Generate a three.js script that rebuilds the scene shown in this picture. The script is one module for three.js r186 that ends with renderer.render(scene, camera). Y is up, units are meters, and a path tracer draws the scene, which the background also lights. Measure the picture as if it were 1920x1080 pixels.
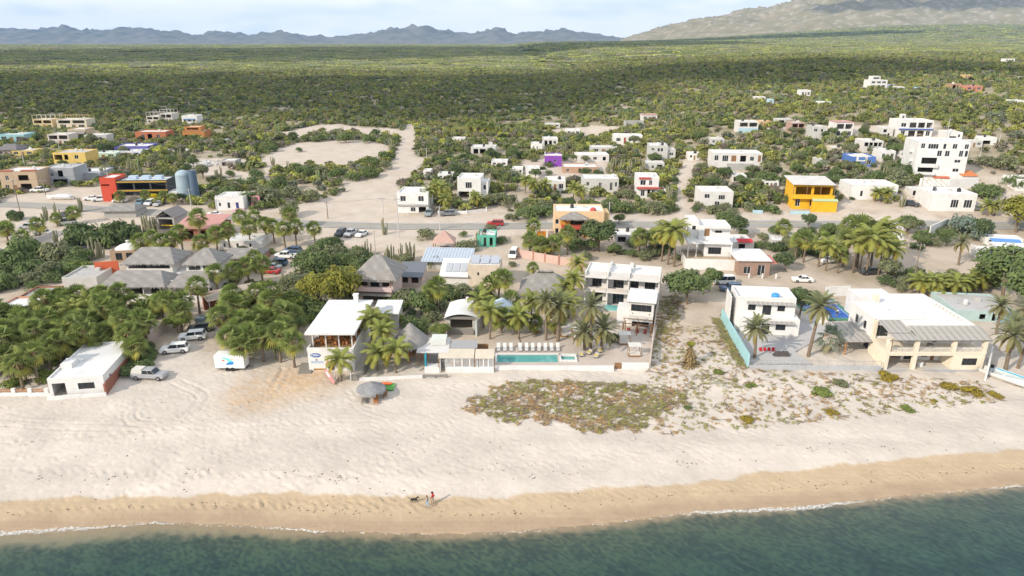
import * as THREE from 'three';
import { mergeGeometries } from 'three/addons/utils/BufferGeometryUtils.js';
import { MarchingCubes } from 'three/addons/objects/MarchingCubes.js';
import { createNoise2D, createNoise3D } from 'simplex-noise';

// ---------------------------------------------------------------- camera, sky, sun, exposure
const CAM_H = 54, PITCH = 19.3 * Math.PI / 180, FOCAL = 1280;     // focal length in photo pixels (1920 wide)
const scene = new THREE.Scene();
const camera = new THREE.PerspectiveCamera(2 * Math.atan(540 / FOCAL) * 180 / Math.PI, 16 / 9, 0.5, 40000);
camera.position.set(0, CAM_H, 0); camera.rotation.x = -PITCH; camera.updateMatrixWorld();

const renderer = new THREE.WebGLRenderer({ antialias: true });
renderer.setSize(1024, 576);
renderer.toneMapping = THREE.LinearToneMapping;
renderer.toneMappingExposure = 1.27;
renderer.shadowMap.enabled = true;

function mulberry(a) { return () => { a |= 0; a = a + 0x6D2B79F5 | 0; let t = Math.imul(a ^ a >>> 15, 1 | a); t = t + Math.imul(t ^ t >>> 7, 61 | t) ^ t; return ((t ^ t >>> 14) >>> 0) / 4294967296; }; }
let rnd = mulberry(7);
const rr = (a, b) => a + (b - a) * rnd(), pick = a => a[Math.floor(rnd() * a.length)];
const n2 = createNoise2D(mulberry(11)), n3 = createNoise3D(mulberry(12)), n2b = createNoise2D(mulberry(13));
const fbm = (x, y, o = 4) => { let s = 0, a = .5, f = 1; for (let i = 0; i < o; i++) { s += a * n2(x * f, y * f); a *= .5; f *= 2.03; } return s; };
const clamp = (v, a = 0, b = 1) => v < a ? a : v > b ? b : v;
const sstep = (a, b, v) => { const t = clamp((v - a) / (b - a)); return t * t * (3 - 2 * t); };
const mixv = (a, b, t) => [a[0] + (b[0] - a[0]) * t, a[1] + (b[1] - a[1]) * t, a[2] + (b[2] - a[2]) * t];
const V = (x, y, z) => new THREE.Vector3(x, y, z);

{ // sky: air with thin high cloud
  const W = 1024, Hh = 512, data = new Float32Array(W * Hh * 4);
  for (let j = 0; j < Hh; j++) {
    const el = ((j + .5) / Hh - .5) * Math.PI, e = Math.max(0, Math.sin(el));
    for (let i = 0; i < W; i++) {
      const az = (i + .5) / W * 2 * Math.PI, cx = Math.cos(az), cz = Math.sin(az);
      const k = 1 / (e + .12), px = cx * k, pz = cz * k;
      let c = mixv([.76, .85, .92], [.20, .38, .72], Math.pow(e, .8));
      const s = fbm(px * .5 + 3, pz * .9 + 7, 5) * .5 + fbm(px * 1.7, pz * 2.6, 4) * .35 + .16;
      const cl = sstep(-.35, .3, s + .35 * fbm(px * .35 + 20, pz * 3.2, 4)) * .9;
      c = mixv(c, [.97, .97, .96], cl);
      const o = (j * W + i) * 4; data[o] = c[0]; data[o + 1] = c[1]; data[o + 2] = c[2]; data[o + 3] = 1;
    }
  }
  const t = new THREE.DataTexture(data, W, Hh, THREE.RGBAFormat, THREE.FloatType);
  t.mapping = THREE.EquirectangularReflectionMapping; t.magFilter = t.minFilter = THREE.LinearFilter; t.wrapS = THREE.RepeatWrapping; t.needsUpdate = true;
  scene.background = t; scene.environment = t; scene.backgroundIntensity = 1.12; scene.environmentIntensity = 1.12;
}
const SUN = V(-.69, .52, .53).normalize();
const sun = new THREE.DirectionalLight(0xfff2e0, 3.6);
sun.position.copy(SUN).multiplyScalar(400).add(V(0, 0, -150)); sun.target.position.set(0, 0, -150);
sun.castShadow = true; sun.shadow.radius = 2.2; sun.shadow.mapSize.set(4096, 4096);
Object.assign(sun.shadow.camera, { left: -260, right: 260, top: 260, bottom: -260, near: 10, far: 900 });
scene.add(sun, sun.target);
scene.fog = new THREE.FogExp2(0x86b8f2, 4.4e-5);

// ---------------------------------------------------------------- photo pixel <-> place
const cP = Math.cos(PITCH), sP = Math.sin(PITCH);
function project(p) { const dy = p.y - CAM_H, zc = -sP * dy - cP * p.z, uc = cP * dy - sP * p.z; return [960 + FOCAL * p.x / zc, 540 - FOCAL * uc / zc, zc]; }
function rayDir(px, py) { const a = (px - 960) / FOCAL, b = (540 - py) / FOCAL; return V(a, -sP + b * cP, -cP - b * sP); }
const onPlane = (px, py, y = 0) => { const d = rayDir(px, py), t = (y - CAM_H) / d.y; return V(d.x * t, y, d.z * t); };
const SHORE = [[-400, 1010], [0, 999], [150, 990], [300, 979], [450, 985], [600, 995], [800, 1001], [950, 998], [1100, 984], [1200, 972], [1300, 960], [1500, 951], [1620, 937], [1750, 925], [1920, 908], [2400, 870]].map(p => onPlane(...p)).map(p => [p.x, p.z]);
const lerpTab = (T, x) => { if (x <= T[0][0]) return T[0][1]; for (let i = 1; i < T.length; i++) if (x <= T[i][0]) { const u = (x - T[i - 1][0]) / (T[i][0] - T[i - 1][0]); return T[i - 1][1] + u * (T[i][1] - T[i - 1][1]); } return T[T.length - 1][1]; };
const zs = x => lerpTab(SHORE, x);
const PROF = [[-300, -14], [-60, -6], [-25, -3.2], [-10, -1.3], [-3, -.4], [0, 0], [5, .5], [8, .95], [11, 1.25], [30, 2.2], [40, 2.9], [60, 3.4], [120, 6], [210, 11], [300, 14.5], [430, 19], [730, 27], [1430, 40], [2930, 58], [5930, 88], [9000, 115], [14000, 150], [40000, 260]];
const tang = PROF.map((p, i) => { const a = PROF[Math.max(0, i - 1)], b = PROF[Math.min(PROF.length - 1, i + 1)]; return (b[1] - a[1]) / (b[0] - a[0]); });
function prof(s) {
  if (s <= PROF[0][0]) return PROF[0][1];
  for (let i = 1; i < PROF.length; i++) if (s <= PROF[i][0]) {
    const [x0, y0] = PROF[i - 1], [x1, y1] = PROF[i], h = x1 - x0, t = (s - x0) / h, t2 = t * t, t3 = t2 * t;
    return (2 * t3 - 3 * t2 + 1) * y0 + (t3 - 2 * t2 + t) * h * tang[i - 1] + (-2 * t3 + 3 * t2) * y1 + (t3 - t2) * h * tang[i];
  }
  return PROF[PROF.length - 1][1];
}
function H(x, z) {
  const s = zs(x) - z, d = -z;
  let y = prof(s);
  if (x > 20) y += 20 * (1 - Math.exp(-Math.max(0, x - 40) / 110)) * sstep(150, 300, d);
  if (d > 2200) y += 115 * sstep(2200, 5200, d) * sstep(.12, .62, x / d);
  if (s > 22 && s < 44) y += .35 * sstep(22, 30, s) * (1 - sstep(38, 44, s)) * sstep(-12, 8, x) * (fbm(x * .12, z * .12) + .5);   // low dune on the right
  if (d > 260) y += 2.2 * fbm(x * .006, z * .006, 3) * sstep(260, 600, d);
  return y;
}
function gp(px, py) {                                              // the ground under a photo pixel
  const d = rayDir(px, py); let a = 30, b = 30;
  for (let i = 0; i < 4000; i++) { b = a * 1.01 + .2; const y = CAM_H + d.y * b; if (y < H(d.x * b, d.z * b)) break; a = b; }
  for (let i = 0; i < 24; i++) { const m = (a + b) / 2; if (CAM_H + d.y * m < H(d.x * m, d.z * m)) b = m; else a = m; }
  const x = d.x * b, z = d.z * b; return V(x, H(x, z), z);
}
const pxm = p => FOCAL / project(p)[2];                             // pixels per metre there
function tall(p, px) { let lo = 0, hi = 60; const y0 = project(p)[1]; for (let i = 0; i < 30; i++) { const m = (lo + hi) / 2; if (y0 - project(V(p.x, p.y + m, p.z))[1] < px) lo = m; else hi = m; } return lo; }
const inPoly = (P, x, z) => { let c = false; for (let i = 0, j = P.length - 1; i < P.length; j = i++) { const [xi, zi] = P[i], [xj, zj] = P[j]; if ((zi > z) !== (zj > z) && x < (xj - xi) * (z - zi) / (zj - zi) + xi) c = !c; } return c; };
const gpoly = pts => pts.map(p => { const g = gp(p[0], p[1]); return [g.x, g.z]; });

// ---------------------------------------------------------------- object helpers
const used = {};
const numbered = n => { const k = used[n] = (used[n] ?? -1) + 1; return k ? `${n}_${String(k).padStart(3, '0')}` : n; };
function tag(o, label, category, group, kind) { if (label) o.userData.label = label; if (category) o.userData.category = category; if (group) o.userData.group = group; if (kind) o.userData.kind = kind; return o; }
function thing(name, label, category, p = V(0, 0, 0), turn = 0, group) { const o = new THREE.Group(); o.name = numbered(name); o.position.copy(p); o.rotation.y = turn; scene.add(o); return tag(o, label, category, group); }
const norm = g => { if (g.index) g = g.toNonIndexed(); for (const k of Object.keys(g.attributes)) if (!['position', 'normal', 'uv', 'color'].includes(k)) g.deleteAttribute(k); if (!g.attributes.normal) g.computeVertexNormals(); if (!g.attributes.uv) g.setAttribute('uv', new THREE.BufferAttribute(new Float32Array(g.attributes.position.count * 2), 2)); return g; };
const join = gs => { if (!Array.isArray(gs)) return gs; if (gs.length === 1) return gs[0]; return mergeGeometries(gs.map(norm)); };
function metreUV(g) {
  g = norm(g); const p = g.attributes.position, n = g.attributes.normal, u = g.attributes.uv;
  for (let i = 0; i < p.count; i++) { const ax = Math.abs(n.getX(i)), ay = Math.abs(n.getY(i)), az = Math.abs(n.getZ(i)); if (ay >= ax && ay >= az) u.setXY(i, p.getX(i), p.getZ(i)); else if (ax >= az) u.setXY(i, p.getZ(i), p.getY(i)); else u.setXY(i, p.getX(i), p.getY(i)); }
  return g;
}
function part(name, gs, m, parent, uv = true) { let g = join(gs); if (uv) g = metreUV(g); const o = new THREE.Mesh(g, m); o.name = parent ? name : numbered(name); o.castShadow = o.receiveShadow = true; (parent || scene).add(o); return o; }
const struct = (name, gs, m, uv) => tag(part(name, gs, m, null, uv), null, null, null, 'structure');
const bx = (x0, x1, y0, y1, z0, z1) => new THREE.BoxGeometry(x1 - x0, y1 - y0, z1 - z0).translate((x0 + x1) / 2, (y0 + y1) / 2, (z0 + z1) / 2);
const cyl = (x, y0, y1, z, r0, r1 = r0, n = 8) => new THREE.CylinderGeometry(r1, r0, y1 - y0, n).translate(x, (y0 + y1) / 2, z);
function bar(a, b, r, n = 6, r2 = r) { const d = b.clone().sub(a), g = new THREE.CylinderGeometry(r2, r, d.length(), n); g.applyQuaternion(new THREE.Quaternion().setFromUnitVectors(V(0, 1, 0), d.clone().normalize())); return g.translate((a.x + b.x) / 2, (a.y + b.y) / 2, (a.z + b.z) / 2); }
function polyGeo(pos, idx, uv) { const g = new THREE.BufferGeometry(); g.setAttribute('position', new THREE.Float32BufferAttribute(pos, 3)); if (uv) g.setAttribute('uv', new THREE.Float32BufferAttribute(uv, 2)); if (idx) g.setIndex(idx); g.computeVertexNormals(); return g; }
// a block whose top rectangle differs from its bottom one: [x0,x1,z0,z1] each
function frustum(y0, b, y1, t) { const c = (r, y) => [[r[0], y, r[3]], [r[1], y, r[3]], [r[1], y, r[2]], [r[0], y, r[2]]]; const B = c(b, y0), T = c(t, y1), pos = []; const q = (a, b2, c2, d) => { pos.push(...a, ...b2, ...c2, ...a, ...c2, ...d); }; for (let i = 0; i < 4; i++) { const j = (i + 1) % 4; q(B[i], B[j], T[j], T[i]); } q(T[0], T[1], T[2], T[3]); q(B[3], B[2], B[1], B[0]); return polyGeo(pos); }

// ---------------------------------------------------------------- textures and materials
function tex(W, f, opt = {}) { const d = new Uint8Array(W * W * 4); for (let j = 0; j < W; j++) for (let i = 0; i < W; i++) { const v = f(i / W, j / W), o = (j * W + i) * 4; const c = Array.isArray(v) ? v : [v, v, v]; for (let k = 0; k < 3; k++) d[o + k] = clamp(c[k]) * 255; d[o + 3] = 255; } const t = new THREE.DataTexture(d, W, W); t.wrapS = t.wrapT = THREE.RepeatWrapping; t.magFilter = THREE.LinearFilter; t.minFilter = THREE.LinearMipmapLinearFilter; t.generateMipmaps = true; if (opt.srgb) t.colorSpace = THREE.SRGBColorSpace; t.repeat.set(opt.rep || 1, opt.repv || opt.rep || 1); t.needsUpdate = true; return t; }
const tn = (u, v, f, s = 0) => { f = Math.round(f); const hsh = (i, j) => { let h = Math.imul(((i % f) + f) % f + 374761 + s * 31, 668265263) ^ Math.imul(((j % f) + f) % f + 1013 + s * 17, 374761393); h = Math.imul(h ^ h >>> 13, 1274126177); return ((h ^ h >>> 16) >>> 0) / 2147483648 - 1; }, x = u * f, y = v * f, i = Math.floor(x), j = Math.floor(y), a = x - i, b = y - j, p = a * a * (3 - 2 * a), q = b * b * (3 - 2 * b); return (hsh(i, j) * (1 - p) + hsh(i + 1, j) * p) * (1 - q) + (hsh(i, j + 1) * (1 - p) + hsh(i + 1, j + 1) * p) * q; };
const tfbm = (u, v, f, s = 0) => tn(u, v, f, s) * .55 + tn(u, v, f * 2.1, s + 5) * .28 + tn(u, v, f * 4.3, s + 9) * .17;
const T_stucco = tex(256, (u, v) => .92 + .09 * tfbm(u, v, 5, 2) + .05 * tfbm(u, v, 40, 8) - .10 * Math.max(0, tn(u * 3 % 1, v, 14, 3) * tn(u, v, 4, 6)) * 1.6, { rep: 1 / 9 });
const T_roof = tex(256, (u, v) => .86 + .12 * tfbm(u, v, 4, 22) + .06 * tfbm(u, v, 22, 28), { rep: 1 / 7 });
const T_thatch = tex(256, (u, v) => { const s = tn(u * 1, v, 3, 1); return .66 + .22 * n2(u * 90, v * 5) + .18 * n2(u * 34, v * 9 + 4) + .12 * s; }, { rep: 1 / 3 });
const T_wood = tex(128, (u, v) => .8 + .14 * n2(u * 60, v * 3) + .08 * n2(u * 14, v * 2), { rep: 1 / 2 });
const T_soil = tex(512, (u, v) => .9 + .1 * tfbm(u, v, 9, 31) + .06 * tfbm(u, v, 60, 37), { rep: 1 / 24 });
const T_sandBump = tex(1024, (u, v) => { let s = 0; s += .55 + .2 * tfbm(u, v, 24, 41) + .12 * tfbm(u, v, 60, 43); const k = tn(u, v, 34, 49); if (k > .25) s -= (k - .25) * .75; const k2 = tn(u, v, 22, 59); if (k2 > .45) s -= (k2 - .45) * .8; return s; }, { rep: 1 / 16 });
const cache = {};
function mat(c, o = {}) {
  const key = JSON.stringify([c, o.r, o.m, o.t, o.side, o.v, o.b]); if (cache[key]) return cache[key];
  const m = new THREE.MeshStandardMaterial({ roughness: o.r ?? .85, metalness: o.m ?? 0, side: o.side ? THREE.DoubleSide : THREE.FrontSide, vertexColors: !!o.v });
  if (Array.isArray(c)) m.color.setRGB(...c); else m.color.set(c);
  if (o.t) m.map = o.t; if (o.b) { m.bumpMap = o.b; m.bumpScale = o.bs ?? .03; }
  return cache[key] = m;
}
const wallM = c => mat(c, { t: T_stucco, r: .9 });
const roofM = c => mat(c, { t: T_roof, r: .9 });
const M = {
  glass: mat([.022, .028, .034], { r: .12 }), dark: mat([.03, .028, .026], { r: .7 }), white: wallM([.73, .72, .70]), frame: mat([.7, .7, .69], { r: .5 }), darkframe: mat([.06, .055, .05], { r: .5 }),
  wood: mat([.30, .16, .07], { t: T_wood, r: .75 }), greywood: mat([.27, .25, .22], { t: T_wood, r: .9 }), orange: mat([.5, .2, .06], { t: T_wood, r: .7 }), concrete: roofM([.42, .41, .39]), whiteroof: roofM([.72, .72, .71]),
  thatch: mat([.39, .37, .345], { t: T_thatch, r: .95, side: 1 }), tyre: mat([.02, .02, .02], { r: .9 }), rim: mat([.4, .4, .42], { r: .35, m: .8 }), metal: mat([.5, .5, .5], { r: .4, m: .6 }), trunk: mat([.24, .18, .125], { t: T_wood, r: .95 }), canvas: mat([.62, .55, .44], { t: T_stucco, r: .95, side: 1 }),
};
// ---------------------------------------------------------------- ground, beach, sea
const WETLINE = [[-400, 940], [0, 931], [200, 925], [500, 918], [800, 926], [960, 925], [1060, 915], [1200, 905], [1350, 893], [1500, 875], [1700, 855], [1920, 838], [2400, 800]].map(p => onPlane(p[0], p[1], 1.1)).map(p => [p.x, p.z]);
const CLEAR = [                                                    // bare ground: yards, lots and tracks, as outlines traced on the ground
  [[488, 300], [520, 278], [560, 268], [640, 262], [700, 265], [733, 274], [727, 290], [690, 306], [640, 312], [560, 308], [520, 320], [500, 330]],
  [[762, 232], [776, 232], [782, 262], [778, 290], [800, 300], [770, 330], [745, 345], [770, 400], [740, 412], [560, 408], [545, 385], [590, 375], [640, 365], [645, 345], [600, 333], [610, 330], [690, 340], [720, 318], [740, 290], [748, 262]],
  [[520, 250], [590, 235], [640, 232], [680, 240], [730, 240], [760, 246], [752, 256], [680, 250], [600, 246], [545, 262]],
  [[0, 375], [200, 380], [400, 398], [560, 408], [760, 408], [900, 404], [1040, 400], [1180, 396], [1300, 402], [1480, 398], [1580, 395], [1640, 400], [1760, 402], [1760, 418], [1400, 436], [960, 440], [860, 470], [760, 470], [620, 455], [560, 440], [400, 405], [200, 398], [0, 392]],
  [[0, 392], [200, 395], [330, 405], [330, 420], [180, 425], [100, 460], [0, 480]],
  [[1272, 300], [1310, 296], [1318, 308], [1285, 350], [1290, 385], [1310, 400], [1270, 402], [1262, 380], [1266, 340]],
  [[1840, 330], [1920, 335], [1920, 380], [1880, 370]], [[1560, 385], [1600, 375], [1620, 378], [1590, 400], [1560, 405]],
  [[430, 318], [500, 330], [520, 345], [450, 345], [370, 325], [330, 300], [400, 296], [470, 300]], [[140, 350], [210, 350], [210, 385], [80, 385], [0, 380], [0, 370], [80, 362]],
  [[1000, 245], [1110, 235], [1170, 238], [1160, 250], [1080, 255]], [[985, 300], [1060, 296], [1150, 305], [1140, 330], [1000, 345], [960, 330]], [[1430, 240], [1680, 235], [1760, 230], [1780, 262], [1650, 255], [1500, 250]],
  [[1330, 290], [1420, 285], [1430, 318], [1350, 322]], [[1700, 345], [1830, 350], [1850, 390], [1700, 400], [1680, 370]],
].map(gpoly);
const SANDY = gpoly([[480, 690], [620, 692], [650, 715], [590, 745], [470, 775], [410, 770], [430, 735]]);
const townFront = x => -96 + 0 * x;
const isClear = (x, z) => CLEAR.some(P => inPoly(P, x, z));
{
  const xs = [], zz = [];
  for (let x = -112; x <= 112.01; x += .38) xs.push(x);
  { let x = 112, st = .6; const add = []; while (x < 13000) { x += st; st = Math.min(st * 1.09, 500); add.push(x); } for (const a of add) { xs.push(a); xs.unshift(-a); } }
  for (let z = -52; z >= -128; z -= (z > -108 ? .32 : .5)) zz.push(z);
  { let z = -128, st = .7; while (z > -13500) { st = Math.min(st * 1.035, 500); z -= st; if (z > -330) st = Math.min(st, 1.7); zz.push(z); } }
  { let z = -52, st = .8; while (z < 400) { z += st; st *= 1.3; zz.unshift(z); } }
  // footprint trails and wheel ruts pressed into the sand
  const holes = new Map(), cellK = (x, z) => Math.floor(x / 2) + ',' + Math.floor(z / 2), press = (x, z, r, d) => { for (let a = -1; a <= 1; a++) for (let b = -1; b <= 1; b++) { const k = cellK(x + a * 2, z + b * 2); if (!holes.has(k)) holes.set(k, []); holes.get(k).push([x, z, r, d]); } };
  const trail = (pts, step, wig, r, d, pair) => { const c = new THREE.CatmullRomCurve3(pts.map(p => gp(...p))), L = c.getLength(), n = Math.floor(L / step); for (let i = 0; i < n; i++) { const p = c.getPointAt(i / n), t = c.getTangentAt(i / n); for (const s of pair ? [-pair, pair] : [i % 2 ? .22 : -.22]) press(p.x + t.z * s + rr(-wig, wig), p.z - t.x * s + rr(-wig, wig), r * rr(.8, 1.25), d * rr(.7, 1.2)); } };
  trail([[-20, 962], [300, 950], [760, 948], [830, 946]], .62, .12, .34, .13); trail([[840, 944], [1000, 935], [1200, 925], [1500, 905], [1960, 868]], .66, .15, .34, .1); trail([[380, 938], [560, 944], [800, 940]], .5, .4, .33, .11); trail([[420, 945], [600, 936], [780, 934]], .45, .5, .33, .12); trail([[400, 950], [640, 950], [820, 955]], .5, .5, .33, .1);
  trail([[690, 760], [720, 850], [800, 940]], .7, .15, .4, .14); trail([[600, 730], [500, 800], [350, 900], [200, 935]], .7, .2, .4, .14); trail([[860, 715], [840, 800], [700, 880], [520, 915]], .7, .2, .4, .14); trail([[1170, 700], [900, 720], [740, 745], [640, 735]], .7, .2, .38, .12); trail([[1500, 790], [1200, 850], [900, 880], [500, 890], [0, 880]], .7, .25, .4, .14); trail([[0, 830], [400, 800], [700, 790], [850, 800]], .75, .25, .4, .13);
  trail([[330, 715], [380, 745], [330, 790], [250, 790], [250, 765], [330, 745]], .24, .05, .34, .09, .8); trail([[520, 700], [470, 745], [380, 790], [150, 800], [-20, 790]], .24, .05, .34, .08, .8); trail([[540, 690], [505, 740], [440, 775]], .24, .05, .36, .1, .8);
  for (let i = 0; i < 3400; i++) { const x = rr(-105, 105), s = 9 + 28 * rnd(), z = zs(x) - s; press(x, z, rr(.24, .42), rr(.04, .11)); }
  for (let i = 0; i < 900; i++) { const x = rr(-75, 20) , z = zs(x) - rr(4.5, 8.5); if (n2(x * .06, 4) > -.1) press(x, z, rr(.24, .34), rr(.03, .08)); }
  const nx = xs.length, nz = zz.length, pos = new Float32Array(nx * nz * 3), col = new Float32Array(nx * nz * 3), uv = new Float32Array(nx * nz * 2);
  const SAND = [.56, .50, .435], WET = [.47, .36, .235], SOIL = [.50, .41, .32], SCRUB = [.235, .205, .115], ORANGE = [.50, .34, .19], WEED = [.075, .095, .075], BED = [.28, .29, .22];
  for (let j = 0; j < nz; j++) for (let i = 0; i < nx; i++) {
    const x = xs[i], z = zz[j], k = j * nx + i, s = zs(x) - z, d = -z;
    let y = H(x, z), c;
    if (d < 700 && Math.abs(x) < 600) {
      const w1 = lerpTab(WETLINE, x) + fbm(x * .15, z * .15) * .8 + .12 * n2(x * 1.3, 2);
      const nA = fbm(x * .07, z * .07), nB = fbm(x * .5, z * .5, 3);
      const dry = sstep(w1 + .22, w1 - .22, z);
      c = mixv(mixv(WET, [.38, .28, .185], sstep(3.5, .8, s + nA)), SAND, dry);
      if (dry > 0 && dry <= 1 && s < 40) { const f = 1 + .10 * nA + .05 * nB + .07 * n2(x * .018 + 2, z * .16); c = c.map(v => v * f); }
      if (dry < .5 && s > 0) { const f = 1 + .05 * nB + .05 * n2(x * .04, z * 1.6); c = c.map(v => v * f); }
      { let q = 0; if (x > -60 && x < -12 && z < -80 && z > -112) { for (let e = 0; e < 12; e++) q += inPoly(SANDY, x + nB * 2 + 3.4 * Math.cos(e * 2.4) * Math.sqrt(e / 12), z + nA * 3 + 3.4 * Math.sin(e * 2.4) * Math.sqrt(e / 12)) / 12; if (q) c = mixv(c, ORANGE, q * clamp(.6 + .5 * nB + .3 * nA)); } }
      if (s > 36) { const t = sstep(36, 50, s + nA * 10); let q = mixv(c, SOIL, t * .75); if (d > 120 || (x < -20 && s > 44)) { const bare = isClear(x + nB * 2, z + nB * 2); if (bare) q = mixv(SOIL, SAND, .5 + .4 * nA); else if (d > 205) q = mixv(q, SCRUB, sstep(205, 260, d) * clamp(.72 + nA * .6)); else q = mixv(q, [.40, .33, .245], clamp(.3 + nA)); } c = q; }
      if (s < 0) {
        const off = .5 + .7 * nA + sstep(5, -60, x) * 1.7, t = sstep(off - .5, off + 1.2, -s + nB * .9);
        const sp = sstep(-.4, .5, fbm(x * 1.5, z * 1.9, 3) * 1.3 + .3 * nB + .6 * fbm(x * .12, z * .2, 2) + .1), weed = mixv([.17, .185, .105], WEED, sp);
        c = mixv([.46, .34, .21], weed, t); if (-s > 12) c = mixv(c, BED, .25 * sstep(.15, .5, fbm(x * .05, z * .05)));
        y += t * .10 * Math.max(0, sp) * (nB + .5);
      }
      // trampled sand: real dimples
      if (s > 7 && s < 60 && d < 130) { const near = dry * sstep(7, 10, s); y += near * (.028 * n2(x * 1.5, z * 1.7) + .028 * n2b(x * .75, z * .85) + .02 * n2(x * .2, z * .3)); }
      if (s > 2 && s < 44 && d < 116) { const hh = holes.get(cellK(x, z)); if (hh) for (const [hx, hz, hr, hd] of hh) { const q = Math.hypot(x - hx, z - hz) / hr; if (q < 1.7) y += hd * (q < 1 ? -(1 - q * q) : .3 * Math.sin((q - 1) / .7 * Math.PI)); } }
      // wheel tracks
    } else {
      const nA = fbm(x * .004, z * .004), nB = fbm(x * .03, z * .03, 3);
      c = mixv(SCRUB, [.24, .235, .11], clamp(.6 + nA + nB * .5));
      
      if (s < 0) c = [.07, .075, .05];
    }
    pos[k * 3] = x; pos[k * 3 + 1] = y; pos[k * 3 + 2] = z; col.set(c, k * 3); uv[k * 2] = x; uv[k * 2 + 1] = z;
  }
  const idx = new Uint32Array((nx - 1) * (nz - 1) * 6); let q = 0;
  for (let j = 0; j < nz - 1; j++) for (let i = 0; i < nx - 1; i++) { const a = j * nx + i, b = a + 1, c = a + nx, d = c + 1; idx[q++] = a; idx[q++] = b; idx[q++] = c; idx[q++] = b; idx[q++] = d; idx[q++] = c; }
  const g = new THREE.BufferGeometry(); g.setAttribute('position', new THREE.BufferAttribute(pos, 3)); g.setAttribute('color', new THREE.BufferAttribute(col, 3)); g.setAttribute('uv', new THREE.BufferAttribute(uv, 2)); g.setIndex(new THREE.BufferAttribute(idx, 1)); g.computeVertexNormals();
  const m = new THREE.MeshStandardMaterial({ vertexColors: true, roughness: .95, map: T_soil, bumpMap: T_sandBump, bumpScale: .05 });
  struct('ground', g, m, false); console.log('ground', nx, nz, g.attributes.normal.getY(5));
}
{ // sea
  const xs = [], zz = []; for (let x = -140; x <= 140; x += .8) xs.push(x); xs.unshift(-3000, -600, -250); xs.push(250, 600, 3000);
  for (let z = -90; z <= -30; z += .8) zz.push(z); zz.push(0, 60, 300, 2000);
  const pos = [], uv = [], idx = [];
  for (const z of zz) for (const x of xs) { const near = Math.abs(x) < 141 && z < -29; pos.push(x, near ? .02 * n2(x * .22, z * .4) + .012 * n2b(x * .7, z * 1.1) : 0, z); uv.push(x, z); }
  const nx = xs.length; for (let j = 0; j < zz.length - 1; j++) for (let i = 0; i < nx - 1; i++) { const a = j * nx + i; idx.push(a, a + nx, a + 1, a + 1, a + nx, a + nx + 1); }
  const rip = tex(512, (u, v) => .5 + .3 * tfbm(u, v, 18, 61) + .2 * tn(u, v, 46, 67), { rep: 1 / 6 });
  const m = new THREE.MeshPhysicalMaterial({ color: 0xffffff, roughness: .08, transmission: 1, thickness: 2, ior: 1.33, attenuationColor: new THREE.Color().setRGB(.20, .56, .68), attenuationDistance: 3.6, bumpMap: rip, bumpScale: .05 });
  struct('sea', polyGeo(pos, idx, uv), m, false);
}
{ // foam at the waterline: a lace of small bubbles patches
  const g = new THREE.CircleGeometry(1, 7).rotateX(-Math.PI / 2), S = [], D = new THREE.Object3D();
  for (let i = 0; i < 15000; i++) { const x = rr(-95, 110), k = n2(x * .05, 7), st = sstep(-40, -62, x) * 1.2 + sstep(18, 26, x) * sstep(48, 36, x) * .8 + sstep(.2, .7, k) * .35 + .05; if (rnd() > st) continue; const w = .10 + .32 * st, u = (rnd() + rnd() - 1) * w; if (n2(x * 2.2, u * 3) < -.25) continue; S.push([x, zs(x) + .25 + .2 * n2(x * .4, 9) + u]); }
  const o = new THREE.InstancedMesh(g, mat([.78, .78, .75], { r: .9 }), S.length); o.name = 'surf_foam'; S.forEach(([x, z], i) => { D.position.set(x, Math.max(H(x, z), .02) + .035, z); D.rotation.y = rr(0, 6); D.scale.set(rr(.03, .13), 1, rr(.02, .07)); D.updateMatrix(); o.setMatrixAt(i, D.matrix); }); scene.add(o); tag(o, 'thin lacy white foam along the edge of the sea', 'foam', null, 'stuff');
}
{ // bits of seaweed, twigs and shell on the sand
  const g = new THREE.IcosahedronGeometry(1, 0), S = [], D = new THREE.Object3D(); for (let i = 0; i < 700; i++) { const x = rr(-95, 100), line = rnd(), s = line < .4 ? 9.5 + rr(-.6, .6) + n2(x * .1, 3) : line < .6 ? 3.2 + rr(-.4, .4) : rr(3, 34); if (line < .4 && n2(x * .09, 20) < 0) continue; S.push([x, zs(x) - s]); }
  const o = new THREE.InstancedMesh(g, mat([1, 1, 1], { r: .95 }), S.length); o.name = 'beach_debris'; S.forEach(([x, z], i) => { D.position.set(x, H(x, z) + .02, z); D.rotation.set(0, rr(0, 6), 0); D.scale.set(rr(.05, .2), rr(.03, .07), rr(.04, .09)); D.updateMatrix(); o.setMatrixAt(i, D.matrix); const k = rr(.5, 1.4); o.setColorAt(i, new THREE.Color().setRGB(.13 * k, .10 * k, .065 * k)); }); o.castShadow = true; scene.add(o); tag(o, 'scattered seaweed scraps and twigs on the beach', 'debris', null, 'stuff');
}
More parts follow.
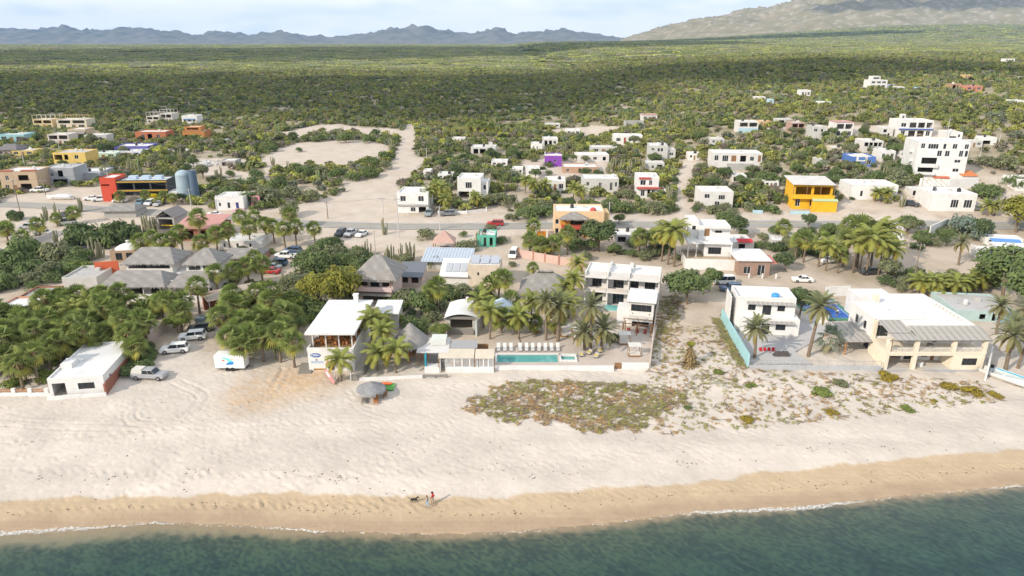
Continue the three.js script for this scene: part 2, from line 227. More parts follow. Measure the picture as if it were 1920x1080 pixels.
// asphalt road and its painted lines
function strip(pts, w, lift, off = 0) { // a sheet laid along ground points
  const c = new THREE.CatmullRomCurve3(pts, false, 'centripetal'), n = Math.ceil(c.getLength() / 2), pos = [], idx = [];
  for (let i = 0; i <= n; i++) { const p = c.getPoint(i / n), t = c.getTangent(i / n), s = V(t.z, 0, -t.x).normalize(); for (let k = 0; k <= 4; k++) { const e = off + (k / 4 - .5) * w, x = p.x + s.x * e, z = p.z + s.z * e; pos.push(x, H(x, z) + lift, z); } if (i) for (let k = 0; k < 4; k++) { const a = (i - 1) * 5 + k; idx.push(a, a + 5, a + 1, a + 1, a + 5, a + 6); } }
  return polyGeo(pos, idx);
}
const ROADPTS = [[-500, 372], [-150, 378], [0, 383], [100, 387], [195, 393], [300, 399], [420, 408], [522, 416], [640, 422], [800, 425], [960, 424], [1142, 421], [1280, 420], [1414, 420], [1560, 421], [1740, 421], [1920, 424], [2300, 432]].map(p => gp(...p));
struct('road', strip(ROADPTS, 5.8, .12), mat([.32, .31, .29], { t: T_soil, r: .9, side: 1 }));
struct('road_line', strip(ROADPTS, .14, .14), mat([.55, .42, .08], { r: .8, side: 1 }));
for (const s of [-1, 1]) struct('road_line', strip(ROADPTS, .12, .14, s * 2.65), mat([.6, .6, .58], { r: .8, side: 1 }));
// ---------------------------------------------------------------- mountains
function mountain(name, x0, x1, z0, z1, st, f, colf) {
  const nx = Math.round((x1 - x0) / st), nz = Math.round((z1 - z0) / st), pos = [], col = [], idx = [];
  for (let j = 0; j <= nz; j++) for (let i = 0; i <= nx; i++) { const x = x0 + (x1 - x0) * i / nx, z = z0 + (z1 - z0) * j / nz, y = f(x, z); pos.push(x, y, z); col.push(...colf(x, z, y)); }
  for (let j = 0; j < nz; j++) for (let i = 0; i < nx; i++) { const a = j * (nx + 1) + i, b = a + nx + 1; idx.push(a, b, a + 1, a + 1, b, b + 1); }
  const g = polyGeo(pos, idx); g.setAttribute('color', new THREE.Float32BufferAttribute(col, 3));
  struct(name, g, mat([1, 1, 1], { v: 1, r: .95, side: 1 }), false);
}
const ridge = (x, z, o = 5) => { let s = 0, a = .5, f = 1; for (let i = 0; i < o; i++) { s += a * (1 - Math.abs(n2b(x * f, z * f))); a *= .5; f *= 2.1; } return s; };
// far range: heights of its skyline read at photo columns
const SKY_L = [[-400, 52], [0, 54], [60, 55], [130, 51], [180, 57], [230, 52], [300, 54], [360, 64], [420, 58], [470, 65], [530, 56], [570, 67], [640, 68], [690, 62], [740, 52], [795, 47], [850, 60], [890, 62], [930, 51], [965, 62], [1010, 58], [1060, 56], [1100, 62], [1160, 70], [1300, 76]];
mountain('hills', -8600, 3600, -12400, -8600, 42, (x, z) => {
  const d = -z, px = 960 + FOCAL * x / (d * cP), py = lerpTab(SKY_L, px), el = Math.atan((540 - py) / FOCAL) - PITCH;
  const crest = CAM_H + 10300 * Math.tan(el) , base = H(x, z) - 8, t = 1 - Math.abs(d - 10300) / 1700, k = clamp(t) ;
  const r = ridge(x * .0016, z * .0019, 6) ;
  return base - 6 + Math.max(0, (crest - base)) * Math.pow(k, .8) * (.55 + .95 * Math.max(0, r - .25) * (1 - k * .15)) * 1.12 + 60 * k * (ridge(x * .0045, z * .0045, 4) - .62);
}, (x, z) => { const n = fbm(x * .004, z * .004); return mixv([.11, .12, .09], [.20, .185, .15], clamp(.45 + n)); });
const SKY_R = [[1000, 120], [1130, 90], [1190, 62], [1240, 48], [1300, 34], [1360, 20], [1420, 8], [1480, -4], [1540, -22], [1640, -30], [1760, -24], [1880, -40], [2000, -60], [2500, -50]];
mountain('mountain', 600, 6600, -8200, -4000, 21, (x, z) => {
  const d = -z, px = 960 + FOCAL * x / (d * cP), py = lerpTab(SKY_R, px), el = Math.atan((540 - py) / FOCAL) - PITCH;
  const crest = CAM_H + 6300 * Math.tan(el), base = H(x, z) - 6, k = clamp(1 - Math.abs(d - 6300) / 1850);
  const r = ridge(x * .0016 + 4, z * .0016, 6);
  return base - 8 + Math.max(0, crest - base) * Math.pow(k, .8) * (.55 + .75 * r * (1 - .25 * k)) + 34 * k * (ridge(x * .007, z * .007, 4) - .6) + 16 * k * fbm(x * .02, z * .02);
}, (x, z) => { const n = fbm(x * .006, z * .006), b = n2(x * .045, z * .045) + .6 * n2b(x * .11, z * .11); const g = mixv([.20, .185, .10], [.28, .24, .155], clamp(.5 + n)); return mixv(g, [.42, .38, .32], .75 * sstep(.3, 1.1, b + n * .6)); });
// ---------------------------------------------------------------- clouds out of view, placed to shade the plain and mountain
{
  const cm = mat([.8, .8, .8], { r: 1 });
  let no = 0;
  function cloud(px, py, lx, lz, alt, label, dd) {                  // ground point that it shades, size in metres
    const d = rayDir(px, py), g = dd ? V(d.x / -d.z * dd, H(d.x / -d.z * dd, -dd), -dd) : gp(px, py), t = (alt - g.y) / SUN.y, c = g.clone().addScaledVector(SUN, t);
    const geo = new THREE.IcosahedronGeometry(1, lx > 200 ? 20 : 8), p = geo.attributes.position, s = no++ * 17.3;
    for (let i = 0; i < p.count; i++) { const x = p.getX(i), y = p.getY(i), z = p.getZ(i), k = 1 + .5 * (n3(x * 1.6 + s, y * 1.6, z * 1.6) + .5 * n3(x * 4 + s, y * 4, z * 4) + .28 * n3(x * 9 + s, y * 9, z * 9)); p.setXYZ(i, x * k * lx, (y < 0 ? y * .35 : y) * k * Math.min(lx, lz) * .35, z * k * lz); }
    geo.computeVertexNormals(); const o = part('cloud', geo, cm, null, false); o.position.copy(c); tag(o, label, 'cloud', 'clouds out of view');
  }
  const L = 'unseen cloud placed out of view to shade the plain and mountain';
  for (let i = 0; i < 52; i++) { const a = i * 2.399, q = Math.sqrt((i + .5) / 52), dd = 590 + 165 * q * Math.sin(a), x = -230 + 620 * q * Math.cos(a); cloud(960 + FOCAL * x / dd / cP, 300, rr(46, 84), rr(30, 52), rr(850, 950), L, dd); }
  for (const [px, lx, lz, dd] of [[60, 620, 330, 1480], [330, 560, 380, 1680], [620, 560, 450, 1900], [860, 560, 520, 2150], [1060, 480, 520, 2500], [200, 420, 260, 1850], [500, 420, 300, 2250], [760, 420, 330, 2700], [1350, 700, 300, 3600], [-300, 700, 260, 1450]]) cloud(px, 100, lx, lz, 1500, L, dd);
  for (const [px, lx, lz, dd] of [[1800, 520, 300, 5300], [1640, 300, 200, 5200]]) cloud(px, 60, lx, lz, 1900, L, dd);
}
// ---------------------------------------------------------------- vegetation
class Leaves {
  constructor() { this.p = []; this.c = []; }
  tri(a, b, c, k) { this.p.push(a.x, a.y, a.z, b.x, b.y, b.z, c.x, c.y, c.z); for (let i = 0; i < 3; i++) this.c.push(...k); }
  quad(c, n, w, l, roll, k) { const t = Math.abs(n.y) < .9 ? V(0, 1, 0).cross(n).normalize() : V(1, 0, 0), b = n.clone().cross(t), cr = Math.cos(roll), sr = Math.sin(roll), u = t.clone().multiplyScalar(cr).addScaledVector(b, sr).multiplyScalar(w / 2), v = b.clone().multiplyScalar(cr).addScaledVector(t, -sr).multiplyScalar(l / 2); const P = (i, j) => c.clone().addScaledVector(u, i).addScaledVector(v, j); this.tri(P(-1, -.6), P(.2, -1), P(1, .5), k); this.tri(P(-1, -.6), P(1, .5), P(-.2, 1), k); }
  geo() { const g = polyGeo(this.p); g.setAttribute('color', new THREE.Float32BufferAttribute(this.c, 3)); g.setAttribute('uv', new THREE.BufferAttribute(new Float32Array(this.p.length / 3 * 2), 2)); return g; }
}
const rdir = () => { const z = rr(-1, 1), a = rr(0, 6.283), r = Math.sqrt(1 - z * z); return V(r * Math.cos(a), z, r * Math.sin(a)); };
function crown(rx, ry, y0, clumps, leaves, size, opt = {}) {
  const L = new Leaves(), C = [];
  for (let i = 0; i < clumps; i++) { const d = rdir(); d.y = Math.abs(d.y) * (opt.flat ?? 1) - (opt.low ?? .15); const k = Math.pow(rnd(), .4) * .74; C.push([V(d.x * rx * k, y0 + d.y * ry * k, d.z * rx * k), rr(.26, .44) * Math.min(rx, ry * 1.3), .82 + .36 * rnd()]); }
  for (let i = 0; i < leaves; i++) {
    const [c, r, f] = pick(C), d = rdir(); if (d.y < -.3 && rnd() < .6) d.y *= -1;
    const p = c.clone().add(V(d.x * r, d.y * r * .85, d.z * r).multiplyScalar(rr(.6, 1.08)));
    if (p.y < .1) p.y = .1 + rnd() * .3;
    const n = d.clone().add(rdir().multiplyScalar(.75)).add(V(0, .25, 0)).normalize(), s = size * rr(.6, 1.3), q = f * rr(.78, 1.22);
    L.quad(p, n, s * .8, s * 1.25, rr(0, 6.28), [q * rr(.92, 1.1), q, q * rr(.85, 1.1)]);
  }
  return [L.geo(), C];
}
function limbs(C, h, r, n) { const gs = [], top = V(rr(-.1, .1) * h, h, rr(-.1, .1) * h); gs.push(bar(V(0, -.4, 0), top, r, 7, r * .7)); for (let i = 0; i < Math.min(n, C.length); i++) gs.push(bar(top.clone().multiplyScalar(rr(.75, 1)), C[i][0], r * .55, 5, r * .15)); return join(gs); }
const leafC = {}; const leafM = c => leafC[c.join()] ??= new THREE.MeshPhysicalMaterial({ color: new THREE.Color().setRGB(...c), vertexColors: true, roughness: 1, side: THREE.DoubleSide, transmission: .35, thickness: 0, specularIntensity: .5 });
const GREEN = { dark: leafM([.105, .15, .055]), mid: leafM([.15, .205, .072]), grey: leafM([.215, .235, .125]), yellow: leafM([.26, .26, .045]), lime: leafM([.21, .265, .06]), blue: leafM([.20, .26, .21]), fan: leafM([.205, .265, .075]), coco: leafM([.25, .285, .065]), date: leafM([.20, .22, .10]), gold: leafM([.33, .26, .03]), straw: leafM([.32, .235, .12]) };
function proto(mk) { const list = mk(); return list; }
const PROTO = {};
{
  const T = (k, n, f) => { PROTO[k] = []; for (let i = 0; i < n; i++) { const [cg, tg] = f(i); PROTO[k].push([cg, tg]); } };
  T('tree', 3, () => { const [g, C] = crown(3.2, 2.5, 2.9, 20, 2600, .36); return [g, limbs(C, 1.7, .18, 9)]; });
  T('bush', 4, i => { const [g, C] = crown(2.1, 1.45, .72, 16, 1250, .30, { low: .5 }); return [g, limbs(C, .5, .08, 8)]; });
  T('airy', 3, i => { const [g, C] = crown(2.3, 1.65, .95, 18, 1150, .25, { low: .45 }); return [g, limbs(C, .6, .09, 12)]; });
}
// palms: unit metres, crown centre at trunk top
function fanFronds(n, R) {
  const out = [];
  for (let i = 0; i < n; i++) {
    const L = new Leaves(), az = i * 2.399 + rr(-.2, .2), el = 1.4 - 2.1 * (i / n) + rr(-.15, .15), D = V(Math.cos(az) * Math.cos(el), Math.sin(el), Math.sin(az) * Math.cos(el)), S0 = V(-Math.sin(az), 0, Math.cos(az)), U0 = S0.clone().cross(D).negate(), ro = rr(-.9, .9), S = S0.clone().multiplyScalar(Math.cos(ro)).addScaledVector(U0, Math.sin(ro)), U = S.clone().cross(D).negate();
    const old = i / n, k0 = rr(.6, 1.35), k = old > .88 ? [k0 * 1.7, k0 * 1.25, k0 * .9] : [k0 * (1 + .15 * old), k0, k0 * .9];
    const b = D.clone().multiplyScalar(R * .1), e = D.clone().multiplyScalar(R * .5).add(V(0, -.06 * R * old, 0));
    L.tri(b.clone().addScaledVector(S, .03), e, b.clone().addScaledVector(S, -.03), k);
    const nb = 11; for (let j = 0; j < nb; j++) { const a = (j / (nb - 1) - .5) * 3.1, len = R * .62 * (1 - .16 * Math.abs(a) / 1.5) * rr(.88, 1.08), d = D.clone().multiplyScalar(Math.cos(a)).addScaledVector(S, Math.sin(a)).addScaledVector(U, .12 * Math.cos(a * 2)), w = S.clone().multiplyScalar(Math.cos(a)).addScaledVector(D, -Math.sin(a)).multiplyScalar(R * .05); const m = e.clone().addScaledVector(d, len * .55), t = e.clone().addScaledVector(d, len).add(V(0, -len * (.16 + .3 * old), 0)); L.tri(e, m.clone().add(w), m.clone().sub(w), k); L.tri(m.clone().add(w), t, m.clone().sub(w), k); }
    out.push(L);
  }
  return out;
}
function pinnate(n, R, o) {
  const out = [];
  for (let i = 0; i < n; i++) {
    const L = new Leaves(), f = i / n, az = i * 2.399 + rr(-.25, .25), el = o.el0 - (o.el0 - o.el1) * f + rr(-.12, .12), S = V(-Math.sin(az), 0, Math.cos(az)), k0 = rr(.8, 1.2), k = f > .85 ? [k0 * 1.5, k0 * 1.1, k0 * .8] : [k0 * (1 + .15 * f), k0, k0];
    let p = V(0, 0, 0), e = el; const N = 12, pts = [p.clone()], dirs = []; for (let s = 0; s < N; s++) { const d = V(Math.cos(az) * Math.cos(e), Math.sin(e), Math.sin(az) * Math.cos(e)); dirs.push(d); p = p.clone().addScaledVector(d, R / N); pts.push(p); e -= o.droop * (.6 + s / N) / N; }
    for (let s = 0; s < N; s++) { const w = .045 * (1 - s / N) + .012, a = pts[s], b = pts[s + 1]; L.tri(a.clone().addScaledVector(S, w), b, a.clone().addScaledVector(S, -w), k.map(v => v * 1.2)); }
    for (let s = 1; s <= N; s++) for (const q of [0, .5]) for (const side of [-1, 1]) {
      const c = pts[s - 1].clone().lerp(pts[s], q), d = dirs[s - 1], u = (s - 1 + q) / N, len = R * o.leaf * Math.sin(Math.PI * (.12 + .82 * u)) * rr(.85, 1.15), out2 = S.clone().multiplyScalar(side).addScaledVector(d, o.sweep).add(V(0, o.lift - rr(0, .35), 0)).normalize(), t = c.clone().addScaledVector(out2, len).add(V(0, -len * o.hang, 0)), w = d.clone().multiplyScalar(R * .022);
      const m = c.clone().lerp(t, .5).add(V(0, len * .06, 0)); L.tri(c.clone().sub(w), m.clone().add(w), c.clone().add(w), k); L.tri(m.clone().add(w), m.clone().sub(w), t, k); L.tri(c.clone().sub(w), m.clone().sub(w), m.clone().add(w), k);
    }
    out.push(L);
  }
  return out;
}
function palmTrunk(h, r, lean, bulge = 1.25) { const a = rr(0, 6.28), c = new THREE.CatmullRomCurve3([V(0, -.4, 0), V(Math.cos(a) * lean * .2, h * .4, Math.sin(a) * lean * .2), V(Math.cos(a) * lean, h, Math.sin(a) * lean)]), g = new THREE.TubeGeometry(c, 8, r, 7), p = g.attributes.position; for (let i = 0; i < p.count; i++) { const t = clamp(p.getY(i) / h), q = c.getPoint(t), s = bulge + (.72 - bulge) * t; p.setX(i, q.x + (p.getX(i) - q.x) * s); p.setZ(i, q.z + (p.getZ(i) - q.z) * s); } g.computeVertexNormals(); return [g, V(Math.cos(a) * lean, h, Math.sin(a) * lean)]; }
const mergeL = Ls => { const L = new Leaves(); for (const x of Ls) { for (const v of x.p) L.p.push(v); for (const v of x.c) L.c.push(v); } return L.geo(); };
const PALM = {};
function mkPalm(kind, h) {
  let t, top, fr, skirt, leaf, tm = M.trunk;
  if (kind === 'f') { [t, top] = palmTrunk(h, .2, .15); fr = fanFronds(27, 2.45); leaf = GREEN.fan; const L = new Leaves(); for (let i = 0; i < 46; i++) { const a = rr(0, 6.28), y = -rr(.1, 1.7), r = .75 + .25 * rnd() + y * .22, d = V(Math.cos(a), 0, Math.sin(a)), s = V(-d.z, 0, d.x); const c = d.clone().multiplyScalar(.2).add(V(0, y + .5, 0)), e = d.clone().multiplyScalar(r).add(V(0, y - .4, 0)), k = rr(.7, 1.2); L.tri(c, e.clone().addScaledVector(s, .3), e.clone().addScaledVector(s, -.3), [k, k, k]); } skirt = L.geo(); }
  if (kind === 'b') { [t, top] = palmTrunk(h, .22, .1); fr = fanFronds(20, 2.3); leaf = GREEN.blue; }
  if (kind === 'c') { [t, top] = palmTrunk(h, .14, .5, 1.4); fr = pinnate(20, 3.2, { el0: 1.35, el1: -.45, droop: 1.5, leaf: .26, sweep: .5, lift: .05, hang: .35 }); leaf = GREEN.coco; }
  if (kind === 'd') { [t, top] = palmTrunk(h, .26, .2, 1.2); fr = pinnate(38, 3.2, { el0: 1.45, el1: -.75, droop: 1.0, leaf: .17, sweep: .7, lift: .25, hang: .1 }); leaf = GREEN.date; }
  return { kind, t, top, fr, skirt, leaf, tm, h };
}
for (const [k, hs] of Object.entries({ f: [3.2, 3.9, 4.5, 5.1, 5.9], c: [3.2, 3.9, 4.6, 5.8], d: [2.2, 4, 6, 9], b: [1.8] })) PALM[k] = hs.map(h => { const p = mkPalm(k, h); p.cg = mergeL(p.fr).translate(p.top.x, p.top.y, p.top.z); if (p.skirt) p.skirt.translate(p.top.x, p.top.y, p.top.z); return p; });
const PALMNAME = { f: 'fan_palm', c: 'coconut_palm', d: 'date_palm', b: 'silver_fan_palm' };
function palm(kind, pos, hm, label, group, single, leafMat) {              // hm: total height in metres
  const crownR = { f: 1.5, c: 1.9, d: 1.9, b: 1.8 }[kind];
  let best = PALM[kind][0]; for (const p of PALM[kind]) if (Math.abs(p.h + crownR - hm) < Math.abs(best.h + crownR - hm)) best = p;
  const s = clamp(hm / (best.h + crownR), .5, 1.6) , o = thing(PALMNAME[kind], label, 'palm', pos, rr(0, 6.28), group);
  o.scale.setScalar(s); o.rotation.x = rr(-.05, .05); o.rotation.z = rr(-.06, .06);
  part('trunk', best.t, best.tm, o, false);
  if (best.skirt) part('dead_frond_skirt', best.skirt, GREEN.straw, o, false);
  if (single) { const c = new THREE.Group(); c.name = 'crown'; c.position.copy(best.top); o.add(c); best.fg ??= best.fr.map(l => l.geo()); for (const g of best.fg) part('frond', g, leafMat || best.leaf, c, false); }
  else part('crown', best.cg, leafMat || best.leaf, o, false);
  return o;
}
const palmPx = (kind, x, y, hpx, label, group, single, lm) => { const g = gp(x, y); return palm(kind, g, tall(g, hpx), label, group, single, lm); };
function tree(kind, name, pos, wm, color, label, group, hs = 1) {
  const [cg, tg] = pick(PROTO[kind]), base = { tree: 6.2, bush: 4.1, airy: 4.5 }[kind], o = thing(name, label, kind === 'tree' ? 'tree' : 'bush', pos, rr(0, 6.28), group), s = wm / base;
  o.scale.set(s, s * hs * rr(.92, 1.1), s); part('trunk', tg, M.trunk, o, false); part('crown', cg, GREEN[color], o, false); return o;
}
const treePx = (kind, name, x, y, wpx, color, label, group, hs) => { const g = gp(x, y); return tree(kind, name, g, wpx / pxm(g), color, label, group, hs); };
// cardon cactus: a cluster of ribbed columns
const cactusM = mat([.235, .23, .14], { v: 1, r: .9 });
function cactusGeo(n) { const gs = []; for (let i = 0; i < n; i++) { const a = i * 2.4, r = i ? rr(.35, 1.0) : 0, h = i ? rr(2, 4.4) : rr(4, 5.2), x = Math.cos(a) * r, z = Math.sin(a) * r, g = new THREE.LatheGeometry([[.12, -.3], [.17, .5], [.19, h * .6], [.17, h * .93], [.08, h], [0, h + .03]].map(p => new THREE.Vector2(...p)), 8), p = g.attributes.position, c = []; for (let k = 0; k < p.count; k++) { const b = clamp(p.getY(k) / .8); p.setX(k, p.getX(k) + x * b * .6 + x * .4); p.setZ(k, p.getZ(k) + z * b * .6 + z * .4); c.push(1, 1, 1); } g.computeVertexNormals(); g.setAttribute('color', new THREE.Float32BufferAttribute(c, 3)); gs.push(g); } return join(gs); }
const CACTUS = [cactusGeo(7), cactusGeo(5), cactusGeo(10)];
function cactus(pos, hm, label, group) { const o = part('cardon_cactus', pick(CACTUS), cactusM, null, false); o.position.copy(pos); o.rotation.y = rr(0, 6.28); o.scale.setScalar(hm / 5); tag(o, label, 'cactus', group); return o; }
// ---------------------------------------------------------------- scrub plain (nobody could count it)
const FOOT = [];                                                    // house footprints keep the scrub out
function scrub() {
  const D = new THREE.Object3D();
  function fill(name, geo, m, spots, label) {
    const o = new THREE.InstancedMesh(geo, m, spots.length); o.name = numbered(name);
    spots.forEach(([x, y, z, s, sy, c], i) => { D.position.set(x, y, z); D.rotation.set(0, rr(0, 6.28), 0); D.scale.set(s, sy, s); D.updateMatrix(); o.setMatrixAt(i, D.matrix); o.setColorAt(i, new THREE.Color().setRGB(...c)); });
    o.castShadow = o.receiveShadow = true; scene.add(o); tag(o, label, 'scrub', null, 'stuff'); return o;
  }
  const free = (x, z, d) => { if (d < 420) { if (isClear(x, z)) return false; for (const f of FOOT) if (Math.hypot(x - f[0], z - f[1]) < f[2]) return false; } return true; };
  const NB = [0, 1, 2, 3].map(() => crown(1.75, 1.25, .8, 9, 170, .52, { low: .3 })[0]), spots = [[], [], [], []], cs = [];
  const tint = (x, z) => { const n = fbm(x * .01, z * .01, 3), w = fbm(x * .05 + 40, z * .05, 2), k = rr(.7, 1.3); let c = mixv([.165, .21, .07], [.32, .32, .095], clamp(.4 + n * .8 + w * .6 + rr(-.25, .25))); if (rnd() < .10) c = [.28, .245, .19]; else { const q = rnd(); if (q < .12) c = [.22, .25, .17]; else if (q < .22) c = [.40, .42, .10]; else if (q < .3) c = [.11, .14, .05]; } return c.map(v => v * k); };
  for (let i = 0; i < 118000; i++) {
    const d = Math.sqrt(rr(205 * 205, 900 * 900)), a = rr(-.69, .69), x = d * Math.tan(a) * 1, z = -d; if (Math.abs(x) > d * .82) continue;
    const thin = fbm(x * .02, z * .02, 3); if (thin < -.22 && rnd() < .85) continue;
    if (d < 300 && rnd() < .42) continue;
    if (!free(x, z, d)) continue;
    const s = (.52 + .85 * Math.pow(rnd(), 1.5)) * (d < 330 ? 1.2 : 1);
    spots[i % 4].push([x, H(x, z) - .12, z, s, s * rr(.8, 1.25), tint(x, z)]);
    if (rnd() < (d < 330 ? .03 : .10)) { const hh = rr(.4, 1.0); const ox = rr(-2, 2); cs.push([x + ox, H(x + ox, z) - .2, z, hh * 1.0, hh, [.8 + rr(0, .5), .9 + rr(0, .4), .8]]); }
  }
  const m = leafM([1, 1, 1]);
  spots.forEach((s, i) => fill('desert_scrub', NB[i], m, s, 'grey green desert scrub covering the plain behind the town'));
  fill('cardon_cactus_field', cactusGeo(5), cactusM, cs, 'tall pale cardon cacti standing up all over the scrub plain');
  // farther out: patches of shrubs
  const patch = (n, R, s0, s1) => { const gs = []; for (let i = 0; i < n; i++) { const r = rr(s0, s1), g = new THREE.IcosahedronGeometry(r, 1), p = g.attributes.position, k = rr(.7, 1.3), c = [], s = rnd() * 99; for (let q = 0; q < p.count; q++) { const f = 1 + .35 * n3(p.getX(q) / r * 1.5 + s, p.getY(q) / r * 1.5, p.getZ(q) / r * 1.5); p.setXYZ(q, p.getX(q) * f, p.getY(q) * f * .75, p.getZ(q) * f); c.push(k, k, k); } g.translate(rr(-R, R), r * .4, rr(-R, R)); g.setAttribute('color', new THREE.Float32BufferAttribute(c, 3)); gs.push(norm(g)); } const g = mergeGeometries(gs); g.computeVertexNormals(); return g; };
  const P = [patch(86, 15, .7, 1.9), patch(86, 15, .7, 1.9)], far = [[], []];
  for (let i = 0; i < 90000; i++) {
    const d = Math.sqrt(rr(860 * 860, 5600 * 5600)), a = rr(-.69, .69), x = d * Math.tan(a), z = -d; if (Math.abs(x) > d * .82) continue;
    const big = d > 1900 ? (d > 3500 ? 2.6 : 1.8) : 1; if (rnd() > 1.05 / Math.max(1, big * .9) * (d > 1900 ? .8 : 1)) continue;
    far[i % 2].push([x, H(x, z) - .2, z, big, big, tint(x, z)]);
  }
  far.forEach((s, i) => fill('distant_scrub', P[i], m, s, 'distant olive scrub reaching to the foot of the mountains'));
  console.log('scrub', spots.map(s => s.length), cs.length, far.map(s => s.length));
}
// ---------------------------------------------------------------- building kit
const TH = .22;
function panel(w, y0, y1, holes) { const s = new THREE.Shape([[-w / 2, y0], [w / 2, y0], [w / 2, y1], [-w / 2, y1]].map(p => new THREE.Vector2(...p))); for (const [a, b, c, d] of holes) s.holes.push(new THREE.Path([[a, b], [a, d], [c, d], [c, b]].map(p => new THREE.Vector2(...p)))); return new THREE.ExtrudeGeometry(s, { depth: TH, bevelEnabled: false }).translate(0, 0, -TH); }
// one walled block of a building, with real openings; win: [face, u0, v0, u1, v1, type]
function block(g, o) {
  const { x0, x1, z0 = 0, z1, y0 = 0, y1, c } = o, par = o.par ?? .35, yb = y0 === 0 ? -(o.foot ?? 1.6) : y0, Wm = c.isMaterial ? c : wallM(c), walls = [];
  const faces = { F: [x1 - x0, 0, (x0 + x1) / 2, z0], B: [x1 - x0, Math.PI, (x0 + x1) / 2, z1], R: [z0 - z1 - 2 * TH, Math.PI / 2, x1, (z0 + z1) / 2], L: [z0 - z1 - 2 * TH, -Math.PI / 2, x0, (z0 + z1) / 2] };
  for (const [f, [w, a, tx, tz]] of Object.entries(faces)) {
    const holes = [], place = q => q.rotateY(a).translate(tx, 0, tz);
    for (const [ff, u0, v0, u1, v1, ty = 'w', col] of o.win || []) if (ff === f) {
      const a0 = -w / 2 + u0 * w, a1 = -w / 2 + u1 * w, b0 = y0 + Math.max(v0, .012) * (y1 - y0), b1 = y0 + v1 * (y1 - y0); holes.push([a0, b0, a1, b1]);
      if (ty === 'w' || ty === 'k') {
        const fr = [bx(a0, a1, b0, b0 + .07, -.17, -.08), bx(a0, a1, b1 - .07, b1, -.17, -.08), bx(a0, a0 + .07, b0 + .07, b1 - .07, -.17, -.08), bx(a1 - .07, a1, b0 + .07, b1 - .07, -.17, -.08)], nm = Math.min(3, Math.floor((a1 - a0) / .95));
        for (let i = 1; i <= nm; i++) { const x = a0 + (a1 - a0) * i / (nm + 1); fr.push(bx(x - .035, x + .035, b0 + .07, b1 - .07, -.17, -.08)); }
        const m = part('window', place(join(fr)), ty === 'k' ? M.darkframe : M.frame, g); part('pane', place(bx(a0 + .02, a1 - .02, b0 + .02, b1 - .02, -.145, -.125)), M.glass, m);
      } else if (ty === 'd') part('door', place(bx(a0, a1, b0, b1, -.17, -.1)), col ? mat(col, { t: T_wood }) : M.wood, g);
    }
    walls.push(place(panel(w, yb, y1, holes)));
  }
  part(o.name || 'wall', walls, Wm, g);
  if (!o.noroof) part('roof', bx(x0 + TH + .002, x1 - TH - .002, y1 - par - .18, y1 - par, z1 + TH + .002, z0 - TH - .002), o.rc ? (o.rc.isMaterial ? o.rc : roofM(o.rc)) : M.whiteroof, g);
}
function slopeSlab(x0, x1, zA, yA, zB, yB, t = .1) { const p = []; const q = (a, b, c, d) => p.push(...a, ...b, ...c, ...a, ...c, ...d); const A = [x0, yA, zA], B = [x1, yA, zA], C = [x1, yB, zB], D = [x0, yB, zB], dn = v => [v[0], v[1] - t, v[2]]; q(A, B, C, D); q(dn(D), dn(C), dn(B), dn(A)); q(dn(A), dn(B), B, A); q(dn(C), dn(D), D, C); q(dn(B), dn(C), C, B); q(dn(D), dn(A), A, D); return polyGeo(p); } // A front edge (larger z), B back edge
function parapetRail(g, x0, x1, y, z, m, n = 8, h = .9) { const gs = [bx(x0, x1, y + h - .06, y + h, z - .03, z + .03)]; for (let i = 0; i <= n; i++) { const x = x0 + (x1 - x0) * i / n; gs.push(bx(x - .02, x + .02, y, y + h - .06, z - .02, z + .02)); } return part('railing', gs, m, g); }
// building placed by the photo position of its front base line; sizes in photo pixels there, depth in metres
function B(label, cx, cy, wpx, hpx, d, deg, c, win = [], o = {}) {
  const p = gp(cx, cy), w = wpx / pxm(p), h = Math.max(2.2, tall(p, hpx)), g = thing(o.name || 'house', label, o.cat || 'house', p, -deg * Math.PI / 180, o.group);
  FOOT.push([p.x + Math.sin(deg * Math.PI / 180) * d / 2, p.z - d / 2, Math.hypot(w, d) / 2 * .9 + .6]);
  if (c) block(g, { x0: -w / 2, x1: w / 2, z0: 0, z1: -d, y1: o.h1 ? h * o.h1 : h, c, par: o.par, rc: o.rc, win, noroof: o.noroof });
  if (o.f) o.f(g, w, h, d);
  if (c && !o.noroof && !o.name && w > 4) { const k = rnd(), hh = o.h1 ? h * o.h1 : h; part('roof_hatch', bx(w * .1, w * .1 + rr(.6, 1.1), hh - .5, hh + rr(.1, .5), -d * .7, -d * .7 + .8), wallM(LGREY), g); part('vent_pipe', cyl(-w * .3, hh - .5, hh + .7, -d * .4, .06), M.metal, g); if (k < .45) { g.updateMatrixWorld(); tank(g.localToWorld(V(rr(-.3, .3) * w, hh - (o.par ?? .35), -d * rr(.4, .8))), k < .25 ? 'black plastic water tank on a flat town roof' : 'grey white water tank on a flat town roof', k < .25 ? [.025, .025, .028] : [.55, .55, .53], .5, 1.05, k < .25 ? 'black roof tanks' : 'pale roof tanks'); } }
  return g;
}
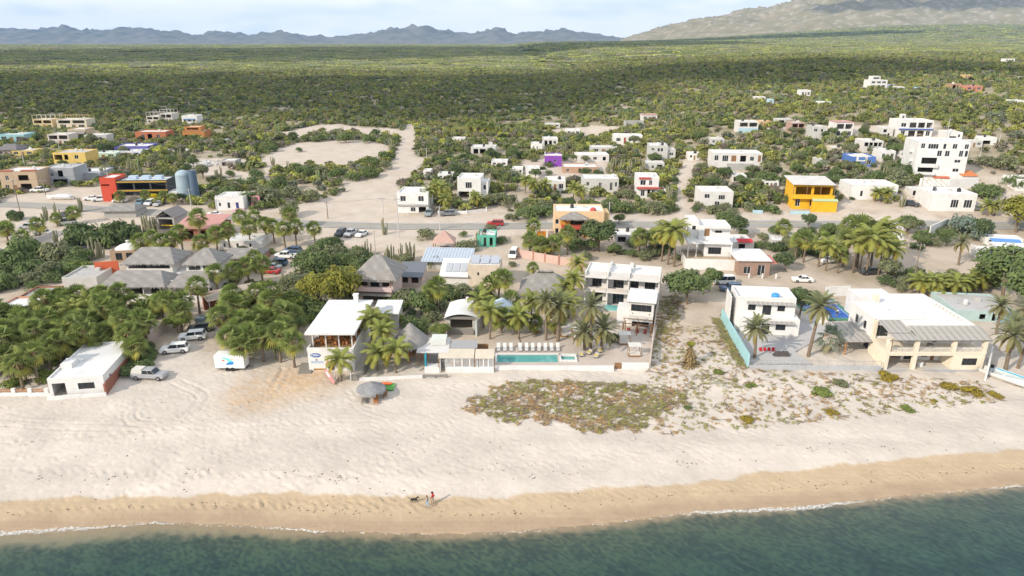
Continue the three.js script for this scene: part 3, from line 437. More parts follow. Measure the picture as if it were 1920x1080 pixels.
function thatchGeo(x0, x1, z0, z1, y0, y1, rx, rz = 0) {            // hip roof with ridge half length rx; subdivided, shaggy
  const cx = (x0 + x1) / 2, cz = (z0 + z1) / 2, E = [[x0, z1], [x1, z1], [x1, z0], [x0, z0]], pos = [], uv = [], idx = [], n = 16; let k = 0;
  const R = [[cx - rx, cz - rz], [cx + rx, cz - rz], [cx + rx, cz + rz], [cx - rx, cz + rz]];
  for (let s = 0; s < 4; s++) { const a = E[s], b = E[(s + 1) % 4], c = R[(s + 1) % 4], d = R[s]; for (let j = 0; j <= 8; j++) for (let i = 0; i <= n; i++) { const u = i / n, v = j / 8, x = (a[0] + (b[0] - a[0]) * u) * (1 - v) + (d[0] + (c[0] - d[0]) * u) * v, z = (a[1] + (b[1] - a[1]) * u) * (1 - v) + (d[1] + (c[1] - d[1]) * u) * v; pos.push(x, y0 + (y1 - y0) * Math.pow(v, .92) + .05 * n2(x * 2.3, z * 2.3) + .05 * n2b(x * 6, z * 6), z); const L = Math.hypot(b[0] - a[0], b[1] - a[1]); uv.push((u - .5) * L * (1 - v * .6), v * Math.hypot(y1 - y0, (x1 - x0) / 2)); if (i < n && j < 8) { const q = k + j * (n + 1) + i; idx.push(q, q + n + 1, q + 1, q + 1, q + n + 1, q + n + 2); } } k += 9 * (n + 1); }
  const main = polyGeo(pos, idx, uv), L = [], U = [];
  for (let s = 0; s < 4; s++) { const a = E[s], b = E[(s + 1) % 4], len = Math.hypot(b[0] - a[0], b[1] - a[1]), m = Math.ceil(len / .22); for (let i = 0; i < m; i++) { const u = (i + rnd()) / m, x = a[0] + (b[0] - a[0]) * u, z = a[1] + (b[1] - a[1]) * u, ex = (b[0] - a[0]) / len * .17, ez = (b[1] - a[1]) / len * .17, l = rr(.2, .6); L.push(x - ex, y0 + .06, z - ez, x + ex, y0 + .06, z + ez, x + rr(-.1, .1), y0 - l, z + rr(-.1, .1)); U.push(0, 0, .3, 0, .1, l); } }
  const fr = polyGeo(L); fr.setAttribute('uv', new THREE.Float32BufferAttribute(U, 2));
  return mergeGeometries([norm(main), norm(fr)]);
}
function coneThatch(r, y0, y1, n = 28) { const pos = [], uv = [], idx = []; for (let j = 0; j <= 8; j++) for (let i = 0; i <= n; i++) { const v = j / 8, a = i / n * 6.2832, q = r * (1 - v) * (1 + .03 * n2(Math.cos(a) * 3, Math.sin(a) * 3 + j)) + .06; pos.push(Math.cos(a) * q, y0 + (y1 - y0) * Math.pow(v, .95) + .05 * n2(i * 1.7, j * 2.1), Math.sin(a) * q); uv.push(i / n * 6.28 * r * (1 - v * .7), v * Math.hypot(r, y1 - y0)); if (i < n && j < 8) { const a0 = j * (n + 1) + i; idx.push(a0, a0 + n + 1, a0 + 1, a0 + 1, a0 + n + 1, a0 + n + 2); } } const L = []; for (let i = 0; i < n * 4; i++) { const a = rr(0, 6.28), b = a + .22 / r * 1.4, l = rr(.2, .6); L.push(Math.cos(a) * r, y0 + .06, Math.sin(a) * r, Math.cos(b) * r, y0 + .06, Math.sin(b) * r, Math.cos((a + b) / 2) * r * 1.03, y0 - l, Math.sin((a + b) / 2) * r * 1.03); } return mergeGeometries([norm(polyGeo(pos, idx, uv)), norm(polyGeo(L))]); }
function slats(g, x0, x1, zA, yA, zB, yB, n, m, name = 'slat') { const st = (x1 - x0) / n, len = Math.hypot(zA - zB, yA - yB), ang = Math.atan2(yB - yA, zA - zB); const geo = metreUV(new THREE.BoxGeometry(st * .84, .05, len)); for (let i = 0; i < n; i++) { const s = new THREE.Mesh(geo, m[i % m.length]); s.name = name; s.castShadow = s.receiveShadow = true; s.position.set(x0 + (i + .5) * st, (yA + yB) / 2 + (i % 3) * .012, (zA + zB) / 2); s.rotation.x = ang; g.add(s); } }
function wallRun(label, pts, h, t, c, o = {}) { // free-standing wall along photo points
  const P = pts.map(p => gp(...p)), g = thing(o.name || 'garden_wall', label, o.cat || 'wall', P[0]), gs = [];
  for (let i = 1; i < P.length; i++) { const a = P[i - 1].clone().sub(P[0]), b = P[i].clone().sub(P[0]), d = b.clone().sub(a), L = Math.hypot(d.x, d.z), y0 = Math.min(a.y, b.y), q = bx(0, L + (i < P.length - 1 ? 0 : 0), -.8, h + Math.abs(a.y - b.y) * .5, -t / 2, t / 2).rotateY(-Math.atan2(d.z, d.x)).translate(a.x, y0, a.z); gs.push(q); }
  part('wall', gs, wallM(c), g);
  if (o.posts) for (let i = 0; i < P.length; i++) { const a = P[i].clone().sub(P[0]); part('pillar', bx(a.x - t, a.x + t, a.y - .8, a.y + h + .35, a.z - t, a.z + t), wallM(o.posts), g); }
  return g;
}
const tank = (p, label, c, r = .55, h = 1.1, group) => { const o = part('water_tank', new THREE.LatheGeometry([[0, 0], [r, 0], [r * 1.02, h * .1], [r * .97, h * .35], [r * 1.02, h * .5], [r * .97, h * .75], [r * .8, h * .92], [r * .3, h], [r * .28, h * 1.08], [0, h * 1.08]].map(q => new THREE.Vector2(...q)), 14), mat(c, { r: .5 }), null, false); o.position.copy(p); return tag(o, label, 'water tank', group); };
const W1 = [.74, .73, .71], W2 = [.67, .65, .62], CREAM = [.77, .69, .55], TAN = [.50, .38, .26], GREY = [.40, .39, .37], LGREY = [.55, .54, .51], YEL = [.72, .52, .16], TERRA = [.45, .16, .08], RED = [.42, .07, .045], BLUE = [.09, .19, .5], LBLUE = [.42, .6, .68], BRICK = [.30, .12, .08];

// ---------------------------------------------------------------- the hill-side and road-side houses, far to near
{
  const w2 = [['F', .1, .35, .3, .75], ['F', .42, .0, .56, .7, 'd'], ['F', .68, .35, .9, .75]], w4 = [['F', .08, .6, .3, .85], ['F', .4, .6, .62, .85], ['F', .7, .6, .92, .85], ['F', .1, .08, .3, .4], ['F', .45, 0, .6, .4, 'o'], ['F', .7, .08, .9, .4]], op = [['F', .08, .1, .42, .8, 'o'], ['F', .55, .3, .85, .75]], up = [['F', .06, .55, .46, .9, 'o'], ['F', .54, .55, .94, .9, 'o'], ['F', .1, .06, .3, .4], ['F', .5, .0, .62, .4, 'd'], ['F', .72, .08, .92, .38]];
  const pergola = (n, c = [.6, .55, .45]) => (g, w, h, d) => { const gs = []; for (let i = 0; i <= n; i++) { const x = -w / 2 + .15 + (w - .3) * i / n; for (const z of [-.15, -d + .15]) gs.push(bx(x - .07, x + .07, h, h + 2, z - .07, z + .07)); gs.push(bx(x - .06, x + .06, h + 2, h + 2.12, -d, 0)); } gs.push(bx(-w / 2, w / 2, h + 2.12, h + 2.22, -.2, -.1)); part('roof_frame', gs, mat(c), g); };
  const tankOn = (g, x, y, z, l, c) => { g.updateMatrixWorld(); tank(g.localToWorld(V(x, y, z)), l, c); };
  // far hillside
  B('white hillside villa with stacked terraces, alone high in the scrub', 1646, 166, 32, 16, 8, 0, W1, w4, { f: (g, w, h) => { block(g, { x0: -w * .35, x1: w * .1, z0: -1, z1: -6, y0: h, y1: h * 1.45, c: W1, win: [['F', .1, .2, .9, .7]] }); part('balcony', bx(w * .5, w * 1.1, 0, h * .45, -6, 0), wallM([.4, .45, .6]), g); } });
  B('plain white cube house standing alone in the hillside scrub', 1510, 183, 18, 14, 6, 0, W1, w2);
  B('low white cabin just below the plain white cube house', 1547, 199, 22, 7, 5, 0, W1, w2);
  B('long low white shed beside the pale blue hut on the hillside', 1425, 189, 20, 7, 5, 0, W1, w2);
  B('tiny pale blue hut beside the long low white shed', 1446, 194, 9, 8, 4, 0, LBLUE, [['F', .3, 0, .6, .7, 'd']]);
  B('small white cabin below the villa with stacked terraces', 1688, 170, 14, 5, 5, 0, W1, w2);
  B('pale turquoise cabin down the slope from the stacked villa', 1724, 171, 9, 5, 4, 0, LBLUE, w2);
  B('salmon pink bungalow on the upper slope', 1826, 172, 30, 11, 7, 0, [.55, .24, .18], w2);
  B('brown unfinished block house beside the salmon pink bungalow', 1792, 170, 17, 13, 6, 0, [.42, .27, .18], op);
  B('highest white house up under the mountain', 1893, 117, 18, 7, 6, 0, W1, w2);
  B('yellow cottage above the salmon pink bungalow', 1815, 149, 14, 9, 5, 0, [.6, .42, .2], w2);
  B('white house at the far edge of the slope with a blue side', 1910, 198, 18, 10, 6, 0, W1, w2);
  // upper town, by the sand lot and the dirt tracks
  B('small white house with pink trim alone above the grey ruin', 1218, 226, 28, 10, 7, 0, W2, w2, { f: (g, w, h, d) => part('roof_trim', bx(-w / 2 - .1, w / 2 + .1, h + .003, h + .35, -d - .1, .1), wallM([.5, .3, .26]), g), rc: [.6, .55, .52] });
  B('grey roofless concrete ruin on the slope', 1190, 239, 34, 11, 7, 0, GREY, [['F', .05, .1, .22, .8, 'o'], ['F', .35, .2, .5, .75, 'o'], ['F', .62, 0, .75, .8, 'o']], { noroof: 1 });
  B('long white bungalow with two windows and a red door', 1177, 270, 54, 16, 8, 4, W1, [['F', .1, .3, .25, .7], ['F', .36, 0, .43, .75, 'd', [.4, .05, .04]], ['F', .52, .3, .62, .7], ['F', .7, .3, .8, .7]]);
  B('grey two storey block house with a roof tank and open garage', 1233, 306, 34, 33, 9, 5, LGREY, [['F', .12, .72, .28, .86], ['F', .45, .66, .58, .86], ['F', .62, .66, .75, .86], ['F', .1, .08, .36, .36, 'o'], ['F', .52, .06, .7, .4]], { f: (g, w, h) => { block(g, { x0: w / 2 + .01, x1: w * .95, z0: -1, z1: -7, y1: h * .78, c: LGREY, win: [['F', .3, .55, .75, .75]] }); tankOn(g, 0, h - .3, -3, 'white roof tank on the grey two storey block house', W1); } });
  B('low grey garage in front of the grey two storey block house', 1228, 318, 34, 13, 6, 5, LGREY, [['F', .3, .15, .45, .6], ['F', .6, 0, .9, .7, 'o']]);
  B('bright purple house with a white parapet', 1037, 312, 32, 20, 8, 3, [.25, .07, .42], [['F', .25, 0, .38, .5, 'o'], ['F', .55, .4, .68, .65]], { f: (g, w, h, d) => part('parapet', [bx(-w / 2 - .06, w / 2 + .06, h + .003, h + .5, -.3, .06), bx(-w / 2 - .06, -w / 2 + .25, h + .003, h + .5, -d, -.3)], M.white, g) });
  B('white box house with a black roof tank and narrow slit windows', 1006, 285, 22, 16, 6, 6, W1, [['F', .2, .3, .3, .7], ['F', .5, .3, .6, .7]], { f: (g, w, h, d) => tankOn(g, w * .3, h - .35, -d * .5, 'black roof tank on the white box house', [.02, .02, .02]) });
  B('white house with a shaded porch behind the white box house', 1032, 274, 28, 14, 8, 0, W2, [['F', .1, .05, .3, .75, 'o'], ['F', .4, .05, .6, .75, 'o'], ['F', .7, .3, .88, .7]]);
  B('low white house with a small blue cistern behind', 1075, 253, 27, 9, 7, 0, W1, w2, { f: (g, w, h, d) => tankOn(g, -w * .6, -.2, -d * .5, 'bright blue cistern beside the low white house', [.04, .22, .45]) });
  B('flat grey house at the top edge of the town scrub', 1036, 240, 28, 7, 6, 0, LGREY, w2);
  B('long grey roofed ranch house with an open porch', 906, 289, 46, 13, 9, 3, LGREY, [['F', .1, .02, .3, .75, 'o'], ['F', .36, .02, .6, .75, 'o'], ['F', .7, .3, .85, .7]], { f: (g, w, h) => part('chimney', bx(w * .2, w * .35, h, h + 1.6, -5, -3.5), wallM(LGREY), g) });
  B('low curved white adobe house beside the purple house', 1112, 304, 60, 14, 8, -4, W2, [['F', .2, .2, .3, .7, 'o'], ['F', .5, .3, .62, .7], ['F', .8, .2, .9, .7, 'o']]);
  B('pale grey cottage above the curved adobe house', 1132, 289, 50, 13, 7, 2, LGREY, w2);
  B('terracotta walled courtyard house with a white roof edge', 1088, 325, 66, 12, 9, 2, [.45, .29, .2], [['F', .1, .2, .18, .7], ['F', .45, .1, .52, .75, 'o'], ['F', .75, .2, .83, .7]]);
  B('small white house tucked in the trees by the ranch house', 936, 313, 30, 11, 6, 3, W1, w2);
  B('white and grey cottage down the track from the purple house', 970, 328, 20, 12, 6, 3, W2, w2);
  B('plain white house between the palms below the purple house', 999, 332, 26, 16, 7, 0, W1, [['F', .2, .35, .4, .7]]);
  B('light grey house with a row of dark windows and a roof tank', 1125, 360, 68, 25, 9, 3, LGREY, [['F', .12, .45, .2, .75], ['F', .46, .15, .54, .7], ['F', .76, .12, .84, .72], ['F', .9, .4, .96, .75]], { f: (g, w, h, d) => tankOn(g, w * .38, h - .35, -d * .6, 'white roof tank on the light grey house', W1) });
  B('white roofed house behind yellow palms', 1041, 361, 38, 22, 9, 2, W2, w2);
  B('white two storey house with red tiled trims and a balcony', 1213, 372, 40, 40, 9, 4, W1, [['F', .15, .62, .4, .85], ['F', .55, .62, .7, .85], ['F', .2, .1, .38, .4], ['F', .5, .05, .62, .42, 'o'], ['F', .7, .1, .85, .4]], { f: (g, w, h) => { part('red_trim', [bx(-w * .5 - .1, w * .5 + .1, h * .46, h * .54, .003, .9), bx(-w * .42, w * .12, h * .9, h * .99, .003, .35)], wallM([.48, .1, .08]), g); block(g, { x0: w / 2 + .01, x1: w * .85, z0: 0, z1: -5, y1: h * .42, c: W1, rc: [.48, .1, .08], win: [['F', .3, .3, .7, .75]] }); parapetRail(g, -w / 2, w / 2, 0, 1.4, M.frame, 14); } });
  B('white roadside house with two square upper windows and a grey ground floor', 775, 399, 58, 37, 10, 2, W1, [['F', .1, .58, .28, .85], ['F', .68, .58, .86, .85], ['F', .42, .06, .58, .28], ['F', .68, 0, .92, .3, 'o']], { f: (g, w, h) => { part('ledge', bx(-w / 2 - .02, w / 2 + .02, h * .36, h * .43, .003, .45), wallM(GREY), g); part('merlon', [bx(-w / 2, -w / 2 + .8, h, h + .5, -.3, 0), bx(w / 2 - .8, w / 2, h, h + .5, -.3, 0), bx(-.5, .5, h, h + .4, -.3, 0)], M.white, g); } });
  B('white house with a shady carport behind the coconut palms', 880, 372, 44, 38, 10, 4, W1, [['F', .35, .5, .62, .8], ['F', .05, .02, .5, .34, 'o'], ['F', .55, .02, .92, .34, 'o']], { f: (g, w, h) => { part('merlon', [bx(-w / 2, -w / 2 + .7, h, h + .5, -.3, 0), bx(w / 2 - .7, w / 2, h, h + .5, -.3, 0)], M.white, g); block(g, { x0: w / 2 + .01, x1: w * .78, z0: -1.5, z1: -8, y1: h * .8, c: W1, win: [['F', .3, .5, .7, .8]] }); } });
  B('little white shed above the coconut palms', 801, 331, 14, 12, 4, 5, W1, [['F', .3, 0, .6, .7, 'd']], { cat: 'shed', name: 'shed' });
  B('low white house hidden behind the coconut palms', 835, 338, 28, 11, 6, 3, W1, w2);
  // slope above the road, on the mountain's side of town
  B('pale blue and white two storey house at the head of the slope', 1402, 249, 36, 21, 8, 4, W2, up, { f: (g, w, h) => part('painted_band', bx(-w / 2 - .02, w / 2 + .02, 0, h * .42, .004, .1), wallM(LBLUE), g) });
  B('ochre cottage beside the pale blue two storey house', 1434, 238, 22, 11, 6, 0, [.6, .4, .2], w2);
  B('grey shed roofed house beyond the ochre cottage', 1472, 233, 28, 9, 6, 0, LGREY, op);
  B('brown and pink house with two dark upper openings', 1495, 250, 25, 20, 7, 3, [.45, .3, .25], up);
  B('grey bare block house with one upper window', 1533, 262, 25, 25, 7, 5, LGREY, [['F', .15, .6, .4, .82], ['F', .65, .6, .8, .8, 'o']]);
  B('white cube house with pink roof edge and four dark openings', 1581, 256, 32, 26, 8, 4, W1, up, { f: (g, w, h, d) => part('roof_trim', bx(-w / 2 - .1, w / 2 + .1, h + .003, h + .25, -d - .1, .1), wallM([.5, .27, .24]), g) });
  B('small white and blue house next to the villa with a tower', 1662, 257, 21, 18, 6, 4, W2, [['F', .15, .5, .45, .8, 'o'], ['F', .55, .1, .75, .4]]);
  B('white and navy villa with a square bell tower', 1714, 258, 60, 32, 10, 6, W1, [['F', .05, .62, .2, .85], ['F', .3, .58, .5, .88, 'o'], ['F', .55, .58, .75, .88, 'o'], ['F', .8, .58, .97, .88, 'o'], ['F', .08, .1, .2, .4], ['F', .3, .05, .5, .4, 'o'], ['F', .56, .05, .76, .4, 'o'], ['F', .82, .1, .94, .4]], { f: (g, w, h) => { block(g, { x0: -w * .46, x1: -w * .33, z0: -1, z1: -2.8, y0: h, y1: h * 1.35, c: W1, win: [['F', .25, .3, .75, .75, 'o']] }); part('blue_band', bx(-w / 2 - .02, w / 2 + .02, h * .46, h * .53, .004, .5), wallM([.08, .13, .35]), g); } });
  B('white house with a wide shaded terrace on four posts', 1635, 285, 36, 21, 8, 4, W2, [['F', .06, .5, .26, .85, 'o'], ['F', .3, .5, .48, .85, 'o'], ['F', .53, .5, .72, .85, 'o'], ['F', .76, .5, .94, .85, 'o']]);
  B('cobalt blue house with white roof terraces', 1617, 313, 44, 19, 9, 5, BLUE, [['F', .65, .25, .82, .7], ['F', .12, .3, .2, .6]], { f: (g, w, h) => block(g, { x0: -w * .3, x1: w * .15, z0: .02, z1: -4, y0: h * .55, y1: h * 1.15, c: W1, win: [['F', .2, .2, .8, .7]] }) });
  B('white split level house behind the cobalt blue house', 1663, 303, 26, 20, 8, 6, W1, w2);
  B('small grey block store in the bushes', 1534, 311, 12, 14, 4, 4, LGREY, [['F', .3, 0, .6, .6, 'o']]);
  B('white house with an arched carport by the telegraph pole', 1788, 267, 26, 19, 8, 8, W1, [['F', .15, .1, .6, .6, 'o'], ['F', .7, .5, .85, .8]]);
  B('long low grey house on the slope with a pale roof', 1826, 276, 28, 10, 6, 6, LGREY, w2);
  B('white boat shed with a tarpaulin roof', 1853, 272, 26, 14, 6, 8, W1, [['F', .1, .05, .6, .6, 'o']]);
  B('long low house with brown openings and a stone lower level', 1380, 319, 90, 32, 9, 5, W2, [['F', .04, .55, .12, .85, 'w'], ['F', .2, .5, .32, .85], ['F', .38, .5, .48, .85, 'd'], ['F', .56, .5, .68, .85, 'o'], ['F', .76, .55, .84, .8], ['F', .92, .5, .98, .88, 'd'], ['F', .55, .06, .66, .38]], { f: (g, w, h) => part('stone_base', bx(-w * .2, w * .32, -1, h * .4, .003, .5), wallM(GREY), g) });
  B('grey and white split level house behind a wire fence', 1342, 393, 60, 34, 9, 3, W2, [['F', .12, .62, .28, .85], ['F', .55, .55, .75, .8], ['F', .45, .1, .6, .45], ['F', .78, .1, .9, .4]]);
  B('low white house behind the tall cacti with round roof vents', 1637, 374, 84, 27, 10, 4, W1, [['F', .2, .2, .26, .6], ['F', .5, .15, .6, .65, 'o'], ['F', .8, .3, .9, .65]]);
  B('small white hut by the track above the low white house', 1580, 349, 16, 10, 4, 3, W2, [['F', .2, .2, .7, .7, 'o']], { cat: 'shed', name: 'shed' });
  B('white bungalow with two large dark windows and a flat roof', 1784, 396, 80, 33, 10, 5, W1, [['F', .45, .2, .62, .65], ['F', .74, .2, .92, .65]], { f: (g, w, h, d) => { tankOn(g, w * .28, h - .35, -d * .5, 'black roof tank on the white bungalow', [.02, .02, .02]); } });
  B('white house on the far side of the dirt turning', 1925, 358, 40, 22, 8, 4, W1, w2);
  B('small white house with a carport in the trees above the split level house', 1386, 341, 26, 12, 6, 4, W2, op); B('white cottage beside the palms above the roadside garden', 1446, 352, 26, 12, 6, 4, W1, w2); B('pair of white sheds above the white bungalow, broader one', 1722, 368, 26, 11, 5, 5, W2, op); B('white terrace house under a flat shade frame', 1757, 366, 30, 12, 6, 5, W2, op, { f: pergola(3) }); B('grey block cottage on the slope above the long low house', 1345, 272, 24, 12, 6, 3, LGREY, w2); B('cream cottage on the slope above the cobalt house', 1570, 288, 22, 11, 6, 4, [.62, .56, .46], w2); B('white cottage behind the tall white house', 1700, 296, 26, 13, 6, 6, W1, w2); B('small pale house at the top of the dirt track', 860, 268, 24, 9, 6, 2, W2, w2); B('white house beside the dirt track bend', 1302, 300, 22, 12, 6, 4, W1, w2);
  // west of the sand lot
  B('pale yellow house with a white roof pergola', 82, 240, 35, 16, 8, -3, [.62, .5, .28], up, { f: pergola(4) });
  B('cream two part house with yellow roof frames', 136, 240, 54, 16, 9, -3, [.62, .56, .44], up, { f: pergola(5, [.6, .45, .2]) });
  B('tan house with a deep grey awning below the cream house', 147, 262, 33, 20, 8, -3, [.55, .43, .28], [['F', .1, .1, .4, .5, 'o'], ['F', .6, .1, .9, .5]], { f: (g, w, h) => part('awning', slopeSlab(-w / 2, w / 2, 1.8, h * .6, 0, h * .85), mat([.22, .2, .19]), g) });
  B('pale stucco house with rounded corners and dark windows', 112, 272, 38, 20, 8, -4, [.62, .56, .5], up);
  B('long grey and white house behind the tan house', 180, 266, 40, 13, 7, -3, LGREY, [['F', .1, .3, .2, .7], ['F', .3, .3, .4, .7], ['F', .5, .3, .6, .7], ['F', .7, .3, .8, .7]]);
  B('turquoise flat roofed house among the far bushes', 24, 268, 46, 16, 9, -4, [.3, .52, .55], w2);
  B('grey hip roofed house with a pink wall', 14, 293, 36, 12, 9, -4, [.5, .38, .34], w2, { f: (g, w, h, d) => part('hip_roof', thatchGeo(-w / 2 - .5, w / 2 + .5, -d - .5, .5, h, h + 2, w * .2), mat([.16, .15, .15], { side: 1 }), g) });
  B('low yellow house with a white roof beside the hip roofed house', 44, 293, 40, 11, 7, -4, [.6, .45, .15], w2);
  B('bright yellow two storey house with a balcony and arched window', 134, 313, 58, 27, 10, -4, YEL, [['F', .04, .5, .28, .85, 'o'], ['F', .34, .5, .46, .85, 'o'], ['F', .66, .55, .78, .82], ['F', .68, .08, .82, .3]], { rc: [.5, .5, .5] });
  B('tan two storey house with red tile coping and black openings', 40, 358, 64, 37, 10, -6, TAN, [['F', .15, .55, .24, .78], ['F', .5, .52, .78, .8, 'o'], ['F', .1, .05, .2, .32], ['F', .3, 0, .42, .3, 'd'], ['F', .52, 0, .82, .36, 'o']], { f: (g, w, h, d) => part('tile_coping', [bx(-w / 2 - .12, -w * .12, h + .003, h + .28, -1.2, .2), bx(w * .1, w / 2 + .12, h + .003, h + .28, -1.2, .2)], mat([.40, .12, .07]), g) });
  B('unpainted grey cement house with a big arch', 113, 346, 56, 31, 10, -6, [.34, .36, .38], [['F', .25, .5, .36, .72], ['F', .5, .48, .66, .85, 'o'], ['F', .3, .02, .75, .32, 'o']], { rc: [.5, .5, .5] });
  B('long grey walled store with a white roof beside the cement house', 166, 337, 44, 13, 12, -8, [.36, .37, .39], []);
  B('white house with battlements, blue door and pink steps', 432, 394, 52, 24, 9, -3, W1, [['F', .42, .15, .52, .6], ['F', .72, .08, .82, .6, 'd', [.03, .05, .2]], ['F', .12, .3, .2, .6]], { f: (g, w, h) => { const n = 9; for (let i = 0; i < n; i++) { const x = -w / 2 + (i + .5) * w / n; part('merlon', bx(x - w / n * .28, x + w / n * .28, h, h + .55, -.3, -.002), M.white, g); } part('step', [bx(w * .1, w * .55, -.5, .25, 0, 1.4), bx(w * .2, w * .5, .25, .55, 0, .8)], wallM([.62, .4, .45]), g); } });
  B('terracotta flat roofed house in the trees', 284, 264, 56, 17, 9, -2, TERRA, [['F', .2, .25, .3, .7], ['F', .4, .2, .55, .75, 'o'], ['F', .7, .3, .8, .7]]);
  B('pair of cream tower houses with roof railings, lower one', 288, 231, 24, 13, 8, 0, [.62, .57, .48], up, { f: pergola(3, [.6, .56, .5]) });
  B('pair of cream tower houses with roof railings, taller one', 313, 230, 22, 17, 8, 0, [.66, .62, .55], up, { f: pergola(3, [.62, .6, .56]) });
  B('white tower house with a broad blue window band and roof rail', 357, 236, 28, 19, 8, -2, W1, [['F', .1, .4, .3, .62], ['F', .34, .4, .64, .62], ['F', .68, .4, .9, .62]], { f: (g, w, h, d) => { part('blue_band', bx(-w * .42, w * .42, h * .64, h * .7, .004, .08), mat([.03, .16, .5]), g); parapetRail(g, -w / 2, w / 2, h, -.1, M.frame, 8, 1.1); } });
  B('orange brown house with stepped terraces below the white tower house', 364, 261, 40, 15, 9, -3, [.46, .2, .06], [['F', .1, .1, .45, .55, 'o'], ['F', .6, .15, .85, .55]], { f: (g, w, h) => block(g, { x0: -w * .45, x1: w * .3, z0: -2, z1: -8, y0: h, y1: h * 1.5, c: [.46, .2, .06], win: [['F', .15, .2, .85, .7, 'o']] }) });
  B('violet blue house with a white corrugated roof', 247, 286, 62, 12, 10, -2, [.14, .13, .42], [['F', .1, .3, .2, .7], ['F', .6, .3, .7, .7]]);
  B('mint green and white low house', 195, 297, 46, 9, 8, -2, [.5, .66, .52], w2);
  B('white and lilac low house by the boats', 244, 294, 42, 10, 8, -2, [.6, .6, .66], w2);
  B('small square pump house alone at the edge of the lot', 418, 271, 14, 9, 4, 0, [.5, .5, .5], [['F', .3, 0, .6, .7, 'd']], { cat: 'shed', name: 'shed' });
  B('low grey tin shed by the rubble heap', 428, 312, 28, 11, 6, 0, GREY, [['F', .1, .1, .4, .7, 'o'], ['F', .55, .2, .8, .7, 'o']], { cat: 'shed', name: 'shed' });
}
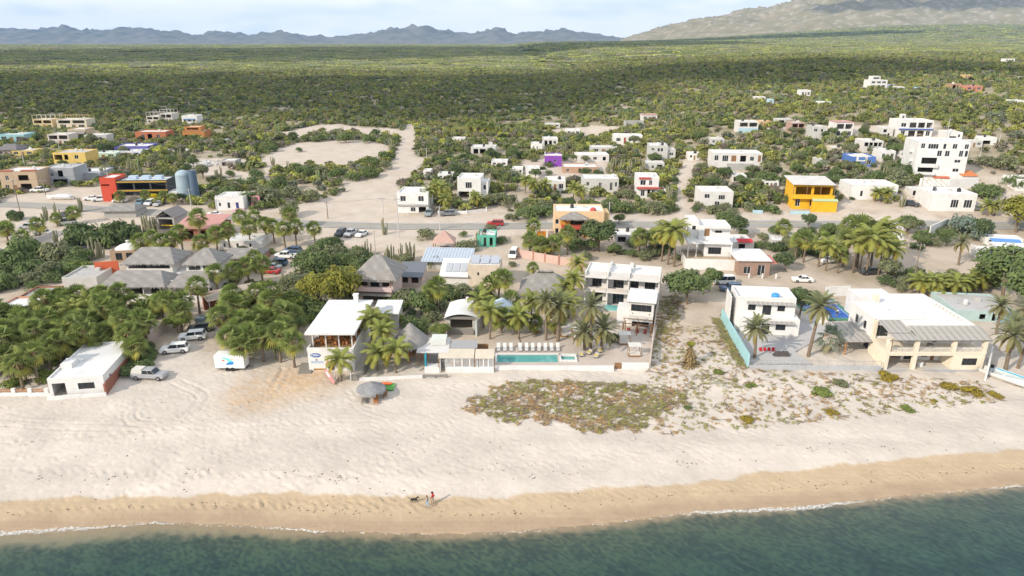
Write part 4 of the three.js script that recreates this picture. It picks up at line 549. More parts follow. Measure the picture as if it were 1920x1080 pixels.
// ---------------------------------------------------------------- the buildings between the road and the beach
const placeAt = (name, label, cat, px, py, deg = 0, group) => thing(name, label, cat, gp(px, py), -deg * Math.PI / 180, group);
const SL = [mat([.44, .42, .385], { t: T_wood, r: .9 }), mat([.38, .36, .33], { t: T_wood, r: .9 }), mat([.49, .465, .43], { t: T_wood, r: .9 })];
const foot = (px, py, r) => { const p = gp(px, py); FOOT.push([p.x, p.z, r]); };
{ // white roofed beach restaurant
  const g = placeAt('beach_restaurant', 'white beach restaurant with a huge flat white roof over an open dining deck', 'restaurant', 623, 696), w = 3.85;
  block(g, { x0: -w, x1: w, z0: 0, z1: -15, y1: 3.6, c: W1, par: .12, rc: mat([.46, .30, .14], { t: T_wood }), win: [['F', .42, 0, .56, .42, 'o'], ['F', .10, .02, .38, .14, 'd', [.5, .27, .07]]] });
  part('deck_parapet', [bx(-w - .05, w + .05, 3.603, 4.25, -.3, .04), bx(-w - .05, -w + .22, 3.603, 4.25, -15, -.303), bx(w - .22, w + .05, 3.603, 4.25, -15, -.303)], M.white, g);
  part('kitchen', bx(-w + .3, w - .3, 3.62, 6.3, -14.8, -9.5), wallM([.42, .26, .14]), g);
  for (const x of [-3.3, -1.1, 1.1, 3.3]) part('column', bx(x - .1, x + .1, 3.62, 6.45, -1.85, -1.65), M.white, g);
  for (const x of [-3.3, 3.3]) for (const z of [-5, -9]) part('column', bx(x - .1, x + .1, 3.62, 6.45, z - .1, z + .1), M.white, g);
  part('roof', bx(-4.15, 4.2, 6.46, 6.78, -16.4, -.3), M.whiteroof, g);
  part('chimney', [bx(.9, 1.7, 6.78, 8.2, -15.6, -14.8), bx(.8, 1.8, 8.2, 8.4, -15.7, -14.7)], M.white, g);
  const S = document.createElement('canvas'); S.width = 512; S.height = 256; const q = S.getContext('2d'); q.fillStyle = '#f2f2ee'; q.fillRect(0, 0, 512, 256); q.fillStyle = '#2b4d8c'; q.beginPath(); q.ellipse(256, 128, 240, 118, 0, 0, 7); q.fill(); q.strokeStyle = '#dfe8f4'; q.lineWidth = 20; q.beginPath(); q.arc(120, 128, 52, 0, 7); q.stroke(); q.beginPath(); q.moveTo(190, 160); q.bezierCurveTo(210, 60, 250, 60, 240, 150); q.bezierCurveTo(280, 60, 310, 80, 300, 150); q.bezierCurveTo(340, 70, 370, 90, 360, 150); q.bezierCurveTo(390, 120, 420, 120, 450, 110); q.stroke(); q.lineWidth = 9; q.beginPath(); q.moveTo(150, 48); q.lineTo(350, 48); q.moveTo(200, 212); q.lineTo(320, 212); q.stroke();
  const st = new THREE.CanvasTexture(S); st.colorSpace = THREE.SRGBColorSpace; const sg = new THREE.CircleGeometry(1, 40); sg.scale(.98, .46, 1).translate(-2.55, 2.95, .02); const sm = new THREE.MeshStandardMaterial({ map: st, roughness: .7 });
  const so = new THREE.Mesh(sg, sm); so.name = 'painted_sign'; g.add(so);
  part('painted_band', [bx(-3.4, -1.3, 1.78, 1.9, .002, .02), bx(-3.4, -1.3, 1.5, 1.66, .002, .02)], mat([.28, .4, .6]), g);
  part('wall_lamp', new THREE.SphereGeometry(.11, 10, 8).translate(-2.5, 2.15, .1), M.dark, g);
  part('door_canopy', slopeSlab(-.75, 1.0, 1.1, 1.75, .003, 1.95), mat([.45, .22, .1]), g);
  for (const x of [-2.9, -1.0, .7, 2.6]) for (const z of [-3.2, -6.2]) { g.updateMatrixWorld(); const t = thing('dining_table', 'round orange wood dining table with chairs under the white restaurant roof', 'table', g.localToWorld(V(x, 3.56, z)), 0, 'restaurant dining tables'); part('table_top', cyl(0, .72, .77, 0, .5, .5, 14), M.orange, t); part('leg', cyl(0, 0, .72, 0, .06), M.wood, t); for (let k = 0; k < 4; k++) { const a = k * 1.571 + .4; const cxx = Math.cos(a) * .8, czz = Math.sin(a) * .8; part('chair', [bx(cxx - .2, cxx + .2, .4, .46, czz - .2, czz + .2), cyl(cxx, 0, .4, czz, .1), bx(cxx + Math.cos(a) * .18 - .06 - .12 * Math.abs(Math.sin(a)), cxx + Math.cos(a) * .18 + .06 + .12 * Math.abs(Math.sin(a)), .46, .9, czz + Math.sin(a) * .18 - .06 - .12 * Math.abs(Math.cos(a)), czz + Math.sin(a) * .18 + .06 + .12 * Math.abs(Math.cos(a)))], M.orange, t); } }
  const s = placeAt('wooden_steps', 'grey wooden steps beside the white beach restaurant', 'steps', 571, 701); for (let i = 0; i < 5; i++) part('step', bx(-1.1, 1.1, -.3, .18 + i * .2, -.45 * i - .45, -.45 * i), M.greywood, s);
  const an = placeAt('kitchen_annex', 'small white roofed annex behind the beach restaurant', 'building', 727, 617); block(an, { x0: -2.2, x1: 2.2, z0: 0, z1: -5, y1: 3.4, c: LGREY, win: [['F', .3, .1, .6, .7, 'o']] }); part('roof_slab', slopeSlab(-2.6, 2.4, .7, 3.5, -5.4, 4.0, .2), M.whiteroof, an);
  foot(640, 640, 12);
}
{ // beach bar with glass front, pool terrace
  const o = gp(860, 699), g = thing('beach_bar', 'glass fronted beach bar with tan canvas roofs beside the pool', 'bar', o);
  part('plinth', [bx(-5.7, -3.2, -.8, 1.0, -1.6, 0), bx(-2.1, 5.9, -.8, .95, -.35, 0)], M.white, g);
  const pane = new THREE.MeshPhysicalMaterial({ color: 0xffffff, transmission: .85, roughness: .05, thickness: 0, ior: 1.45 });
  const bays = [[-2.0, -.7], [-.7, .6], [.6, 1.9], [1.9, 3.2], [3.4, 4.2], [4.2, 5.0], [5.0, 5.85]];
  for (const [a, b] of bays) { const f = part('window', [bx(a, b, .95, 1.04, -.2, -.1), bx(a, b, 2.5, 2.6, -.2, -.1), bx(a, a + .09, 1.04, 2.5, -.2, -.1), bx(b - .09, b, 1.04, 2.5, -.2, -.1)], M.frame, g); const m = new THREE.Mesh(bx(a + .05, b - .05, 1, 2.55, -.16, -.145), pane); m.name = 'pane'; f.add(m); }
  part('floor', bx(-5.4, 5.9, -.8, .3, -7, -1.605), M.concrete, g);
  part('canvas_roof', slopeSlab(-3.4, 2.6, .1, 2.75, -3.2, 3.0, .05), M.canvas, g); part('canvas_roof', slopeSlab(2.75, 6.0, .1, 2.7, -2.8, 3.1, .05), M.canvas, g);
  part('roof', slopeSlab(-1.6, 3.0, -3.4, 3.0, -5.6, 3.5, .08), mat([.36, .36, .37], { t: T_wood }), g); part('roof', slopeSlab(-7.2, -1.8, -1.8, 2.9, -7, 3.4, .12), mat([.62, .6, .58], { t: T_roof }), g);
  part('plunge_vat', bx(-5, -2.4, 3.2, 4.1, -6.9, -4.2), wallM([.62, .64, .6]), g);
  for (const [x, z] of [[-3.3, -.15], [2.68, -.15], [5.95, -.2], [-3.3, -3.2], [2.68, -3.2], [5.95, -3], [-1.6, -5.5], [3, -5.5], [-7, -2], [-7, -6.8], [-5.6, -2]]) part('post', cyl(x, .3, 2.9, z, .08), M.wood, g);
  part('counter', bx(-1.5, 4.8, .3, 1.35, -4.6, -4.0), M.greywood, g); part('shelf_unit', bx(-1.5, 4.8, .3, 2.4, -6.6, -6.2), M.wood, g);
  part('planter_wall', bx(-5.65, -5.45, 1.0, 3.1, -1.4, -.3), mat([.02, .3, .38]), g); part('door_frame', [bx(-3.1, -3.0, .1, 2.6, -.2, -.08), bx(-2.25, -2.15, .1, 2.6, -.2, -.08), bx(-3.1, -2.15, 2.6, 2.7, -.2, -.08)], M.frame, g);
  for (const x of [-1.2, .3, 1.8, 4.2]) { const t = thing('bar_table', 'small wooden table behind the bar windows', 'table', o.clone().add(V(x, .3, -1.6)), 0, 'bar tables'); part('table_top', bx(-.4, .4, .7, .75, -.4, .4), M.orange, t); part('leg', cyl(0, 0, .7, 0, .05), M.wood, t); part('bench', bx(-.5, .5, .4, .46, -1, -.65), M.wood, t); }
  foot(850, 670, 10);
  // bench in front
  const b = placeAt('beach_bench', 'long driftwood bench on the sand in front of the beach bar', 'bench', 816, 708); part('seat', bx(-2.1, 2.1, .42, .5, -.2, .2), M.greywood, b); for (const x of [-1.9, 0, 1.9]) part('leg', bx(x - .08, x + .08, -.1, .42, -.18, .18), M.greywood, b);
}
const PT = { y: 3.35 };
{ // pool terrace: x -3.2..23, z -104.2..-122
  const g = thing('pool', 'turquoise swimming pool with a small square spa at its end', 'pool', V(0, PT.y, 0));
  const pav = mat([.52, .45, .39], { t: T_soil, r: .9 }), shape = new THREE.Shape([[-3.05, 104.35], [23.3, 105.0], [26.0, 115], [28.2, 122.5], [-3.05, 122.5]].map(p => new THREE.Vector2(...p)));
  for (const r of [[-2.6, 106.2, 7.9, 109.3], [8.5, 106.6, 10.9, 108.6]]) shape.holes.push(new THREE.Path([[r[0], r[1]], [r[0], r[3]], [r[2], r[3]], [r[2], r[1]]].map(p => new THREE.Vector2(...p))));
  const tg = new THREE.ExtrudeGeometry(shape, { depth: .4, bevelEnabled: false }).rotateX(-Math.PI / 2).translate(0, PT.y - .4, 0);
  struct('pool_terrace', tg, pav);
  const basin = (x0, x1, z0, z1, dp) => [bx(x0 - .2, x1 + .2, -dp - .2, -dp, -z1 - .2, -z0 + .2), bx(x0 - .2, x0, -dp, -.42, -z1, -z0), bx(x1, x1 + .2, -dp, -.42, -z1, -z0), bx(x0 - .2, x1 + .2, -dp, -.42, -z0, -z0 + .2), bx(x0 - .2, x1 + .2, -dp, -.42, -z1 - .2, -z1)];
  part('basin', [...basin(-2.6, 7.9, 106.2, 109.3, 1.5), ...basin(8.5, 10.9, 106.6, 108.6, 1.1)], mat([.05, .42, .48], { r: .5 }), g);
  part('coping', [bx(-2.95, 8.25, .003, .07, -109.65, -109.3), bx(-2.95, -2.6, .003, .07, -109.3, -105.9), bx(8.2, 8.5, .003, .3, -109, -106.2), bx(8.2, 11.2, .003, .3, -109, -108.6), bx(10.9, 11.2, .003, .3, -108.6, -106.2), bx(8.5, 10.9, .003, .3, -106.6, -106.3)], M.white, g);
  const wm = new THREE.MeshPhysicalMaterial({ color: new THREE.Color().setRGB(.42, .86, .9), transmission: .9, roughness: .04, thickness: 0, ior: 1.33 });
  for (const [a, b, c, d] of [[-2.6, 7.9, 106.2, 109.3], [8.5, 10.9, 106.6, 108.6]]) { const m = new THREE.Mesh(new THREE.PlaneGeometry(b - a, d - c).rotateX(-Math.PI / 2).translate((a + b) / 2, -.1, -(c + d) / 2), wm); m.name = 'water'; g.add(m); }
  const w = thing('terrace_wall', 'low white wall holding the pool terrace above the sand', 'wall', V(0, PT.y, 0));
  part('wall', [bx(-3.2, 17.2, -1.6, .25, -104.4, -104.1), bx(18.6, 23.2, -1.6, .55, -104.9, -104.6), bx(17.2, 18.6, -1.6, -.55, -104.85, -104.6)], M.white, w); part('gate', bx(17.35, 18.45, -.55, .6, -104.75, -104.68), M.wood, w);
  const sw = thing('side_wall', 'tall white and brown wall running back from the pool terrace along the empty lot', 'wall', V(23.3, 2.9, -104.7)); { const L = 38.5, a = Math.atan2(37.5, 9.2); part('wall', bx(0, L, -1, 1.6, -.12, .12).rotateY(a), wallM([.55, .47, .40]), sw); }
  // sun loungers along the pool
  for (let i = 0; i < 10; i++) { const x = -2.4 + i * 1.12 + (i > 2 ? .5 : 0), l = thing('sun_lounger', 'white padded sun lounger in the row behind the pool', 'sun lounger', V(x, PT.y, -111.2), rr(-.06, .06), 'sun loungers behind the pool'); part('seat', bx(-.3, .3, .25, .38, -.5, .85), wallM([.6, .6, .6]), l); part('backrest', slopeSlab(-.3, .3, -.5, .38, -1.05, .95, .1), wallM([.64, .63, .6]), l); for (const sx of [-.25, .25]) for (const z of [-.45, .75]) part('leg', bx(sx - .04, sx + .04, 0, .25, z - .04, z + .04), M.greywood, l); }
  // day beds with wooden frames
  for (const [px, py, lab] of [[1171, 650, 'wooden day bed with a pale canopy beside the hotel pergola'], [1190, 672, 'wooden day bed with a green plant beside the terrace wall'], [1062, 634, 'white canvas day bed between the date palms'], [1085, 640, 'long white canvas shelter behind the date palms'], [1005, 625, 'pale sunshade over a table by the palm row']]) { const p = gp(px, py); p.y = PT.y; const d = thing('day_bed', lab, 'day bed', p); part('mattress', bx(-1, 1, .3, .5, -1.4, 0), wallM([.66, .62, .56]), d); part('base', bx(-1.05, 1.05, .05, .3, -1.45, .05), M.wood, d); for (const x of [-1, 1]) for (const z of [-1.4, 0]) part('post', bx(x - .05, x + .05, .3, 2, z - .05, z + .05), M.wood, d); part('canopy', slopeSlab(-1.1, 1.1, .1, 2.0, -1.5, 2.12, .05), wallM([.62, .6, .56]), d); }
  for (const [px, py] of [[1090, 672], [1105, 668], [1118, 674], [1125, 664]]) { const p = gp(px, py); p.y = PT.y; const c = thing('lounge_chair', 'grey woven lounge chair with a yellow cushion round the spa', 'chair', p, rr(-1, 1), 'lounge chairs by the spa'); part('seat', bx(-.35, .35, .2, .4, -.35, .35), mat([.4, .4, .4]), c); part('backrest', bx(-.35, .35, .4, .85, -.42, -.3), mat([.4, .4, .4]), c); part('cushion', bx(-.25, .25, .4, .5, -.28, .3), mat([.6, .45, .06]), c); part('base', bx(-.3, .3, 0, .2, -.3, .3), M.dark, c); }
  const sc = gp(975, 652); sc.y = PT.y; const s = thing('bronze_sculpture', 'small dark bronze dancing figure on a round base behind the loungers', 'sculpture', sc.add(V(8.6, 0, 0).multiplyScalar(0)));
  part('base', cyl(0, 0, .15, 0, .3), M.dark, s); part('figure', [bar(V(0, .15, 0), V(.05, .8, 0), .06), bar(V(.05, .8, 0), V(-.05, 1.35, 0), .1, 7, .08), bar(V(-.05, 1.3, 0), V(-.35, 1.75, 0), .04), bar(V(-.05, 1.3, 0), V(.3, 1.1, .1), .04), new THREE.SphereGeometry(.11, 9, 8).translate(-.06, 1.52, 0)], M.dark, s);
}
{ // hotel
  const g = placeAt('hotel', 'white two storey hotel with balconies and pale awnings behind the pool', 'hotel', 1163, 578, 14), w = 7.6, H2 = 7.1;
  const bays = [[-w, -2.9], [-2.9, 1.4], [1.4, w]];
  block(g, { x0: -w, x1: w, z0: -1.8, z1: -8, y1: H2, c: W2, par: .3, win: [['F', .09, .53, .22, .86, 'k'], ['F', .38, .53, .52, .86, 'k'], ['F', .61, .53, .72, .88, 'k'], ['F', .8, .53, .94, .86, 'k'], ['F', .09, .03, .24, .38, 'k'], ['F', .38, .03, .53, .38, 'k']] });
  for (const x of [-w + .15, -2.9, 1.4, w - .15]) part('fin_wall', bx(x - .15, x + .15, x > 2 ? -1 : -1, H2 + .25, -1.797, .05), wallM(W2), g);
  part('balcony', bx(-w + .3, w - .3, 3.2, 3.5, -1.797, .3), wallM(W2), g); part('ground_terrace', bx(-w, 2, -1, .25, -1.797, 2.4), wallM(LGREY), g);
  for (const [a, b] of bays) { part('awning', slopeSlab(a + .2, b - .2, .55, H2 - .75, -1.79, H2 - .1, .05), mat([.55, .52, .48], { t: T_stucco }), g); part('balcony_rail', [bx(a + .2, b - .2, 4.15, 4.22, .18, .24), bx(a + .2, b - .2, 3.5, 4.15, .2, .215)], wallM([.6, .55, .5]), g); part('lounger', [bx(a + .8, a + 2.2, 3.6, 3.85, -.9, -.2)], M.orange, g); }
  part('roof_kerb', [bx(-3.05, -2.75, H2, H2 + .45, -8, -1.797), bx(1.25, 1.55, H2, H2 + .45, -8, -1.797)], M.white, g); part('chimney', bx(-3.3, -2.7, H2, H2 + 1, -4.4, -3.8), wallM(W2), g); part('chimney', bx(1.2, 1.9, H2, H2 + 1.4, -5, -4.3), wallM(W2), g);
  part('plunge_pool', bx(-3, 2.2, .25, .75, .6, 2.3), mat([.16, .42, .42], { r: .2 }), g);
  const t = placeAt('hotel_tower', 'white two level annex with a broad flat roof and one wide brown window', 'building', 1200, 614, 14); block(t, { x0: -2.3, x1: 2.3, z0: 0, z1: -6.5, y1: 5.3, c: W2, noroof: 1, win: [['F', .08, .62, .92, .88, 'k'], ['F', .15, 0, .85, .34, 'o']] }); part('roof', bx(-2.75, 2.75, 5.303, 5.55, -7, .6), M.whiteroof, t); part('awning', slopeSlab(-2.3, 2.3, 2.6, 2.25, .002, 2.45, .06), wallM([.58, .55, .5]), t); for (const x of [-2.6, 2.4]) part('post', cyl(x, -.3, 2.4, 3, .09), M.wood, t); part('wall_lamp', [new THREE.SphereGeometry(.1).translate(-1.6, 2.85, .1), new THREE.SphereGeometry(.1).translate(1.6, 2.85, .1)], M.dark, t); part('link_wing', bx(-4.6, -2.3, -.5, 3.4, -4, -.4), M.white, t);
  const pg = placeAt('hotel_pergola', 'rough wooden pergola over red chairs in front of the hotel annex', 'pergola', 1193, 632, 14); for (const x of [-2.6, 0, 2.6]) for (const z of [0, -2.6]) part('post', cyl(x, -.3, 2.5, z, .08), M.wood, pg); part('beam', [bx(-2.8, 2.8, 2.5, 2.62, -.06, .06), bx(-2.8, 2.8, 2.5, 2.62, -2.66, -2.54)], M.wood, pg); for (const x of [-1.6, 0, 1.5]) part('chair', [bx(x - .3, x + .3, .35, .45, -1.8, -1.2), bx(x - .3, x + .3, .45, 1, -1.85, -1.75), bx(x - .25, x + .25, -.1, .35, -1.7, -1.3)], mat([.3, .06, .04]), pg);
  foot(1165, 545, 11); foot(1200, 590, 7);
}
{ // big house beyond the court
  const g = placeAt('beach_villa', 'large white and cream beach villa with a slatted balcony awning and flat roofs', 'villa', 1747, 694), X = 8.4;
  block(g, { x0: -7.7, x1: -3.52, z0: -6, z1: -15.2, y1: 6.9, c: W1, par: .5, win: [['F', .1, .54, .62, .84, 'k'], ['F', .3, .05, .85, .36, 'k'], ['L', .25, .56, .36, .78, 'k'], ['L', .6, .56, .71, .78, 'k'], ['L', .72, .05, .92, .38, 'k']] });
  block(g, { x0: -3.5, x1: X - .2, z0: -3.6, z1: -19.4, y1: 6.9, c: W1, par: .55, win: [['F', .04, .54, .16, .84, 'k'], ['F', .24, .56, .36, .8], ['F', .42, .52, .49, .84, 'd'], ['F', .6, .6, .86, .82, 'k'], ['F', .04, .05, .22, .36, 'k'], ['F', .3, .1, .4, .34], ['F', .44, .02, .5, .36, 'd']] });
  const cm = wallM(CREAM);
  block(g, { x0: 3.2, x1: X + .1, z0: .05, z1: -3.55, y1: 3.1, c: cm, par: .02, rc: [.5, .48, .45], win: [['F', .3, .3, .78, .72, 'k']] });
  part('balcony', [bx(-X + .1, 3.19, 2.72, 3.1, -3.58, .05), bx(-X + .1, X + .15, 3.103, 3.42, -3.58, .12), bx(-7.65, -3.52, 3.0, 3.4, -5.98, -3.6)], cm, g);
  for (const x of [-X + .35, -3.3, 3.0]) part('pillar', bx(x - .3, x + .3, x > 2.5 ? 3.42 : -.8, 5.55, -.55, .1), cm, g); part('pillar', bx(X - .5, X + .1, 3.42, 5.55, -.6, .1), cm, g);
  part('pilaster', bx(-7.95, -7.4, -1, 6.9, -6.3, -5.6), cm, g); part('stair_wall', frustum(-1, [-8.1, -7.75, -5.55, .1], 3.3, [-8.1, -7.75, -5.55, -.2]), cm, g); part('wooden_post', cyl(-7.6, 3.42, 5.7, -.1, .11), M.orange, g);
  for (const [a, b] of [[-X + .7, -3.6], [-3.0, 2.7], [3.3, X - .5]]) { const r = part('railing', [bx(a, b, 4.28, 4.33, -.12, -.07), ...[0, .25, .5, .75, 1].map(u => bx(a + (b - a) * u - .02, a + (b - a) * u + .02, 3.42, 4.28, -.11, -.07))], M.metal, g); const pm = new THREE.Mesh(bx(a, b, 3.5, 4.22, -.1, -.09), new THREE.MeshPhysicalMaterial({ color: 0xffffff, transmission: .9, roughness: .05, thickness: 0 })); pm.name = 'pane'; r.add(pm); }
  slats(g, -X + .9, -3.5, .55, 5.75, -5.9, 6.85, 12, SL); slats(g, -3.5, X + .5, .55, 5.75, -3.3, 6.75, 32, SL); part('awning_beam', [bx(-X + .2, X + .5, 5.55, 5.7, .2, .35), bx(-X + .2, X + .5, 6.1, 6.22, -1.7, -1.55)], M.greywood, g);
  { const vg = new THREE.CylinderGeometry(3.2, 3.2, 3.2, 22, 1, false, 0, Math.PI).rotateZ(Math.PI / 2).rotateY(Math.PI / 2).scale(1, .35, 1).translate(0, 6.38, -9); part('roof_vault', vg, M.white, g); }
  part('skylight_kerb', [bx(-3.2, -1.5, 6.35, 6.95, -11.1, -10.9), bx(1.8, 5, 6.35, 6.7, -9, -8.8)], M.white, g); part('chimney', [bx(-3.2, -2.2, 6.35, 7.9, -16.5, -15.6)], cm, g);
  for (let i = 0; i < 8; i++) part('roof_vent', bx(X - .9, X - .6, 6.36, 6.8, -7 - i * 1.1, -6.6 - i * 1.1), wallM(W2), g);
  block(g, { x0: -3.45, x1: 3.4, z0: -19.42, z1: -25.5, y1: 5.8, c: W1, par: .4 });
  part('stone_base', [bx(-X - .4, X + .25, -1.8, .12, .12, .5)], wallM([.4, .4, .41]), g); part('terrace_floor', bx(-X, 3.19, -.5, .1, -3.58, .1), wallM(LGREY), g);
  part('table', [cyl(-1.2, .1, .8, -1.6, .55, .55, 12)], M.white, g); part('table', [cyl(0, 3.42, 4.1, -1.8, .5, .5, 12)], M.greywood, g);
  const pr = placeAt('slatted_porch', 'weathered slatted lean to roof on wooden posts beside the large villa', 'porch', 1617, 666); slats(pr, -3.6, 2.0, .4, 2.7, -8, 3.1, 16, SL); for (const [x, z] of [[-3.3, .1], [2, .1], [-3.3, -7.6]]) part('post', cyl(x, -.3, 2.7, z, .12), M.orange, pr); part('beam', [bx(-3.6, 2.4, 2.5, 2.64, 0, .14), bx(-3.6, 2.4, 2.85, 2.97, -7.8, -7.66)], M.wood, pr);
  const fw = wallRun('white boundary wall at the far end of the large villa', [[1847, 713], [1856, 672]], 2.6, .25, W1);
  foot(1747, 640, 13);
  // paved yard, court
  const yard = gpoly([[1404, 686], [1366, 606], [1500, 602], [1590, 604], [1530, 640], [1490, 662], [1520, 690]]); const ys = new THREE.Shape(yard.map(p => new THREE.Vector2(p[0], -p[1]))); const yg = new THREE.ShapeGeometry(ys).rotateX(-Math.PI / 2); const yp = yg.attributes.position; for (let i = 0; i < yp.count; i++) yp.setY(i, H(yp.getX(i), yp.getZ(i)) + .09);
  struct('paved_yard', new THREE.ExtrudeGeometry(ys, { depth: .3, bevelEnabled: false }).rotateX(-Math.PI / 2).translate(0, 2.95, 0), mat([.46, .45, .44], { t: T_roof, r: .9 }));
  const ct = gp(1563, 598), c = thing('sports_court', 'blue and green sports court with white lines behind the villa', 'court', V(ct.x, ct.y + .25, ct.z)); part('green_border', bx(-4.6, 4.6, -.6, .02, -15, 1), mat([.07, .22, .16]), c); part('blue_surface', bx(-3.7, 3.7, .023, .04, -14, 0), mat([.03, .12, .42]), c); part('line', [bx(-3.5, 3.5, .043, .05, -7.05, -6.95), bx(-3.5, -3.4, .043, .05, -13.5, -.5), bx(3.4, 3.5, .043, .05, -13.5, -.5), bx(-.05, .05, .043, .05, -13.5, -7.2)], mat([.7, .7, .7]), c);
  const nt = part('net', [bx(-3.9, 3.9, .1, .95, -7.02, -7.0), cyl(-3.9, 0, 1.1, -7, .05), cyl(3.9, 0, 1.1, -7, .05)], mat([.35, .37, .4]), c);
  wallRun('white wall with a wire top closing the sports court', [[1500, 600], [1552, 608]], 1.9, .2, W1); wallRun('white back wall of the sports court along the dirt street', [[1546, 556], [1592, 554]], 2.2, .2, W1); foot(1563, 580, 8);
  // railing and glass along the front of the yard
  const fr = placeAt('yard_fence', 'low grey wall with a glass and steel rail along the villa yard', 'fence', 1404, 690); { const e = gp(1650, 697).sub(gp(1404, 690)), L = Math.hypot(e.x, e.z), a = -Math.atan2(e.z, e.x); part('wall', bx(0, L, -1.6, .55, -.15, .15).rotateY(a), wallM([.45, .46, .47]), fr); part('railing', [bx(0, L, 1.4, 1.45, -.03, .03), ...Array.from({ length: 16 }, (_, i) => bx(L * i / 15 - .025, L * i / 15 + .025, .55, 1.4, -.025, .025))].map(q => q.rotateY(a)), M.metal, fr); }
  const bw = wallRun('tall pale blue painted wall between the villa yard and the sandy lot', [[1402, 690], [1352, 597]], 2.3, .22, [.36, .62, .66]);
}
{ // white house by the blue wall
  const g = placeAt('beach_house', 'small white two storey house with a blue roof tank and ragged window awnings', 'house', 1441, 629, 7);
  block(g, { x0: -5.3, x1: 5.3, z0: 0, z1: -4, y1: 3.3, c: W1, par: .05, rc: M.white, win: [['F', .11, .35, .28, .7, 'k'], ['F', .36, .02, .5, .72, 'k'], ['F', .6, .35, .77, .7, 'k']] });
  block(g, { x0: -6.1, x1: 4.6, z0: -1.6, z1: -8, y1: 7.0, c: W1, par: .7, win: [['F', .2, .62, .33, .78, 'k'], ['F', .45, .5, .6, .78, 'k'], ['F', .7, .62, .83, .78, 'k']] });
  slats(g, -4.6, 4.2, .9, 2.7, .03, 2.95, 30, SL, 'awning_slat'); slats(g, -4.4, 4.2, -.8, 5.8, -1.57, 6.15, 30, SL, 'awning_slat');
  for (let i = 0; i < 14; i++) part('stair_slat', bx(-7.0, -6.15, .3 + i * .45, .38 + i * .45, -2.2 - i * .3, -1.7 - i * .3), M.greywood, g); part('stair_wall', bx(-7.2, -7.02, -1, 6.8, -6.5, -1.8), M.white, g);
  g.updateMatrixWorld(); tank(g.localToWorld(V(1.2, 6.3, -3.4)), 'bright blue round water tank on the small white two storey house', [.05, .27, .6], .75, 1.0); foot(1440, 600, 8);
}
{ // thatched compound
  const g = placeAt('thatched_compound', 'sprawling white walled house under several grey palm thatch roofs', 'house', 305, 556);
  const th = (x0, x1, z0, z1, y0, y1, rx) => part('thatch_roof', thatchGeo(x0, x1, z0, z1, y0, y1, rx), M.thatch, g, false);
  block(g, { x0: -11, x1: 3, z0: 0, z1: -9, y1: 3.6, c: W2, par: .3, win: [['F', .05, .1, .2, .7, 'o'], ['F', .3, .1, .5, .7, 'o'], ['F', .62, .1, .8, .75, 'o']] }); block(g, { x0: 3.02, x1: 11, z0: -.6, z1: -9, y1: 3.6, c: W2, par: .3, win: [['F', .08, .2, .3, .8, 'o'], ['F', .4, .2, .65, .8, 'o'], ['F', .75, .2, .95, .8, 'o']] });
  part('terrace_wall', [bx(-12, -.2, -1.5, 1.5, 2.6, 2.9), bx(3, 11.4, -1.5, 1.2, 2.8, 3.1)], M.white, g); part('terrace_floor', bx(-12, 11, -1.5, .35, 0, 2.6), wallM([.5, .45, .4]), g);
  th(-11.6, 2.4, -5.2, 3, 3.2, 5.6, 4.6); th(2.6, 11.8, -5.2, 2.6, 3.0, 5.4, 2.6);
  block(g, { x0: -10.2, x1: 0, z0: -6, z1: -14, y1: 5.6, c: W2, par: .1, win: [['F', .05, .78, .95, .96, 'o']] }); block(g, { x0: 3, x1: 10, z0: -6, z1: -13, y1: 5.4, c: W2, par: .1, win: [['F', .08, .74, .46, .97, 'o'], ['F', .54, .74, .93, .97, 'o']] });
  th(-11, .9, -14.6, -5.4, 5.6, 8.2, 3.2); th(2.4, 10.6, -13.6, -5.4, 5.4, 8.2, .5);
  for (const x of [-11.3, -7, -2.5, 2.7, 7, 11.3]) part('post', cyl(x, .3, 3.2, 2.4, .12), M.white, g);
  foot(305, 530, 14);
  wallRun('orange red courtyard wall beside the thatched compound', [[182, 520], [226, 517]], 3.6, .3, [.55, .12, .05]); wallRun('dark red gate wall at the corner of the thatched compound', [[383, 582], [414, 570]], 3.2, .3, BRICK);
  B('grey slab roofed store beside the orange red courtyard wall', 152, 540, 62, 20, 9, -4, LGREY, [], { rc: [.45, .44, .42] });
  B('grey thatched side wing behind the thatched compound', 450, 500, 74, 14, 8, 0, [.3, .14, .1], [], { f: (g2, w, h, d) => part('thatch_roof', thatchGeo(-w / 2, w / 2, -d, .5, h, h + 1.4, w * .35), M.thatch, g2, false) });
  B('long white flat roofed annex behind the fan palms', 452, 467, 80, 11, 8, 0, W2, [['F', .1, .2, .15, .7], ['F', .4, .2, .46, .7], ['F', .7, .2, .76, .7]]);
  // domed house
  const d = placeAt('domed_house', 'square brown brick house with a low white dome and lantern', 'house', 234, 492, -4); block(d, { x0: -3.1, x1: 3.1, z0: 0, z1: -6.2, y1: 3, c: [.36, .25, .17], win: [['F', .2, .2, .45, .8, 'k'], ['F', .6, .2, .85, .8, 'k']] }); part('dome', new THREE.SphereGeometry(4.35, 26, 10, 0, 6.2832, 0, .78).scale(1, .95, 1).translate(0, -.1, -3.1), M.white, d); part('lantern', [cyl(0, 4.0, 4.6, -3.1, .3, .3, 10), cyl(0, 4.6, 4.75, -3.1, .4, .4, 10)], M.white, d);
  // pink roofed house with dark red walls
  B('dark red house under a broad pale pink roof', 372, 452, 70, 24, 10, 2, BRICK, [['F', .1, .1, .4, .8, 'o'], ['F', .6, .2, .9, .8, 'o']], { f: (g2, w, h, dd) => part('pink_roof', slopeSlab(-w * .62, w * .55, 1, h + .2, -dd, h + 1.6, .15), mat([.52, .27, .24], { t: T_roof }), g2) });
